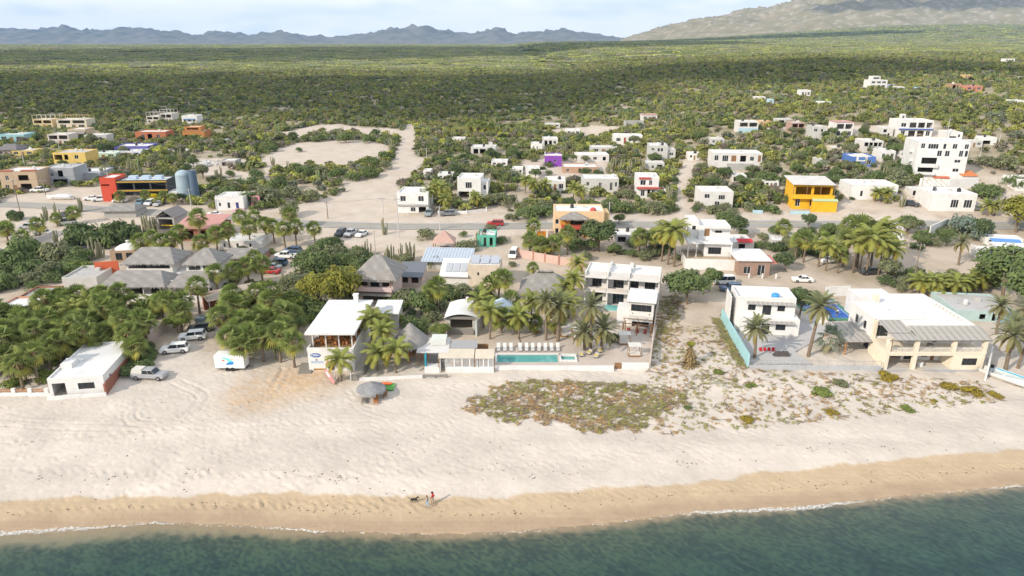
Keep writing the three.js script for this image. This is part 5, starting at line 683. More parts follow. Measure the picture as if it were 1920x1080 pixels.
  B('grey gabled boat house with a yellow kayak inside', 313, 432, 34, 24, 7, 4, GREY, [['F', .1, .05, .9, .9, 'o']], { f: (g2, w, h, dd) => { part('gable_roof', [slopeSlab(-w / 2 - .4, .0, .5, h, .5 - .01, h, .01), ...[-1, 1].map(s => slopeSlab(-dd / 2 - .4, dd / 2 + .4, w / 2 + .4, 0, 0, 2, .12).rotateY(s * Math.PI / 2).translate(0, h, -dd / 2))], mat([.22, .2, .19], { side: 1 }), g2); part('kayak', new THREE.SphereGeometry(1, 14, 8).scale(1.9, .22, .4).translate(0, h * .35, -.6), mat([.75, .5, .02]), g2); } });
  B('low grey thatched workshop by the road verge', 226, 408, 58, 10, 7, -2, GREY, [], { f: (g2, w, h, dd) => part('thatch_roof', thatchGeo(-w / 2 - .5, w / 2 + .5, -dd, .8, h, h + 1.4, w * .35), M.thatch, g2, false) });
  B('house with an orange pink wall and pale flat roof behind the grove', 22, 612, 66, 30, 8, -2, [.5, .26, .17], [['F', .2, .2, .6, .7, 'o']], {}); B('grey roofed lodge with red side walls in the grove', 58, 580, 50, 20, 8, -4, BRICK, [['F', .2, .1, .5, .8, 'o']], { rc: [.4, .39, .37] });
  B('low flat roofed store half hidden in the grove by the cars', 258, 652, 40, 20, 8, -3, [.5, .4, .36], [], { rc: [.5, .46, .43] });
  // carport
  const c = placeAt('carport', 'long sloping tin carport roof on steel posts over parked cars', 'carport', 436, 572, -40); part('roof', slopeSlab(-5.4, 5.4, 2.4, 2.7, -2.4, 3.2, .08), mat([.42, .35, .28], { t: T_roof }), c); for (const x of [-5, -1.7, 1.7, 5]) for (const z of [-2, 2]) part('post', cyl(x, -.2, z > 0 ? 2.65 : 3.05, z, .08), M.frame, c);
}
{ // white beach house by the car track, with its low wall
  const g = placeAt('beach_cottage', 'low white flat roofed cottage with a dark red side wall by the sand', 'house', 150, 741, -9);
  block(g, { x0: -4.2, x1: 3.9, z0: 0, z1: -14, y1: 3.2, c: W1, par: .25, win: [['F', .06, .02, .3, .72, 'o'], ['F', .52, .32, .82, .66, 'k'], ['R', .15, .5, .2, .7]] }); part('roof_box', [bx(-3.9, -2.2, 2.96, 3.75, -6.5, -4)], M.white, g); part('side_wall', bx(3.93, 4.2, -1.2, 1.9, -13, .6), wallM(BRICK), g); part('front_wall', bx(-4.4, 4.2, -1.2, .5, .62, .9), M.white, g); foot(160, 710, 8);
  const f = placeAt('post_and_rail_wall', 'low white wall with square pillars and wooden rails in front of the palm grove', 'wall', 98, 742); part('wall', bx(-14, 0, -1, .55, -.15, .15), M.white, f); for (let i = 0; i < 6; i++) part('pillar', bx(-14 + i * 2.6, -13.4 + i * 2.6, .55, 1.3, -.2, .2), M.white, f); for (const y of [.75, 1.05]) part('rail', bx(-14, -.5, y, y + .1, -.05, .05), M.orange, f);
}
{ // middle: pink thatched house, solar house, vault house, palapas
  const g = placeAt('thatched_house', 'pale pink two storey house with a tall grey thatch roof and balcony', 'house', 705, 566, 6); block(g, { x0: -3.9, x1: 3.9, z0: 0, z1: -7, y1: 5.6, c: [.62, .5, .46], par: .1, win: [['F', .1, .62, .3, .9, 'o'], ['F', .38, .6, .62, .92, 'k'], ['F', .7, .62, .9, .9, 'o'], ['F', .15, .05, .85, .36, 'o']] }); part('balcony', [bx(-3.9, 3.9, 2.7, 2.9, .003, 1.3), bx(-3.9, 3.9, 2.9, 3.7, 1.15, 1.3)], wallM([.62, .48, .46]), g); part('awning', slopeSlab(-3.9, 3.9, 1.8, 2.0, .003, 2.6, .08), M.greywood, g); part('awning', slopeSlab(-3.5, 3.5, 1.5, 5.0, .003, 5.4, .06), M.greywood, g); part('thatch_roof', thatchGeo(-5, 5, -8.2, 1.2, 5.3, 9.4, .7), M.thatch, g, false); for (const x of [-3.7, 3.7]) part('post', cyl(x, -.3, 5.2, 1.2, .1), M.wood, g); foot(705, 545, 7);
  B('small cottage with a blue grey tile roof and stone terrace', 770, 537, 44, 22, 6, 4, [.55, .46, .4], [['F', .15, .3, .4, .85, 'o'], ['F', .55, .3, .85, .85, 'o']], { f: (q, w, h, d) => part('tile_roof', slopeSlab(-w / 2 - .3, w / 2 + .3, 1, h - .2, -d, h + 1.2, .12), mat([.17, .19, .22], { t: T_wood }), q) });
  const s = placeAt('solar_house', 'cream house with a white swept roof wing carrying three solar panels', 'house', 890, 538, 5); block(s, { x0: -1.5, x1: 5.6, z0: 0, z1: -6, y1: 5.2, c: [.64, .55, .44], par: .1, win: [['F', .3, .52, .36, .66, 'k'], ['F', .72, .5, .84, .7, 'k']] }); part('swept_wing', slopeSlab(-7.8, -1.4, .6, 2.6, -5, 5, .25), M.white, s); part('wing_wall', bx(-6.8, -1.5, -1, 2.6, -4, 0), wallM(W2), s); for (let i = 0; i < 3; i++) part('solar_panel', slopeSlab(-6.6 + i * 1.7, -5.2 + i * 1.7, -.6, 3.2, -3.4, 4.4, .06).translate(0, .09, 0), mat([.38, .40, .43], { r: .3 }), s); for (let i = 0; i < 3; i++) part('solar_panel', slopeSlab(-1 + i * 2.2, .9 + i * 2.2, -1, 5.3, -4.5, 6.1, .06), mat([.38, .41, .46], { r: .3 }), s);
  B('long shed with a pale blue corrugated roof behind the solar house', 838, 505, 88, 12, 7, 4, LGREY, [], { f: (q, w, h, d) => { part('roof', slopeSlab(-w / 2 - .4, w / 2 + .4, 1.2, h, -d, h + 1.2, .1), mat([.5, .56, .64], { t: T_roof, r: .5 }), q); for (let i = 0; i < 16; i++) part('roof_rib', slopeSlab(-w / 2 + i * w / 15 - .06, -w / 2 + i * w / 15 + .06, 1.2, h + .1, -d, h + 1.3, .06), mat([.42, .48, .56], { r: .5 }), q); } });
  foot(870, 520, 9);
  const v = placeAt('vaulted_house', 'curved house with a white vaulted roof and shaded wooden porch', 'house', 866, 628, 3); block(v, { x0: -3, x1: 3, z0: -1, z1: -8, y1: 3.2, c: [.5, .48, .44], noroof: 1, win: [['F', .12, .3, .82, .95, 'o']] }); part('vault_roof', new THREE.CylinderGeometry(7, 7, 8.4, 24, 1, true, -.5, 1.0).rotateX(-Math.PI / 2).translate(0, -2.9, -4.3), mat([.72, .72, .71], { t: T_roof, side: 1 }), v); part('front_wall', bx(-2.8, 2.2, -.5, 1.3, -.2, 0), M.greywood, v); part('curved_wall', bx(2.6, 2.95, -.5, 3.0, -3, .6), wallM([.5, .55, .54]), v); part('chimney', cyl(.4, 4.2, 5.2, -6.5, .3), M.white, v); part('eave_band', bx(-3.3, 3.3, 2.9, 3.4, -.9, -.6), M.greywood, v); foot(866, 600, 6);
  const ten = placeAt('pyramid_cottage', 'small cottage with a pale blue pyramid roof behind the palm row', 'cottage', 940, 604, 5); block(ten, { x0: -2, x1: 2, z0: 0, z1: -4, y1: 2.6, c: LGREY, par: .05, win: [['F', .3, .02, .6, .8, 'o']] }); part('pyramid_roof', frustum(2.4, [-2.7, 2.7, -4.7, .7], 4.4, [-.05, .05, -2.05, -1.95]), mat([.5, .6, .68], { r: .5 }), ten);
  const cp = placeAt('cone_palapa', 'round open palapa with a tall grey cone of thatch beside the coconut palms', 'palapa', 768, 678); part('thatch_roof', coneThatch(3.5, 2.7, 6.3), M.thatch, cp, false).position.z = -2.4; for (let k = 0; k < 8; k++) { const a = k * .785; part('post', cyl(Math.cos(a) * 2.9, -.2, 2.5, Math.sin(a) * 2.9 - 2.4, .11), M.orange, cp); } part('low_wall', bx(-2, 2, -.2, .9, -4.6, -4.3), wallM([.5, .48, .44]), cp); part('table', [cyl(0, 0, .8, -2.4, .6)], M.wood, cp); foot(768, 670, 5);
  const op = placeAt('oval_palapa', 'big oval palapa with a low grey thatch roof over white walls', 'palapa', 1022, 573, 4); block(op, { x0: -4, x1: 3.8, z0: 0, z1: -6, y1: 3, c: W2, noroof: 1, win: [['F', .04, .3, .2, .75, 'o'], ['F', .4, .1, .56, .9, 'o'], ['F', .7, .3, .9, .75, 'o']] }); part('thatch_roof', thatchGeo(-5.4, 5.2, -7.2, 1.2, 3.2, 6.6, 1.4, .5), M.thatch, op, false); foot(1022, 550, 7);
  const ta = placeAt('red_pavilion', 'open pavilion with a faded terracotta pyramid roof and picnic tables', 'pavilion', 832, 472); part('pyramid_roof', frustum(2.3, [-2.9, 2.9, -5, .4], 5.0, [-.1, .1, -2.5, -2.3]), mat([.52, .34, .28], { t: T_roof }), ta); for (const x of [-2.6, 2.6]) for (const z of [0, -4.6]) part('post', cyl(x, -.3, 2.4, z, .1), M.wood, ta); part('picnic_table', [bx(-1.2, 1.2, .7, .78, -2.8, -2), bx(-1.2, 1.2, .4, .46, -3.3, -3), bx(-1.2, 1.2, .4, .46, -1.8, -1.5), bx(-.1, .1, 0, .7, -2.6, -2.2)], M.wood, ta);
  B('little mint green house with a white roof by the pavilion', 912, 463, 34, 22, 6, 3, [.12, .45, .34], [['F', .35, .05, .5, .8, 'o'], ['F', .68, .05, .85, .8, 'o']]);
  // cream and orange house with corner palapa
  const c = B('cream and orange two storey house with a thatched balcony corner', 1085, 446, 92, 50, 9, 1, [.78, .55, .33], [['F', .02, .52, .09, .7], ['F', .02, .18, .09, .36], ['F', .68, .42, .83, .6], ['F', .32, .5, .60, .78, 'o'], ['F', .38, .02, .56, .34, 'o']], { f: (q, w, h, d) => { part('orange_panel', [bx(-w * .38, -w * .18, h * .48, h * .8, .004, .06), bx(w * .1, w * .16, 0, h * .34, .004, .06)], wallM([.62, .3, .05]), q); part('red_balcony', bx(-w * .36, w * .15, h * .36, h * .50, .003, 1.4), wallM([.5, .08, .05]), q); part('thatch_roof', thatchGeo(-w * .4, w * .17, -2, 2.2, h * .76, h * .98, .6), M.thatch, q, false); part('red_dome', new THREE.SphereGeometry(.9, 16, 8, 0, 6.2832, 0, 1.57).translate(w * .28, h - .1, -1.2), mat([.45, .08, .06]), q); part('side_bay', bx(w / 2 + .003, w / 2 + 1.4, -1, h * .93, -6, -1), wallM([.58, .42, .22]), q); } });
  const og = placeAt('orange_gate', 'bright orange double gate beside the cream and orange house', 'gate', 1015, 447); part('gate_leaf', bx(-1.25, -.05, .05, 2, -.06, .06), mat([.65, .24, .02], { t: T_wood }), og); part('gate_leaf', bx(.05, 1.25, .05, 2, -.06, .06), mat([.65, .24, .02], { t: T_wood }), og); for (const x of [-1.5, 1.5]) part('pillar', bx(x - .22, x + .22, -.5, 2.3, -.2, .2), M.white, og);
  wallRun('pale pink block wall with brick pillars between the garden and the hotel', [[973, 482], [1000, 487], [1022, 491], [1048, 496], [1072, 499], [1092, 501]], 2.0, .2, [.60, .42, .36], { posts: [.42, .22, .15] });
  // white three level house
  const w3 = placeAt('terraced_house', 'white three level house with a sandy roof terrace and patio columns', 'house', 1333, 506, 5); block(w3, { x0: -6.2, x1: 6.3, z0: 0, z1: -9, y1: 2.6, c: W1, par: .45, rc: [.5, .4, .28] }); block(w3, { x0: -1.2, x1: 5, z0: -4, z1: -12, y0: 2.2, y1: 5.9, c: W1, win: [['F', .15, .15, .65, .62, 'k']] }); part('patio_roof', bx(-5.4, 5.2, 5.5, 5.8, -12, -3), M.white, w3); for (const x of [-5.2, -3.2, 5]) part('column', bx(x - .12, x + .12, 2.2, 5.5, -3.4, -3.15), M.white, w3); block(w3, { x0: -2.5, x1: 5, z0: -6.2, z1: -13, y0: 5.8, y1: 9.2, c: W1, par: .3, win: [['F', .18, .25, .35, .8, 'd'], ['F', .52, .5, .74, .75, 'k']] }); slats(w3, .2, 5.2, -5.5, 8.3, -6.17, 8.55, 16, SL, 'awning_slat'); block(w3, { x0: -5, x1: -2.52, z0: -7, z1: -13, y0: 5.8, y1: 10.2, c: W1, win: [['F', .4, .5, .75, .72, 'k']] }); foot(1333, 470, 9);
  B('small brown and white house with a pale concrete roof and picket pillars', 1412, 517, 58, 28, 9, 3, [.33, .22, .17], [['F', .18, .12, .4, .6, 'w'], ['F', .62, .0, .85, .72, 'w']], { f: (q, w, h, d) => { part('roof_slab', bx(-w / 2 - .6, w / 2 + .2, h + .003, h + .25, -d - .4, .5), M.whiteroof, q); part('tile_strip', slopeSlab(w / 2 + .2, w / 2 + 1.6, .2, h - .6, -6, h - .2, .1), mat([.4, .16, .12]), q); for (const x of [-.2, .22, .65]) part('pillar', bx(w * x - .15, w * x + .15, -.5, 1.1, 1.5, 1.8), M.white, q); } });
  const gf = placeAt('frame_pavilion', 'white open gabled frame pavilion on a white base', 'pavilion', 1666, 462, 3); part('base', bx(-3.6, 3.6, -1, 2.4, -6, 0), M.white, gf); const fb = []; for (const z of [-.1, -2.9, -5.8]) { for (const x of [-2.8, 2.8]) fb.push(bx(x - .1, x + .1, 2.4, 5, z - .1, z + .1)); fb.push(bar(V(-3, 5, z), V(0, 6.4, z), .1, 4), bar(V(3, 5, z), V(0, 6.4, z), .1, 4)); } fb.push(bx(-2.9, -2.7, 4.95, 5.1, -5.8, 0), bx(2.7, 2.9, 4.95, 5.1, -5.8, 0), bx(-.08, .08, 6.35, 6.5, -5.8, 0)); part('frame', fb, M.white, gf); part('back_wall', bx(-2.7, 2.7, 2.4, 4.6, -5.7, -5.5), M.white, gf); foot(1666, 450, 5);
  wallRun('long white boundary wall climbing beside the caravan yard', [[1864, 506], [1818, 472]], 2.6, .25, W1); wallRun('white street wall with a stepped end by the silver tree', [[1740, 450], [1775, 428]], 3.4, .25, W1); wallRun('white and blue low fence wall in front of the carport house', [[822, 402], [848, 401], [875, 401], [912, 396]], .9, .15, W1, { posts: [.7, .7, .72] });
  wallRun('pale blue low wall along the roadside garden', [[1411, 400], [1430, 400]], 1.0, .15, LBLUE); wallRun('long pale blue low wall in front of the yellow house', [[1481, 401], [1517, 401]], .9, .15, LBLUE); wallRun('grey wire fence wall below the white house with red trims', [[1241, 391], [1272, 392]], 1.6, .1, LGREY); wallRun('white street wall along the car park with grey slab end', [[0, 482], [60, 462], [108, 440]], 1.6, .2, [.5, .48, .46]);
  // yellow house, tower block
  B('bright yellow two storey house with a long upper veranda', 1520, 392, 70, 47, 9, 6, [.78, .44, .02], [['F', .08, .1, .2, .4], ['F', .45, .12, .55, .36], ['F', .68, .05, .76, .4, 'd'], ['F', .82, .14, .92, .36], ['F', .05, .58, .45, .88, 'o'], ['F', .52, .58, .94, .88, 'o']], { par: .05, f: (q, w, h, d) => { part('veranda_roof', slopeSlab(-w * .58, w * .52, 1.6, h + .1, -d - .3, h + .9, .14), mat([.62, .6, .57], { t: T_roof }), q); part('veranda_floor', bx(-w * .56, w * .52, h * .44, h * .5, .003, 1.5), wallM([.78, .44, .02]), q); part('veranda_wall', bx(-w * .56, w * .52, h * .5, h * .6, 1.35, 1.5), wallM([.78, .44, .02]), q); for (const x of [-.54, -.2, .15, .5]) part('post', bx(w * x - .08, w * x + .08, h * .5, h - .02, 1.3, 1.45), M.wood, q); part('green_ledge', slopeSlab(-w * .05, w * .6, 2.8, h * .4, 1.5, h * .46, .08), mat([.4, .5, .3]), q); part('lower_bay', bx(-w * .05, w * .58, -1, h * .38, 1.503, 2.6), wallM([.78, .44, .02]), q); } });
  const tw = B('tall white four storey house with rows of dark windows', 1757, 337, 88, 71, 12, 10, W1, [['F', .06, .82, .14, .95], ['F', .2, .81, .4, .94], ['F', .49, .81, .55, .95], ['F', .67, .82, .76, .95], ['F', .9, .82, .98, .95], ['F', .4, .62, .49, .77], ['F', .55, .62, .64, .77], ['F', .82, .62, .9, .78], ['F', .93, .62, .99, .78], ['F', .76, .46, .88, .54], ['F', .76, .22, .88, .31], ['F', .12, .4, .42, .58, 'o'], ['F', .08, .16, .38, .34, 'o']], { f: (q, w, h, d) => { part('balcony', [bx(-w * .42, -w * .06, h * .33, h * .42, .003, 1), bx(-w * .45, -w * .1, h * .14, h * .2, .003, 1.2)], M.white, q); for (let i = 0; i < 3; i++) part('side_ledge', bx(-w / 2 - .9, -w / 2 - .003, h * (.2 + i * .24), h * (.26 + i * .24), -3 - i, -1.5 - i), M.white, q); part('tile_strip', slopeSlab(-w * .1, w * .22, 1.1, h * .06, .003, h * .1, .08), mat([.45, .12, .06]), q); } });
  wallRun('high white garden wall in front of the tall white four storey house', [[1722, 352], [1778, 356], [1832, 350]], 3.2, .3, W1); B('white pool house with an orange tile roof beside the tall white house', 1812, 342, 36, 10, 5, 6, W1, [], { f: (q, w, h, d) => part('tile_roof', slopeSlab(-w * .3, w * .5, .5, h, -d, h + .9, .1), mat([.52, .17, .05]), q) });
  // roadside restaurant
  const rs = placeAt('roadside_restaurant', 'red, black and yellow roadside restaurant with a planted upper gallery', 'restaurant', 270, 376, -4); block(rs, { x0: -12.4, x1: -7.6, z0: .5, z1: -7, y1: 7.6, c: [.58, .08, .04], win: [['F', .05, .66, .6, .72, 'o'], ['F', .6, 0, .85, .3, 'o']] }); block(rs, { x0: -7.58, x1: 8, z0: 0, z1: -8, y1: 6.6, c: [.07, .075, .075], win: [['F', .02, .55, .32, .85, 'o'], ['F', .35, .55, .65, .85, 'o'], ['F', .68, .55, .97, .85, 'o'], ['F', .03, .24, .3, .4, 'k'], ['F', .36, .24, .62, .4, 'k'], ['F', .68, .24, .95, .4, 'k']] }); part('yellow_beam', [bx(-7.5, 8, 5.9, 6.25, .003, .35), bx(-7.5, 8, 3.1, 3.5, .003, .6)], mat([.55, .33, .04], { t: T_wood }), rs); part('stone_wall', bx(-7.5, 1.5, -1, 1.7, .003, .25), wallM([.35, .3, .24]), rs); part('yellow_door', bx(1.6, 4.4, 0, 2.2, .003, .3), mat([.8, .58, .01]), rs); part('silo', [cyl(12.5, -1, 7.6, -2, 2.6, 2.2, 16), new THREE.SphereGeometry(2.25, 16, 8, 0, 6.3, 0, 1.57).scale(1, .8, 1).translate(12.5, 7.6, -2)], mat([.36, .46, .52], { t: T_roof }), rs); part('silo', cyl(16, -1, 9.4, -1, 1.4, 1.2, 12), mat([.10, .15, .22], { t: T_roof }), rs); for (let i = 0; i < 3; i++) part('roof_unit', bx(-5 + i * 4, -2.6 + i * 4, 6.3, 7.4, -5, -3), mat([.4, .5, .62]), rs); part('side_shed', bx(8.02, 11, -1, 2.8, -5, 0), M.white, rs); foot(270, 365, 15);
  B('long grey roofed hall behind the roadside restaurant', 232, 352, 60, 12, 8, -4, LGREY, [], { rc: [.45, .45, .43] });
  B('grey roofed yard house with pale turquoise walls behind the large villa', 1846, 603, 110, 18, 11, 8, [.42, .55, .54], [['F', .4, .2, .5, .7, 'o'], ['F', .6, .1, .66, .8, 'o']], { rc: [.5, .49, .48] });
  B('low white roofed bungalow behind the fan palms across the street', 1478, 466, 62, 14, 8, 3, LGREY, [['F', .2, .2, .35, .7, 'o']]); B('white bungalow with a red awning among the dark trees', 1392, 470, 40, 16, 8, 3, W2, [['F', .3, .1, .6, .8, 'o']], { f: (q, w, h) => part('red_awning', slopeSlab(-w * .3, w * .4, 1.2, h + .3, -1, h + .7, .08), mat([.5, .03, .04]), q) });
  B('low white garage behind the round dark tree', 1178, 456, 50, 12, 7, 2, W2, [['F', .1, .1, .4, .8, 'o']]);
  for (const [x, y, l, c2] of [[1862, 486, 'white caravan with a blue awning parked at the end of the yard', [.08, .15, .4]], [1898, 478, 'white caravan with a pale green roof in the caravan yard', [.45, .62, .4]], [1880, 462, 'white camper trailer under a blue tarpaulin in the yard', [.1, .25, .55]]]) B(l, x, y, 62, 15, 4, 14, W1, [['F', .1, .4, .3, .7], ['F', .4, .1, .5, .8, 'd', [.6, .6, .6]], ['F', .6, .4, .85, .7]], { cat: 'caravan', name: 'caravan', f: (q, w, h) => part('awning', slopeSlab(-w * .4, w * .4, 1.8, h * .75, .003, h * .95, .05), mat(c2), q) });
}
// ---------------------------------------------------------------- vehicles
const paint = c => { const m = mat(c, { r: .35 }); return m; };
function carKit(type) {
  const P = { sedan: { L: 4.5, W: 1.76, h0: .28, belt: .88, H: 1.42, hood: 1.35, trunk: .8, ws: .75, rs: .6 }, suv: { L: 4.7, W: 1.86, h0: .34, belt: 1.02, H: 1.74, hood: 1.25, trunk: .12, ws: .62, rs: .3 }, van: { L: 5.0, W: 1.92, h0: .34, belt: 1.05, H: 2.0, hood: .75, trunk: .05, ws: .7, rs: .12 }, pickup: { L: 5.5, W: 1.9, h0: .42, belt: 1.05, H: 1.8, hood: 1.4, trunk: 1.9, ws: .6, rs: .2 } }[type], l = P.L / 2, w = P.W / 2, b = P.belt, K = {};
  const prof = new THREE.Shape(); [[-l + .05, P.h0], [-l, P.h0 + .25], [-l + .04, b - .14], [-l + .3, b - .02], [-l + P.hood, b], [l - P.trunk, b], [l - .12, b - (type === 'pickup' ? 0 : .02)], [l, b - .2], [l - .02, P.h0 + .2], [l - .12, P.h0]].forEach((p, i) => i ? prof.lineTo(...p) : prof.moveTo(...p));
  const lower = new THREE.ExtrudeGeometry(prof, { depth: P.W - .12, bevelEnabled: true, bevelSize: .05, bevelThickness: .06, bevelSegments: 2 }).translate(0, 0, -w + .06);
  const c0 = -l + P.hood - .05, c1 = l - P.trunk, r0 = c0 + P.ws, r1 = c1 - P.rs, roof = frustum(P.H - .07, [r0 - .06, r1 + .06, -w * .8, w * .8], P.H, [r0 + .06, r1 - .04, -w * .74, w * .74]);
  const pil = []; for (const s of [-1, 1]) { for (const [xb, xt] of [[c0, r0], [(c0 + c1) / 2, (r0 + r1) / 2], [c1, r1]]) pil.push(bar(V(xb, b, s * w * .93), V(xt, P.H - .05, s * w * .79), .045, 4)); }
  const extra = []; if (type === 'pickup') { }
  K.body = join([lower, roof, ...pil]); K.glass = frustum(b - .01, [c0 + .03, c1 - .03, -w * .91, w * .91], P.H - .06, [r0, r1, -w * .78, w * .78]);
  K.wheels = []; for (const x of [-l + .85, l - .9]) for (const s of [-1, 1]) K.wheels.push([x, s * (w - .06)]);
  K.r = type === 'sedan' ? .33 : .38; K.tyre = new THREE.CylinderGeometry(K.r, K.r, .24, 14).rotateX(Math.PI / 2); K.rim = new THREE.CylinderGeometry(K.r * .6, K.r * .6, .26, 10).rotateX(Math.PI / 2);
  K.head = s => bx(-l - .015, -l + .1, b - .28, b - .14, s * w * .62 - .16, s * w * .62 + .16); K.tail = s => bx(l - .08, l + .015, b - .3, b - .12, s * w * .75 - .1, s * w * .75 + .1);
  if (type === 'pickup') K.bed = [bx(l - 1.8, l - .15, b + .004, b + .02, -w + .16, w - .16), bx(l - 1.8, l - .1, b + .004, b + .12, -w + .06, -w + .14), bx(l - 1.8, l - .1, b + .004, b + .12, w - .14, w - .06)];
  K.P = P; return K;
}
const KITS = Object.fromEntries(['sedan', 'suv', 'van', 'pickup'].map(t => [t, carKit(t)]));
for (const K of Object.values(KITS)) { K.h = [-1, 1].map(K.head); K.t = [-1, 1].map(K.tail); if (K.bed) K.bedG = join(K.bed); }
function car(type, px, py, deg, color, label, o = {}) {           // deg: direction the nose points, 180 = towards -x
  const p = gp(px, py), K = KITS[type], g = thing(type === 'pickup' ? 'pickup_truck' : type === 'van' ? 'van' : 'car', label, type === 'pickup' ? 'pickup truck' : type === 'van' ? 'van' : 'car', p.add(V(0, .02, 0)), (deg - 180) * Math.PI / 180 * -1, o.group), m = paint(color);
  part('body', K.body, m, g, false); part('windows', K.glass, M.glass, g, false);
  for (const [x, z] of K.wheels) { const t = part('wheel', K.tyre, M.tyre, g, false); t.position.set(x, K.r, z); part('rim', K.rim, M.rim, t, false); }
  K.h.forEach(q => part('headlight', q, M.frame, g, false)); K.t.forEach(q => part('taillight', q, mat([.4, .02, .02], { r: .3 }), g, false));
  if (K.bedG) part('cargo_bed', K.bedG, o.shell ? m : M.dark, g, false); if (o.shell) { part('camper_shell', [frustum(K.P.belt + .13, [.8, K.P.L / 2 - .08, -.86, .86], K.P.H + .05, [.85, K.P.L / 2 - .25, -.72, .72])], wallM([.6, .58, .54]), g); }
  return g;
}
const CW = [.72, .72, .71], CS = [.42, .43, .44], CD = [.05, .055, .06], CG = [.2, .21, .22], CB = [.06, .1, .18], CR = [.4, .03, .03];
[['pickup', 282, 709, 4, [.34, .35, .36], 'silver pickup with a pale camper shell parked on the sand', { shell: 1 }], ['suv', 329, 660, 168, CW, 'white crossover beside the silver camper pickup under the palms'], ['suv', 362, 636, 166, CW, 'white boxy estate car parked between the crossover and a dark car'], ['suv', 378, 620, 165, CD, 'black estate car parked deep in the shade of the grove'], ['pickup', 396, 605, 0, [.2, .26, .3], 'blue grey pickup parked by the dark red gate wall'],
  ['van', 427, 572, 200, CW, 'white van under the tin carport'], ['sedan', 452, 563, 230, CG, 'grey car under the tin carport beside the white van'], ['sedan', 471, 552, 230, CW, 'white saloon by the far end of the tin carport'], ['sedan', 508, 512, 190, CR, 'red car parked in the alley by the palms'], ['sedan', 510, 504, 190, CS, 'silver saloon next to the red car in the alley'], ['suv', 521, 497, 190, CB, 'dark blue car parked behind the silver saloon in the alley'], ['pickup', 536, 484, 186, CW, 'white pickup parked along the alley hedge'], ['suv', 549, 474, 190, CB, 'navy car beyond the white pickup in the alley'],
  ['suv', 639, 441, 100, CD, 'dark grey car nose to the road by the verge'], ['pickup', 659, 441, 105, CS, 'silver pickup between the dark grey and white cars at the road verge'], ['sedan', 679, 442, 110, CW, 'white car parked last in the row at the road verge'], ['pickup', 805, 403, 95, [.25, .3, .31], 'grey truck beside the white roadside house'], ['suv', 839, 404, 170, CG, 'grey car by the white and blue fence wall'], ['suv', 929, 423, 185, CR, 'red car driving along the asphalt road'], ['van', 963, 481, 100, CW, 'white van parked by the pink block wall'],
  ['van', 1356, 532, 175, CW, 'white passenger van by the garden wall of the terraced house'], ['suv', 1370, 545, 178, CB, 'dark blue car parked on the dirt street corner'], ['sedan', 1504, 528, 184, CW, 'white saloon parked in front of the picket pillars'], ['sedan', 1553, 492, 160, CW, 'white car in the yard under the tall palms'], ['suv', 1630, 514, 170, CD, 'black car behind the street railings under the palms'], ['suv', 1707, 386, 30, CD, 'black car on the verge above the road'], ['sedan', 1830, 394, 180, CG, 'dark car beside the white bungalow with large windows'], ['suv', 1140, 428, 90, CB, 'blue car beside the cream and orange house'],
  ['suv', 1350, 391, 170, CG, 'grey car behind the pale blue low wall'], ['sedan', 172, 375, 175, CW, 'white car at the end of the row outside the roadside restaurant'], ['suv', 189, 377, 165, CW, 'white car second in the row outside the roadside restaurant'], ['sedan', 226, 379, 175, CW, 'white hatchback in front of the red wall of the restaurant'], ['pickup', 264, 384, 80, [.16, .27, .33], 'blue grey pickup facing the road at the restaurant'], ['suv', 282, 384, 90, CW, 'white car between the blue grey pickup and the silver car'], ['sedan', 298, 385, 90, CS, 'silver car facing the road at the yellow door'], ['pickup', 75, 360, 180, CW, 'white pickup outside the tan house with tile coping'], ['sedan', 402, 405, 182, CW, 'white car on the verge by the battlement house'],
  ['suv', 124, 407, 120, CG, 'grey car on the bare ground below the road'], ['suv', 54, 429, 178, CS, 'silver car with a white roof box in the sandy car park'], ['van', 126, 421, 150, CW, 'white camper van under the trees at the car park edge'], ['sedan', 82, 440, 178, CW, 'white car behind the low street wall'], ['van', 155, 467, 178, CG, 'grey van with a white top in the clearing behind the grove'], ['suv', 268, 373, 20, CW, 'white van tucked by the restaurant wall'],
].forEach(a => car(...a));
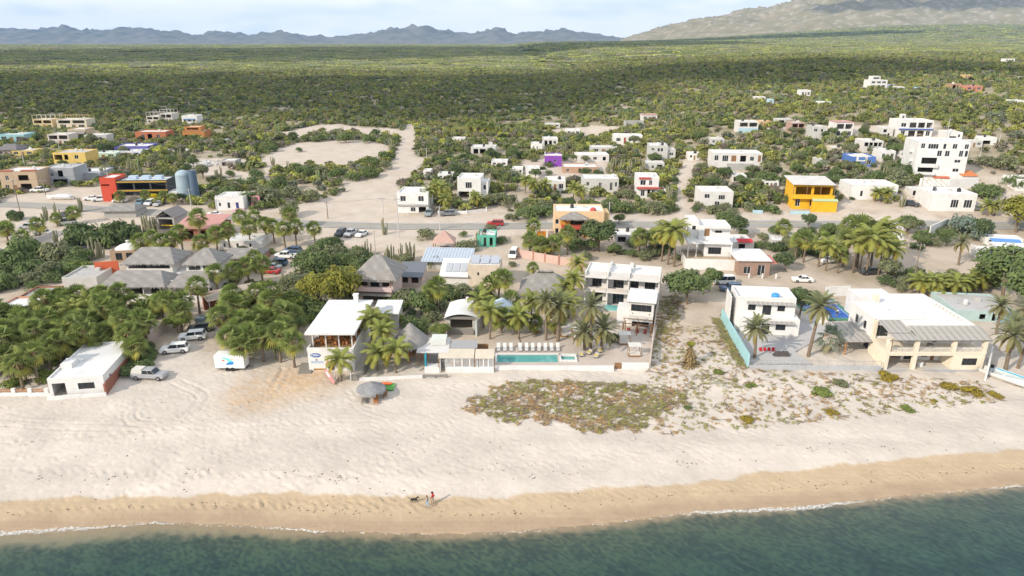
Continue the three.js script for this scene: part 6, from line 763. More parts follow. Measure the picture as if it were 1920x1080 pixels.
{ // painted trailer
  const g = placeAt('cargo_trailer', 'white box trailer with a painted wave and sunset mural', 'trailer', 432, 696, 1); const S = document.createElement('canvas'); S.width = 512; S.height = 256; const q = S.getContext('2d'); q.fillStyle = '#f0f2f0'; q.fillRect(0, 0, 512, 256); q.fillStyle = '#7fd6cf'; q.beginPath(); q.moveTo(120, 30); q.bezierCurveTo(230, 10, 300, 60, 340, 130); q.lineTo(240, 150); q.bezierCurveTo(230, 90, 180, 60, 120, 60); q.fill(); q.fillStyle = '#2f86cf'; q.beginPath(); q.moveTo(180, 200); q.bezierCurveTo(230, 120, 290, 110, 350, 130); q.lineTo(330, 190); q.closePath(); q.fill(); q.fillStyle = '#1e5fa0'; q.fillRect(200, 165, 100, 14); q.fillStyle = '#e8632a'; q.beginPath(); q.arc(150, 78, 34, 0, Math.PI); q.fill(); q.fillStyle = '#5d6670'; q.fillRect(40, 68, 70, 8); q.fillRect(390, 60, 60, 10); q.fillStyle = '#d9b58a'; q.fillRect(300, 60, 50, 30);
  const t = new THREE.CanvasTexture(S); t.colorSpace = THREE.SRGBColorSpace;
  part('box', bx(-2.5, 2.5, .55, 2.85, -2.1, 0), mat([.74, .75, .74], { r: .4 }), g); const d = new THREE.Mesh(new THREE.PlaneGeometry(4.6, 2.1).translate(0, 1.72, .006), new THREE.MeshStandardMaterial({ map: t, roughness: .5 })); d.name = 'mural'; g.add(d); part('roof_vent', bx(1.0, 1.4, 2.85, 2.97, -1.2, -.8), M.dark, g); part('chassis', [bx(-2.5, 2.5, .4, .55, -1.9, -.2), bx(2.5, 3.6, .42, .52, -1.1, -1)], M.dark, g);
  for (const x of [-.45, .45]) for (const z of [-.02, -2.08]) { const w = part('wheel', new THREE.CylinderGeometry(.36, .36, .2, 14).rotateX(Math.PI / 2), M.tyre, g, false); w.position.set(x, .36, z); }
}
// ---------------------------------------------------------------- boats
function boat(px, py, deg, L, hullC, inC, label, o = {}) {
  const g = thing('boat', label, 'boat', gp(px, py).add(V(0, o.up || 0, 0)), -deg * Math.PI / 180, o.group), N = 14, pos = [], idx = [], W = L * .15, D = L * .13;
  const sec = []; for (let i = 0; i <= N; i++) { const t = i / N, x = (t - .5) * L, b = W * Math.pow(1 - Math.pow(t, 2.6), .8) * (t < .08 ? .94 : 1), sh = D * (1 + .45 * t * t), k = D * .35 * Math.pow(t, 5); sec.push([[x, sh, -b], [x, sh * .45 + k, -b * .86], [x, k, -b * .3], [x, k, b * .3], [x, sh * .45 + k, b * .86], [x, sh, b]]); }
  const skin = (s, inset) => { const p = [], id = []; s.forEach(r => r.forEach(v => p.push(v[0] * (1 - inset * .06), v[1] + (inset ? (v[1] < D * .3 ? D * .3 : 0) : 0), v[2] * (1 - inset * .14)))); for (let i = 0; i < N; i++) for (let j = 0; j < 5; j++) { const a = i * 6 + j; id.push(a, a + 1, a + 6, a + 1, a + 7, a + 6); } if (!inset) id.push(0, 5, 1, 1, 5, 4, 1, 4, 2, 2, 4, 3); return polyGeo(p, id); };
  part('hull', skin(sec, 0), mat(hullC, { r: .4, side: 1 }), g, false); if (!o.closed) { part('inside', skin(sec, 1), mat(inC, { r: .6, side: 1 }), g, false); for (const t of [-.28, -.02, .2]) part('thwart', bx(L * t - .14, L * t + .14, D * .75, D * .82, -W * .86, W * .86), mat(W1), g); part('outboard_motor', [bx(-L / 2 - .4, -L / 2 + .02, D * .8, D * 1.6, -.18, .18), bx(-L / 2 - .3, -L / 2 - .12, -D * .1, D * .8, -.07, .07)], M.dark, g); } else part('deck', [frustum(D * 1.0, [-L * .42, L * .3, -W * .85, W * .85], D * 1.5, [-L * .3, L * .12, -W * .6, W * .6])], mat([.7, .7, .69]), g);
  return g;
}
boat(1881, 713, 60, 7.6, [.72, .73, .72], [.5, .52, .5], 'white open fishing boat with bench seats drawn up on the sand'); boat(1903, 716, 62, 7.2, [.68, .7, .72], [.1, .38, .55], 'pale open fishing boat with a blue inside beside the white one');
boat(114, 374, 178, 8.5, [.72, .72, .71], W1, 'large white motor boat hull stored on bare ground by the road', { closed: 1 }); for (const [x, y, l] of [[315, 284, 'white boat on the ground nearest the lilac house'], [338, 286, 'small white boat in the boat yard beside a bush'], [362, 283, 'grey white boat at the far end of the boat yard']]) boat(x, y, 170, 6, [.66, .68, .7], W1, l, { closed: 1 });
// ---------------------------------------------------------------- poles and wires
const poleTops = [];
function pole(px, py, topPx, label, kind = 'w') { const b = gp(px, py), h = tall(b, py - topPx), g = thing('utility_pole', label, 'utility pole', b); part('post', cyl(0, -.5, h, 0, .16, .1, 8), kind === 'w' ? mat([.3, .24, .19], { t: T_wood }) : mat([.5, .49, .47]), g); part('crossarm', bx(-.9, .9, h - .55, h - .42, -.06, .06), M.greywood, g); for (const x of [-.8, 0, .8]) part('insulator', cyl(x, h - .42, h - .2, 0, .05), M.frame, g); poleTops.push(b.clone().add(V(0, h - .25, 0))); return g; }
[[38, 398, 337, 'leaning brown wooden pole beside the road opposite the tan house'], [86, 366, 336, 'brown wooden pole in front of the tan house'], [210, 373, 322, 'tall pale leaning pole at the red wall of the restaurant', 'c'], [361, 402, 353, 'pale pole with a transformer by the palms', 'c'], [615, 410, 377, 'thin dark pole at the edge of the sandy junction'], [719, 402, 370, 'thin pale pole at the foot of the dirt track', 'c'], [748, 447, 370, 'tall thin pale pole across the road from the white roadside house', 'c'], [825, 432, 386, 'thin pale pole by the car park of the roadside house', 'c'], [1141, 424, 378, 'pale pole behind the cream and orange house', 'c'], [800, 300, 277, 'small pole where the dirt track meets the scrub', 'c'], [1834, 308, 278, 'pole on the slope above the tall white house', 'c'], [1772, 270, 222, 'tall pole by the white house with the arched carport', 'c'], [1712, 532, 456, 'dark wooden pole in the bare yard by the coconut palms'], [47, 314, 280, 'pale pole beside the yellow house', 'c'], [113, 288, 264, 'pale pole among the far houses', 'c'], [1872, 272, 252, 'short pale pole near the boat shed', 'c']].forEach(a => pole(...a));
function wire(i, j, label) { const a = poleTops[i], b = poleTops[j], m = a.clone().lerp(b, .5).add(V(0, -a.distanceTo(b) * .02, 0)); const o = part('power_line', new THREE.TubeGeometry(new THREE.QuadraticBezierCurve3(a, m, b), 16, .025, 4), mat([.12, .12, .12]), null, false); tag(o, label, 'wire'); }
[[0, 2, 'power line from the leaning brown pole to the restaurant pole'], [2, 3, 'power line crossing in front of the roadside restaurant'], [3, 4, 'power line along the verge past the battlement house'], [4, 5, 'power line across the sandy junction'], [5, 7, 'power line along the road past the white roadside house'], [7, 8, 'power line along the road to the cream and orange house']].forEach(a => wire(...a));
{ const f = placeAt('antenna_mast', 'slim grey mast rising behind the pink thatched house', 'mast', 706, 500); part('mast', cyl(0, -.3, 9, 0, .12, .05), M.metal, f); part('vane', bx(-.4, .4, 8.6, 8.7, -.03, .03), M.metal, f); }
// ---------------------------------------------------------------- things on the sand
{
  const u = placeAt('beach_palapa', 'round palm thatch sunshade standing on the open sand', 'palapa', 697, 745); part('thatch_roof', coneThatch(2.25, 1.55, 2.75, 24), mat([.36, .36, .37], { t: T_thatch, side: 1 }), u, false); part('post', cyl(0, -.4, 2.6, 0, .12), M.wood, u);
  for (const [x, z, l, c] of [[-1.0, 1.0, 'grey wooden lounger under the thatch sunshade', M.greywood], [.9, 1.2, 'orange brown wooden lounger under the thatch sunshade', M.orange], [2.0, -.8, 'dark slatted lounger behind the thatch sunshade', M.wood]]) { const q = gp(697, 745).add(V(x, .02, z)); q.y = H(q.x, q.z) + .03; const b = thing('beach_lounger', l, 'sun lounger', q, .15); for (let i = 0; i < 6; i++) part('slat', bx(-.32, .32, .3, .36, -.2 + i * .22, -.03 + i * .22), c, b); part('backrest', slopeSlab(-.32, .32, -.22, .36, -.75, .8, .06), c, b); for (const sx of [-.28, .28]) for (const sz of [-.15, 1]) part('leg', bx(sx - .04, sx + .04, -.1, .3, sz - .04, sz + .04), c, b); }
  const m = placeAt('green_platform', 'bright green display platform on the sand behind the thatch sunshade', 'platform', 712, 734); part('deck', bx(-2.6, 2.2, .28, .36, -2.2, 0), mat([.12, .36, .09]), m); part('skirt', bx(-2.5, 2.1, -.2, .277, -2.1, -.1), mat([.06, .25, .05]), m); m.updateMatrixWorld();
  const k = part('red_kayak', new THREE.SphereGeometry(1, 18, 10).scale(1.15, .2, .36), mat([.7, .13, .03], { r: .4 }), null, false); k.position.copy(m.localToWorld(V(.7, .55, -1.7))); tag(k, 'short orange red kayak lying on the green platform', 'kayak');
  const s = new THREE.Shape(); s.moveTo(0, -1.55); s.bezierCurveTo(.42, -1.2, .42, .8, 0, 1.6); s.bezierCurveTo(-.42, .8, -.42, -1.2, 0, -1.55); const sp = gp(628, 722), sb = thing('surfboard', 'dark red surfboard with a white stripe leaning outside the beach restaurant', 'surfboard', sp); const bg = new THREE.ExtrudeGeometry(s, { depth: .06, bevelSize: .02, bevelThickness: .02, bevelSegments: 2 }), st = new THREE.Shape(); st.moveTo(0, -.2); st.bezierCurveTo(.2, .1, .2, .8, 0, 1.1); st.bezierCurveTo(-.2, .8, -.2, .1, 0, -.2); const sA = sp.clone().add(V(0, .12, 0)), sB = onPlane(612, 697, sp.y + 1.75), ax = sB.clone().sub(sA).normalize(), sx = V(1, 0, .2).addScaledVector(ax, -V(1, 0, .2).dot(ax)).normalize(), sz = sx.clone().cross(ax), mm4 = new THREE.Matrix4().makeBasis(sx, ax, sz).setPosition(sA.clone().sub(sp).addScaledVector(ax, 1.62)); for (const [ge, mm, n] of [[bg, mat([.34, .03, .04], { r: .35 }), 'board'], [new THREE.ShapeGeometry(st).translate(0, 0, .085), mat([.6, .6, .66]), 'stripe']]) part(n, ge.applyMatrix4(mm4), mm, sb, false); part('prop', bar(V(0, 0, 0), V(0, .1, 0), .02), M.wood, sb);
  const f = placeAt('driftwood_fence', 'low driftwood fence and swing frame beside the beach restaurant', 'fence', 652, 712); for (let i = 0; i < 9; i++) part('stake', cyl(-1.6 + i * .4, -.3, .9 + .25 * n2(i, 2), .1 * n2(i, 8), .05), M.greywood, f); part('panel', bx(.9, 2.4, .05, .9, .2, .3), M.greywood, f); for (const x of [-2, .6]) part('white_post', cyl(x, -.3, 1.5, .2, .09), M.white, f);
  wallRun('low white wall on the sand between the restaurant and the bar', [[674, 714], [792, 708]], .5, .25, W1);
  const pf = placeAt('picket_fence', 'grey upright plank fence along the side of the beach restaurant', 'fence', 683, 702); for (let i = 0; i < 14; i++) part('plank', bx(-.1 + i * .06, .1 + i * .06, -.3, 1.3 + .2 * n2(i, 5), -i * .42 - .18, -i * .42 + .18), M.greywood, pf);
  const rc = placeAt('covered_boat', 'dark brown covered jet ski on a trailer in the villa yard', 'jet ski', 1466, 674); part('cover', frustum(.45, [-1.5, 1.5, -1.1, 0], 1.25, [-.9, 1.2, -.8, -.3]), mat([.07, .06, .055]), rc); part('trailer', [bx(-1.6, 1.7, .3, .42, -1, -.1)], M.metal, rc); for (const x of [-.6, .7]) part('wheel', new THREE.CylinderGeometry(.28, .28, .16, 12).rotateX(Math.PI / 2).translate(x, .28, .02), M.tyre, rc);
  for (let i = 0; i < 4; i++) { const c = placeAt('red_chair', 'red plastic garden chair in the row behind the covered jet ski', 'chair', 1426 + i * 8, 661, 0, 'red chairs in the villa yard'); part('seat', bx(-.25, .25, .4, .46, -.25, .25), mat([.5, .03, .04], { r: .4 }), c); part('backrest', bx(-.25, .25, .46, .9, -.28, -.22), mat([.5, .03, .04], { r: .4 }), c); for (const x of [-.22, .22]) for (const z of [-.22, .22]) part('leg', bx(x - .03, x + .03, 0, .4, z - .03, z + .03), mat([.5, .03, .04], { r: .4 }), c); }
  const rub = []; for (let i = 0; i < 90; i++) rub.push([382 + rr(-26, 26), 308 + rr(-6, 5)]); const rg = mergeGeometries(rub.map(([x, y]) => { const p = gp(x, y), r = rr(.3, .9); return norm(new THREE.IcosahedronGeometry(r, 0).scale(1, .7, 1).rotateY(rr(0, 6)).translate(p.x, p.y + r * .3, p.z)); })); tag(part('rubble_heap', rg, mat([.48, .47, .45]), null, false), 'heap of pale broken concrete by the tin shed', 'rubble', null, 'stuff');
  const pk = placeAt('pink_shade', 'pink and white slanted shade sail beside the battlement house', 'shade sail', 478, 388); part('sail', slopeSlab(-1, 1.6, .4, .3, -.6, 3.4, .05), mat([.55, .2, .26]), pk); part('post', cyl(1.5, 0, 3.4, -.7, .06), M.frame, pk);
}
// ---------------------------------------------------------------- planting in the town
{
  const P = (k, l, g, list, one, lm) => list.forEach(([x, y, h]) => palmPx(k, x, y, h, l, g, one, lm));
  P('c', 'coconut palm leaning in front of the white beach restaurant wall', null, [[639, 715, 58]], 1);
  P('c', 'yellow green coconut palm crowded between the restaurant and the cone palapa', 'coconut palms by the cone palapa', [[742, 699, 62], [708, 694, 54], [698, 655, 78], [722, 676, 74], [715, 640, 60]], 1);
  P('c', 'slender palm with a pale trunk on the sandy terrace behind the pool', 'slender terrace palms', [[919, 636, 72], [973, 637, 62], [907, 615, 70], [995, 622, 76]], 1);
  P('d', 'shorter feathery date palm close behind the spa', 'date palms round the spa', [[1096, 660, 58], [1127, 660, 62]], 1); P('d', 'tall feathery date palm beside the spa', null, [[1107, 662, 108]], 1);
  P('d', 'broad date palm shading the loungers behind the pool', 'broad date palms behind the pool', [[1024, 640, 92], [1046, 642, 90]], 1);
  P('f', 'small fan palm in the terrace planting', 'small terrace palms', [[940, 626, 44], [967, 628, 46], [1040, 628, 42], [955, 590, 40], [1003, 628, 34]]);
  P('c', 'coconut palm beside the balconies of the hotel', 'coconut palms by the hotel', [[1074, 572, 66], [1058, 574, 52], [1080, 522, 44], [1048, 590, 46], [1066, 596, 48]]);
  P('d', 'leaning date palm in front of the small white two storey house', null, [[1414, 676, 78]], 1); P('d', 'very tall date palm in the middle of the villa yard', null, [[1515, 668, 118]], 1); P('b', 'silver blue fan palm bush in the villa yard', null, [[1556, 656, 44]], 1);
  P('d', 'bushy date palm leaning over the boats beside the large villa', 'date palms beside the boats', [[1884, 696, 88], [1908, 690, 96], [1868, 625, 66], [1916, 640, 80], [1890, 660, 70]], 1);
  P('d', 'wide spreading date palm alone in the bare yard', null, [[1797, 497, 56]], 1);
  P('c', 'tall golden coconut palm in the cluster by the frame pavilion', 'golden coconut palms across the street', [[1598, 512, 78], [1624, 514, 96], [1646, 516, 80], [1668, 513, 64], [1548, 508, 66], [1655, 500, 90], [1632, 500, 110], [1612, 505, 60]]);
  P('f', 'shaggy fan palm in the row behind the street railings', 'fan palms across the street', [[1534, 500, 62], [1506, 492, 56], [1490, 486, 48], [1580, 500, 66], [1606, 502, 118], [1586, 480, 72], [1465, 452, 38], [1570, 512, 46]]);
  P('c', 'low golden palm in the hedge behind the large villa', 'golden palm hedge', [[1722, 556, 44], [1742, 558, 46], [1760, 558, 44], [1782, 560, 46], [1800, 556, 44], [1826, 546, 42], [1842, 546, 44], [1812, 552, 36]]);
  P('c', 'tall coconut palm beside the white terraced house', 'coconut palms by the terraced house', [[1252, 496, 82], [1264, 500, 90], [1240, 490, 74], [1254, 480, 66]]); P('f', 'fan palm in the garden behind the hotel', 'garden fan palms', [[1226, 480, 50], [1196, 482, 50], [1064, 478, 52], [1000, 446, 32], [993, 474, 36], [1035, 482, 36], [1012, 480, 34], [1000, 518, 24]]); P('d', 'date palm in the garden behind the hotel', null, [[1240, 478, 56]]);
  P('f', 'fan palm between the solar house and the vaulted house', 'fan palms by the vaulted house', [[822, 588, 66], [810, 588, 58], [935, 566, 56], [948, 570, 60], [918, 566, 44]]);
  P('f', 'fan palm with a shaggy skirt around the thatched compound', 'fan palms round the thatched compound', [[271, 487, 46], [295, 486, 52], [327, 488, 50], [345, 480, 56], [378, 458, 62], [381, 492, 48], [410, 486, 58], [433, 476, 56], [457, 446, 50], [410, 552, 54], [375, 588, 66], [310, 487, 46]]);
  P('f', 'fan palm beside the alley with parked cars', 'fan palms along the alley', [[482, 446, 48], [545, 430, 38], [535, 464, 46], [556, 462, 48], [591, 458, 40], [493, 530, 48], [468, 535, 50], [500, 450, 40], [470, 462, 46], [445, 540, 46], [480, 512, 40], [515, 456, 44]]);
  P('c', 'coconut palm beside the white roadside house', 'coconut palms by the roadside house', [[808, 392, 46], [830, 388, 50], [838, 396, 34], [820, 380, 44]]); P('f', 'dark fan palm in the tall clump by the ranch house', 'tall palm clump', [[884, 262, 32], [897, 264, 36], [910, 264, 34], [922, 262, 30]]);
  P('c', 'palm in the garden rows above the road', 'garden palms above the road', [[985, 362, 36], [1000, 372, 36], [1018, 368, 34], [1075, 374, 34], [1090, 376, 30], [895, 392, 34], [1390, 388, 30], [1420, 390, 28], [1640, 378, 28], [1665, 378, 28], [1850, 405, 32], [1865, 404, 30]]);
  P('f', 'young fan palm in the sandy car park', 'car park palms', [[76, 442, 32], [108, 425, 24], [15, 452, 34], [46, 464, 30], [140, 420, 30], [225, 382, 22], [275, 380, 22], [310, 382, 22], [325, 384, 20]]);
  // dense grove left of the car track
  const scat = (poly, n, gap, f) => { const W = gpoly(poly), xs = W.map(p => p[0]), zz = W.map(p => p[1]), got = []; for (let t = 0; t < n * 40 && got.length < n; t++) { const x = rr(Math.min(...xs), Math.max(...xs)), z = rr(Math.min(...zz), Math.max(...zz)); if (!inPoly(W, x, z) || got.some(q => Math.hypot(q[0] - x, q[1] - z) < gap) || FOOT.some(q => Math.hypot(q[0] - x, q[1] - z) < q[2] * .78)) continue; got.push([x, z]); f(V(x, H(x, z), z)); } };
  scat([[-60, 728], [92, 734], [112, 690], [225, 655], [258, 690], [300, 652], [365, 618], [362, 606], [300, 598], [200, 592], [120, 590], [60, 610], [-60, 640]], 84, 1.7, p => rnd() < .16 ? palm('c', p, rr(4.5, 7), 'feathery coconut palm in the dense palm grove beside the cottage', 'coconut palms in the grove') : palm('f', p, rr(4.2, 7.4), 'fan palm in the dense palm grove beside the cottage', 'fan palms in the grove'));
  scat([[425, 690], [470, 694], [560, 692], [572, 640], [545, 585], [430, 590], [415, 640]], 26, 2.0, p => palm('f', p, rr(4.5, 7), 'fan palm in the clump behind the painted trailer', 'fan palms behind the trailer'));
  scat([[200, 700], [260, 710], [300, 660], [240, 650], [215, 680]], 12, 1.6, p => tree('bush', 'hedge_bush', p, rr(2.6, 4), 'mid', 'green hedge bush between the cottage wall and the cars', 'cottage hedge bushes'));
  scat([[0, 725], [95, 732], [110, 690], [225, 660], [320, 620], [360, 590], [200, 570], [0, 640]], 26, 3, p => tree('bush', 'understorey_bush', p, rr(2.6, 4.2), pick(['mid', 'dark', 'lime']), 'leafy bush growing under the palms of the grove', 'grove undergrowth'));
  scat([[-40, 720], [92, 730], [112, 690], [225, 660], [330, 632], [360, 606], [200, 594], [60, 612], [-40, 645]], 13, 5, p => tree('tree', 'broadleaf_tree', p, rr(3.6, 5.4), pick(['mid', 'mid', 'lime']), 'round broadleaf tree rising among the palms of the grove', 'broadleaf trees in the grove')); scat([[425, 690], [560, 692], [572, 640], [545, 585], [430, 590]], 7, 4, p => tree('tree', 'broadleaf_tree', p, rr(3.6, 5.6), pick(['mid', 'grey']), 'round broadleaf tree among the palms behind the trailer', 'broadleaf trees behind the trailer'));
  // trees
  const T = (k, n, l, g, list, hs) => list.forEach(([x, y, w, c]) => treePx(k, n, x, y, w, c, l, g, hs));
  T('tree', 'shade_tree', 'large round green tree at the corner of the empty sandy lot', null, [[1288, 570, 100, 'mid']], .8); T('tree', 'shade_tree', 'smaller green tree beside the white passenger van', null, [[1330, 545, 52, 'mid']]); T('tree', 'shade_tree', 'dense dark round tree in front of the cream and orange house', null, [[1122, 472, 82, 'dark']], .85); T('tree', 'shade_tree', 'dark tree behind the small white two storey house', null, [[1500, 590, 72, 'dark']]); T('tree', 'shade_tree', 'round dark tree in front of the street yard', null, [[1472, 506, 52, 'dark']], .85);
  T('tree', 'giant_fig_tree', 'huge dense green tree overhanging the yards behind the villa', 'huge green trees', [[1880, 560, 120, 'mid'], [1925, 590, 120, 'mid'], [1850, 545, 60, 'mid']], .95); T('tree', 'golden_tree', 'yellow green round tree at the end of the caravan yard', 'yellow green trees', [[1905, 436, 90, 'yellow'], [1940, 425, 80, 'yellow']]);
  T('airy', 'silver_tree', 'silvery grey leaved tree behind the white street wall', null, [[1812, 442, 86, 'blue']], 1.2); T('tree', 'garden_tree', 'dark green tree in the yards along the road', 'yard trees along the road', [[1700, 436, 42, 'mid'], [1722, 462, 32, 'mid'], [1515, 430, 38, 'dark'], [1450, 446, 32, 'mid'], [1385, 442, 50, 'dark'], [1360, 432, 46, 'mid'], [1830, 450, 50, 'dark'], [1160, 420, 26, 'dark']]);
  T('tree', 'willow_tree', 'tall yellow green feathery tree behind the beach restaurant', 'yellow green feathery trees', [[640, 580, 84, 'yellow'], [600, 585, 80, 'yellow'], [662, 560, 60, 'yellow']], 1.25);
  T('airy', 'mesquite_tree', 'grey green mesquite tree beside the alley', 'mesquites along the alley', [[585, 510, 85, 'mid'], [615, 490, 70, 'grey'], [650, 500, 50, 'mid'], [560, 545, 76, 'grey'], [545, 575, 60, 'mid'], [640, 480, 40, 'mid'], [675, 490, 44, 'dark'], [590, 555, 60, 'mid']], 1.15);
  T('airy', 'mesquite_tree', 'green tree between the restaurant and the solar house', 'trees behind the restaurant', [[790, 592, 82, 'mid'], [760, 575, 60, 'grey'], [740, 572, 46, 'mid'], [870, 560, 62, 'grey'], [900, 560, 50, 'mid'], [780, 622, 60, 'mid'], [745, 612, 46, 'lime'], [850, 560, 46, 'mid'], [815, 500, 40, 'grey'], [800, 498, 30, 'mid']], 1.1); T('tree', 'lemon_tree', 'bright green round tree beside the vaulted house', null, [[826, 634, 44, 'lime']], .9);
  T('bush', 'dense_bush', 'broad dark mesquite thicket at the edge of the sandy car park', 'car park thickets', [[160, 462, 92, 'dark'], [228, 452, 78, 'dark'], [195, 462, 70, 'mid'], [50, 488, 90, 'mid'], [20, 510, 80, 'mid'], [110, 492, 80, 'grey'], [10, 440, 44, 'dark'], [150, 490, 60, 'mid'], [60, 520, 70, 'mid'], [30, 412, 36, 'dark'], [10, 540, 60, 'mid'], [90, 520, 60, 'grey'], [150, 510, 50, 'lime']], 1.25);
  T('airy', 'roadside_bush', 'grey green bush on the bare ground round the sandy junction', 'bushes round the sandy junction', [[575, 330, 46, 'mid'], [602, 332, 42, 'grey'], [632, 335, 40, 'mid'], [660, 338, 38, 'mid'], [692, 334, 46, 'mid'], [700, 312, 36, 'mid'], [722, 300, 36, 'mid'], [722, 318, 34, 'grey'], [558, 322, 34, 'mid'], [520, 322, 26, 'mid'], [465, 352, 52, 'mid'], [500, 382, 66, 'grey'], [548, 372, 54, 'grey'], [585, 378, 46, 'grey'], [545, 406, 58, 'grey'], [430, 372, 46, 'mid'], [470, 384, 56, 'mid'], [520, 360, 48, 'mid'], [480, 336, 40, 'mid'], [550, 262, 30, 'dark'], [600, 266, 30, 'mid'], [650, 268, 40, 'mid'], [690, 268, 30, 'mid'], [706, 256, 30, 'dark'], [740, 268, 24, 'mid'], [560, 285, 20, 'mid'], [505, 285, 34, 'mid']]);
  T('airy', 'roadside_bush', 'grey green bush on the bank above the asphalt road', 'bushes above the road', [[990, 412, 60, 'mid'], [1025, 408, 50, 'mid'], [960, 412, 30, 'grey'], [1165, 402, 50, 'mid'], [1225, 402, 54, 'grey'], [1140, 390, 40, 'mid'], [1020, 395, 44, 'grey'], [945, 385, 60, 'grey'], [1175, 372, 44, 'grey'], [1255, 372, 34, 'mid'], [1310, 392, 30, 'grey'], [1560, 372, 40, 'mid'], [1560, 345, 46, 'mid'], [1680, 350, 60, 'grey'], [1640, 345, 50, 'mid'], [1845, 372, 70, 'mid'], [1880, 320, 60, 'grey'], [1845, 312, 44, 'grey'], [1700, 330, 46, 'dark'], [1480, 380, 34, 'dark'], [1390, 385, 40, 'dark'], [1350, 372, 50, 'dark'], [1335, 350, 40, 'mid'], [1440, 345, 50, 'mid'], [1800, 436, 40, 'grey'], [1900, 350, 50, 'mid']]);
  T('airy', 'roadside_bush', 'round bush between the road and the gardens', 'bushes below the road', [[800, 448, 46, 'grey'], [876, 470, 52, 'grey'], [940, 455, 30, 'mid'], [920, 430, 26, 'grey'], [870, 445, 24, 'mid'], [1170, 478, 24, 'mid'], [960, 500, 24, 'grey'], [1140, 510, 30, 'dark'], [1705, 520, 40, 'mid'], [1690, 545, 34, 'grey'], [1152, 642, 34, 'dark'], [1030, 470, 30, 'lime'], [1050, 450, 36, 'lime'], [1075, 470, 30, 'mid']]);
  const town = (poly, n, l, g) => scat(poly, n, 2.6, p => { const k = pick(['bush', 'airy', 'airy', 'tree']); tree(k, { bush: 'leafy_bush', airy: 'mesquite_bush', tree: 'small_tree' }[k], p, rr(3.2, 6.4), pick(['mid', 'mid', 'grey', 'dark', 'grey']), l, g); });
  town([[790, 300], [980, 290], [985, 350], [930, 375], [860, 345], [800, 325]], 38, 'green bush in the thick scrub by the ranch house', 'scrub by the ranch house'); town([[980, 250], [1330, 250], [1280, 300], [1265, 370], [1180, 350], [1000, 350]], 62, 'green bush among the houses round the purple house', 'scrub round the purple house'); town([[1290, 320], [1480, 320], [1700, 300], [1720, 340], [1560, 350], [1470, 380], [1310, 380]], 60, 'green bush on the slope behind the yellow house', 'scrub behind the yellow house'); town([[1440, 250], [1700, 255], [1720, 300], [1480, 310]], 40, 'green bush on the slope round the cobalt house', 'scrub round the cobalt house'); town([[0, 255], [260, 255], [380, 280], [380, 330], [180, 335], [0, 320]], 62, 'dark bush between the houses west of the sand lot', 'scrub west of the sand lot'); town([[200, 335], [430, 330], [560, 350], [520, 390], [360, 390], [350, 350]], 34, 'grey green bush behind the roadside restaurant', 'scrub behind the restaurant'); town([[980, 440], [1090, 455], [1200, 460], [1290, 470], [1280, 490], [1100, 490], [990, 470]], 22, 'garden shrub in the planted garden behind the hotel', 'garden shrubs');
  scat([[535, 612], [575, 485], [640, 458], [690, 482], [668, 556], [600, 606]], 26, 2.6, p => tree(pick(['bush', 'airy']), 'hedge_tree', p, rr(4.5, 7.5), pick(['mid', 'grey', 'mid', 'lime']), 'mounded green tree in the thick hedge between the alley and the restaurant', 'alley hedge trees'));
  scat([[722, 562], [822, 545], [930, 560], [912, 596], [820, 606], [760, 622]], 16, 2.6, p => tree(pick(['bush', 'airy']), 'garden_bush', p, rr(3.6, 6), pick(['mid', 'grey', 'dark']), 'leafy bush in the garden behind the cone palapa', 'garden bushes behind the palapa'));
  scat([[-40, 560], [90, 540], [200, 520], [120, 470], [0, 470], [-60, 520]], 30, 2.8, p => tree(pick(['bush', 'airy']), 'thicket_bush', p, rr(4, 7.5), pick(['mid', 'grey', 'dark', 'mid']), 'mounded bush in the thicket behind the palm grove', 'thicket behind the grove'));
  scat([[380, 540], [480, 560], [520, 500], [480, 440], [420, 450], [400, 500]], 16, 2.6, p => tree('bush', 'yard_bush', p, rr(2.6, 4.6), pick(['mid', 'grey', 'lime']), 'green bush in the yards beside the alley', 'yard bushes by the alley'));
  town([[1380, 446], [1560, 436], [1640, 440], [1600, 478], [1500, 486], [1420, 466]], 26, 'shrub in the gardens across the street from the villa', 'gardens across the street'); town([[1690, 430], [1800, 428], [1850, 440], [1760, 470], [1700, 470]], 14, 'shrub by the white street wall and silver tree', 'shrubs by the street wall'); town([[940, 405], [1180, 400], [1290, 400], [1250, 388], [1000, 385]], 22, 'bush on the sandy bank behind the road', 'bank bushes'); town([[1290, 405], [1480, 402], [1460, 390], [1300, 385]], 10, 'bush by the roadside gardens of the yellow house', 'roadside garden bushes'); town([[560, 478], [640, 474], [760, 486], [800, 502], [700, 506], [600, 496]], 14, 'bush by the cacti behind the pink thatched house', 'bushes by the cacti'); town([[1660, 515], [1800, 520], [1860, 540], [1720, 548], [1650, 535]], 16, 'shrub behind the golden palm hedge', 'shrubs behind the palm hedge');
  // cacti one can pick out
  const C = (l, g, list) => list.forEach(([x, y, h]) => { const p = gp(x, y); cactus(p, tall(p, h), l, g); });
  C('tall cardon cactus standing alone by the road verge', null, [[720, 440, 34]]); C('cardon cactus cluster near the pink thatched house', 'cardons by the thatched house', [[690, 478, 32], [685, 480, 28], [770, 490, 44], [728, 488, 34], [735, 486, 30], [765, 488, 34], [752, 480, 26]]); C('cardon cactus by the sandy car park', 'car park cardons', [[85, 414, 32], [108, 410, 32], [150, 398, 32], [280, 440, 44], [290, 436, 36], [255, 436, 30], [178, 486, 44], [190, 484, 40], [270, 438, 40], [105, 455, 28]]); C('cardon cactus by the white sand lot', 'lot cardons', [[735, 282, 26], [655, 325, 18], [597, 348, 22], [512, 310, 20], [540, 320, 22], [640, 262, 20], [675, 262, 20], [700, 262, 16], [415, 335, 26], [405, 340, 26], [262, 330, 30], [245, 322, 28], [195, 330, 26], [340, 300, 26]]);
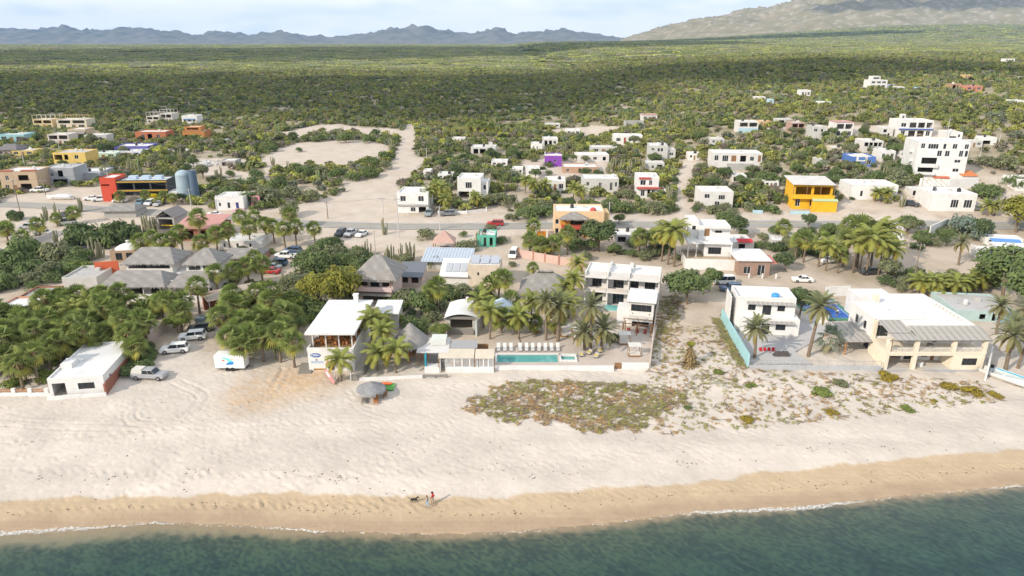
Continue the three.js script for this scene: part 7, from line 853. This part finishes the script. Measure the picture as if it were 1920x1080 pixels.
  C('cardon cactus in the town scrub below the grey block house', 'town cardons', [[1150, 318, 26], [1165, 322, 28], [1180, 325, 30], [1195, 315, 24], [1205, 322, 24], [1255, 378, 36], [1248, 370, 28], [1200, 330, 22], [1140, 325, 26], [1060, 290, 20], [905, 460, 34], [895, 462, 30], [1430, 330, 28], [1480, 300, 26], [1520, 290, 22], [1650, 330, 30], [1660, 332, 26], [1620, 320, 26], [1560, 270, 24], [1610, 268, 24], [1465, 265, 24], [1450, 345, 26], [1690, 388, 28], [1890, 312, 24], [1900, 316, 22], [1810, 300, 22]]);
  // bushes on the dune
  for (const [x, y, w, c, l] of [[1348, 700, 26, 'lime', 'low round lime green bush on the sandy lot'], [1664, 708, 44, 'gold', 'golden yellow low bush in front of the large villa'], [1290, 766, 20, 'mid', 'small dark green bush beside the creeper patch'], [1540, 738, 46, 'lime', 'flat lime green bush on the open dune'], [1408, 724, 26, 'lime', 'bright green tuft on the dune above the golden weeds'], [1560, 776, 30, 'gold', 'olive gold bush at the foot of the dune'], [1750, 752, 16, 'gold', 'tiny golden bush near the dune foot'], [1780, 728, 40, 'gold', 'spread golden bush on the dune beyond the villa'], [1358, 592, 20, 'yellow', 'bright yellow bush at the end of the blue wall'], [1820, 735, 44, 'gold', 'dry golden bush near the fishing boats'], [1865, 742, 30, 'gold', 'small dry bush just below the fishing boats'], [1575, 720, 34, 'grey', 'grey green bush on the dune crest'], [1400, 790, 36, 'gold', 'olive creeper bush hanging over the dune edge'], [1700, 768, 30, 'lime', 'light green bush on the lower dune slope']]) treePx('bush', 'dune_bush', x, y, w, c, l, null, .55);
  { // dried palm stump
    const g = placeAt('dried_palm', 'dead fan palm stump with a shaggy straw skirt on the sandy lot', 'palm', 1292, 684); const L = new Leaves(); for (let i = 0; i < 190; i++) { const a = rr(0, 6.28), y = rr(.3, 3.2), d = V(Math.cos(a), 0, Math.sin(a)), s = V(-d.z, 0, d.x), r = rr(.7, 1.9) * (1.15 - y * .16), k = rr(.6, 1.3); const c = d.clone().multiplyScalar(.15).add(V(0, y + .3, 0)), e = d.clone().multiplyScalar(r).add(V(0, Math.max(.05, y - rr(.2, 1.2)), 0)); L.tri(c, e.clone().addScaledVector(s, .14), e.clone().addScaledVector(s, -.14), [k, k, k * .95]); } part('skirt', L.geo(), GREEN.straw, g, false); part('trunk', cyl(0, -.3, 3.2, 0, .3, .2), M.trunk, g); const F = new Leaves(); for (let i = 0; i < 16; i++) { const a = i * 2.4, d = V(Math.cos(a) * .6, .8, Math.sin(a) * .6), s = V(-Math.sin(a), 0, Math.cos(a)); F.tri(V(0, 3.1, 0), d.clone().multiplyScalar(1.3).add(V(0, 3, 0)).addScaledVector(s, .25), d.clone().multiplyScalar(1.3).add(V(0, 3, 0)).addScaledVector(s, -.25), [1, .8, .5]); } part('crown', F.geo(), GREEN.lime, g, false);
  }
}
{ // creeping ground cover on the dune
  const L = new Leaves(); for (let i = 0; i < 9; i++) { const a = rr(0, 6.28), r = rr(0, .3); L.quad(V(Math.cos(a) * r, rr(.03, .16), Math.sin(a) * r), V(rr(-.5, .5), 1, rr(-.5, .5)).normalize(), rr(.1, .2), rr(.12, .24), rr(0, 6), [1, 1, 1]); }
  const stem = join([0, 1, 2].map(() => bar(V(rr(-.7, .7), .04, rr(-.7, .7)), V(rr(-.9, .9), rr(.03, .2), rr(-.9, .9)), .022, 3))); stem.setAttribute('color', new THREE.Float32BufferAttribute(new Float32Array(stem.attributes.position.count * 3).fill(1), 3));
  const PATCH = gpoly([[862, 772], [905, 735], [960, 715], [1060, 712], [1180, 720], [1280, 728], [1292, 745], [1240, 780], [1200, 808], [1115, 812], [1050, 795], [960, 790]]), DUNE = gpoly([[1210, 612], [1350, 612], [1400, 690], [1640, 704], [1850, 716], [1880, 752], [1700, 772], [1420, 802], [1230, 815], [1215, 700]]), sp = [], st = [];
  const put = (x, z, dens, green) => { const n = fbm(x * .8, z * .8, 3), m = fbm(x * .09 + 5, z * .09, 2); if (n + rr(-.4, .4) < .28 - dens) return; const g = clamp(green + m * 1.2 + rr(-.25, .25)); let c = g < .45 ? mixv([.58, .35, .17], [.52, .40, .17], rnd()) : mixv([.46, .40, .10], [.26, .31, .09], rnd()); if (rnd() < .1) c = [.3, .25, .18]; sp.push([x, H(x, z) + .02, z, rr(.7, 1.5), c]); if (rnd() < .4) st.push([x, H(x, z) + .02, z, rr(.6, 1.6), [.3, .22, .15]]); };
  const box = P => [Math.min(...P.map(p => p[0])), Math.max(...P.map(p => p[0])), Math.min(...P.map(p => p[1])), Math.max(...P.map(p => p[1]))];
  { const b = box(PATCH); for (let i = 0; i < 9000; i++) { const x = rr(b[0], b[1]), z = rr(b[2], b[3]); if (inPoly(PATCH, x + 1.5 * n2(x * .3, z * .3), z + 1.2 * n2b(x * .3, z * .3))) put(x, z, .2, .30 + .022 * (x + 2)); } }
  { const b = box(DUNE); for (let i = 0; i < 22000; i++) { const x = rr(b[0], b[1]), z = rr(b[2], b[3]); if (inPoly(DUNE, x, z)) put(x, z, -.1, .5); } }
  { const b = gp(1205, 640), c = gp(1240, 560); for (let i = 0; i < 1100; i++) { const t = rnd(), x = b.x + (c.x - b.x) * t + rr(.5, 5), z = b.z + (c.z - b.z) * t + rr(-3, 3); put(x, z, .25, .85); } for (let i = 0; i < 500; i++) { const t = rnd(), p = gp(1402, 690).lerp(gp(1352, 597), t); put(p.x - rr(.3, 1.8), p.z + rr(-.5, .5), .4, .9); } }
  const D = new THREE.Object3D(), fill = (name, geo, S, m, label) => { const o = new THREE.InstancedMesh(geo, m, S.length); o.name = name; S.forEach(([x, y, z, s, c], i) => { D.position.set(x, y, z); D.rotation.set(0, rr(0, 6.28), 0); D.scale.setScalar(s); D.updateMatrix(); o.setMatrixAt(i, D.matrix); o.setColorAt(i, new THREE.Color().setRGB(...c)); }); scene.add(o); tag(o, label, 'ground cover', null, 'stuff'); };
  fill('dune_creeper', L.geo(), sp, leafM([1, 1, 1]), 'brown and green creeping plants matting the low dune'); fill('dune_creeper_stem', norm(stem), st, leafM([1, 1, 1]), 'dry tangled runner stems on the low dune'); console.log('creeper', sp.length, st.length);
}
// ---------------------------------------------------------------- people and the dog
function figure(bones, cell, parent, name, k = .05) {               // bones: [a, b, ra, rb, colour]; one continuous skin
  const lo = V(1e9, 1e9, 1e9), hi = V(-1e9, -1e9, -1e9); for (const [a, b, r, s] of bones) for (const [p, q] of [[a, r], [b, s]]) { lo.min(p.clone().subScalar(q + .06)); hi.max(p.clone().addScalar(q + .06)); }
  const c = lo.clone().add(hi).multiplyScalar(.5), half = Math.max(hi.x - lo.x, hi.y - lo.y, hi.z - lo.z) / 2, N = Math.min(110, Math.ceil(half * 2 / cell)), mc = new MarchingCubes(N, M.dark, false, false, 200000), p = V(0, 0, 0), ab = V(0, 0, 0), ap = V(0, 0, 0);
  const sd = (p, [a, b, r, s]) => { ab.subVectors(b, a); ap.subVectors(p, a); const t = clamp(ap.dot(ab) / Math.max(1e-6, ab.lengthSq())); return ap.addScaledVector(ab, -t).length() - (r + (s - r) * t); };
  const at = i => (i - N / 2) / (N / 2) * half; mc.isolation = 0;
  for (let z = 0; z < N; z++) for (let y = 0; y < N; y++) for (let x = 0; x < N; x++) { p.set(c.x + at(x), c.y + at(y), c.z + at(z)); let d = 1e3; for (const b of bones) { const e = sd(p, b), h = Math.max(k - Math.abs(d - e), 0) / k; d = Math.min(d, e) - h * h * k * .25; } mc.field[x + y * N + z * N * N] = -d; }
  mc.update(); const n = mc.count, pos = new Float32Array(n * 3), nor = new Float32Array(n * 3), col = new Float32Array(n * 3);
  for (let i = 0; i < n; i++) { p.set(mc.positionArray[i * 3] * half + c.x, mc.positionArray[i * 3 + 1] * half + c.y, mc.positionArray[i * 3 + 2] * half + c.z); pos.set([p.x, p.y, p.z], i * 3); nor.set([mc.normalArray[i * 3], mc.normalArray[i * 3 + 1], mc.normalArray[i * 3 + 2]], i * 3); let best = 1e9, bc; for (const b of bones) { const e = sd(p, b); if (e < best) { best = e; bc = b[4]; } } col.set(bc, i * 3); }
  const g = new THREE.BufferGeometry(); g.setAttribute('position', new THREE.BufferAttribute(pos, 3)); g.setAttribute('color', new THREE.BufferAttribute(col, 3)); g.computeVertexNormals();
  return part(name, g, mat([1, 1, 1], { v: 1, r: .8, side: 1 }), parent, false);
}
function person(pos, turn, o) { // walking or standing adult, 1.72 m; faces +x before the turn
  const g = thing('person', o.label, 'person', pos, turn), S = o.skin || [.36, .22, .15], T = o.top, L = o.legs, st = o.stride ?? .22, B = [];
  const hip = V(0, .92, 0), ch = V(.02, 1.28, 0), nk = V(.03, 1.46, 0), hd = V(.06, 1.6, 0);
  B.push([V(0, .9, 0), V(.01, 1.1, 0), .13, .12, L], [V(.01, 1.1, 0), ch, .125, .15, T], [ch.clone().add(V(0, .08, -.13)), ch.clone().add(V(0, .08, .13)), .07, .07, T], [ch, nk, .09, .055, T], [nk, V(.05, 1.53, 0), .05, .05, S], [V(.055, 1.56, 0), V(.055, 1.64, 0), .085, .095, S], [V(.15, 1.585, 0), V(.13, 1.6, 0), .015, .02, S]);
  for (const s of [-1, 1]) { const f = s * st; B.push([V(0, .9, s * .09), V(f * .7 + .04, .5, s * .1), .095, .065, L], [V(f * .7 + .04, .5, s * .1), V(f * (f > 0 ? 1.05 : 1.5), .09, s * .1), .062, .04, o.shorts ? S : L], [V(f * (f > 0 ? 1.05 : 1.5) - .03, .05, s * .1), V(f * (f > 0 ? 1.05 : 1.5) + .16, .035, s * .11), .045, .035, o.shoe || S]);
    const sh = V(.01, 1.38, s * .2), el = V(-f * .5, 1.1, s * .26), wr = V(-f * .6 + .12, .88, s * .26); B.push([sh, el, .055, .045, o.sleeve === 0 ? S : T], [el, wr, .042, .03, S], [wr, wr.clone().add(V(.02, -.09, 0)), .035, .03, S]); for (let q = 0; q < 4; q++) B.push([wr.clone().add(V(.01 + .018 * (q - 1.5), -.09, 0)), wr.clone().add(V(.025 + .02 * (q - 1.5), -.165 + .012 * Math.abs(q - 1.2), -s * .015)), .0105, .009, S]); B.push([wr.clone().add(V(.02, -.03, 0)), wr.clone().add(V(.07, -.085, -s * .01)), .012, .0095, S]); }
  figure(B, .022, g, 'body'); const hr = new THREE.SphereGeometry(.115, 16, 12, 0, 6.2832, 0, 1.75).scale(1, 1.02, .95).rotateZ(.35).translate(.045, 1.625, 0); part('hair', hr, mat(o.hair || [.03, .02, .015]), g, false); for (const s of [-1, 1]) part('eye', new THREE.SphereGeometry(.012, 6, 5).translate(.145, 1.62, s * .035), M.dark, g, false); part('mouth', bx(.135, .143, 1.545, 1.553, -.025, .025), mat([.3, .1, .09]), g, false);
  if (o.hat) part('hat', [cyl(.05, 1.67, 1.69, 0, .19, .19, 14), cyl(.05, 1.69, 1.79, 0, .11, .09, 12)], mat(o.hat), g, false); return g;
}
{
  person(gp(802, 951), Math.PI, { label: 'person in blue trousers walking along the damp sand', top: [.3, .27, .25], legs: [.32, .45, .62], hair: [.1, .06, .03], stride: .2 });
  person(gp(812, 945), Math.PI - .2, { label: 'person in a bright red top walking on the damp sand', top: [.62, .035, .03], legs: [.52, .40, .32], shorts: 1, hair: [.04, .02, .015], hat: [.12, .02, .02], stride: .24 });
  const d = thing('dog', 'black dog trotting ahead of the two walkers on the sand', 'dog', gp(776, 942), Math.PI * .02), K = [.018, .016, .015], B = [[V(-.3, .5, 0), V(.0, .49, 0), .105, .115, K], [V(0, .49, 0), V(.28, .5, 0), .12, .14, K], [V(.3, .55, 0), V(.48, .72, 0), .1, .075, K], [V(.48, .74, 0), V(.56, .75, 0), .085, .08, K], [V(.58, .73, 0), V(.72, .70, 0), .05, .035, K], [V(-.38, .55, 0), V(-.58, .7, 0), .03, .022, K], [V(-.58, .7, 0), V(-.72, .84, .02), .022, .014, K]];
  for (const s of [-1, 1]) { const f = s * .12; B.push([V(-.28, .46, s * .08), V(-.2 + f, .32, s * .09), .085, .05, K], [V(-.2 + f, .32, s * .09), V(-.38 + f, .17, s * .09), .045, .03, K], [V(-.38 + f, .17, s * .09), V(-.34 + f, .03, s * .09), .027, .025, K], [V(-.34 + f, .025, s * .09), V(-.27 + f, .02, s * .09), .025, .02, K], [V(.27, .44, s * .08), V(.24 - f, .26, s * .08), .06, .036, K], [V(.24 - f, .26, s * .08), V(.29 - f * 1.6, .03, s * .08), .03, .024, K], [V(.29 - f * 1.6, .025, s * .08), V(.36 - f * 1.6, .02, s * .08), .025, .02, K], [V(.46, .8, s * .06), V(.42, .9, s * .075), .035, .012, K]); }
  figure(B, .016, d, 'body', .04);
  person(gp(1568, 596).add(V(0, .3, 0)), 1.2, { label: 'person in a white shirt and dark shorts on the blue court', top: [.7, .7, .7], legs: [.04, .05, .09], shorts: 1, stride: .1 });
}
scrub();
renderer.render(scene, camera);
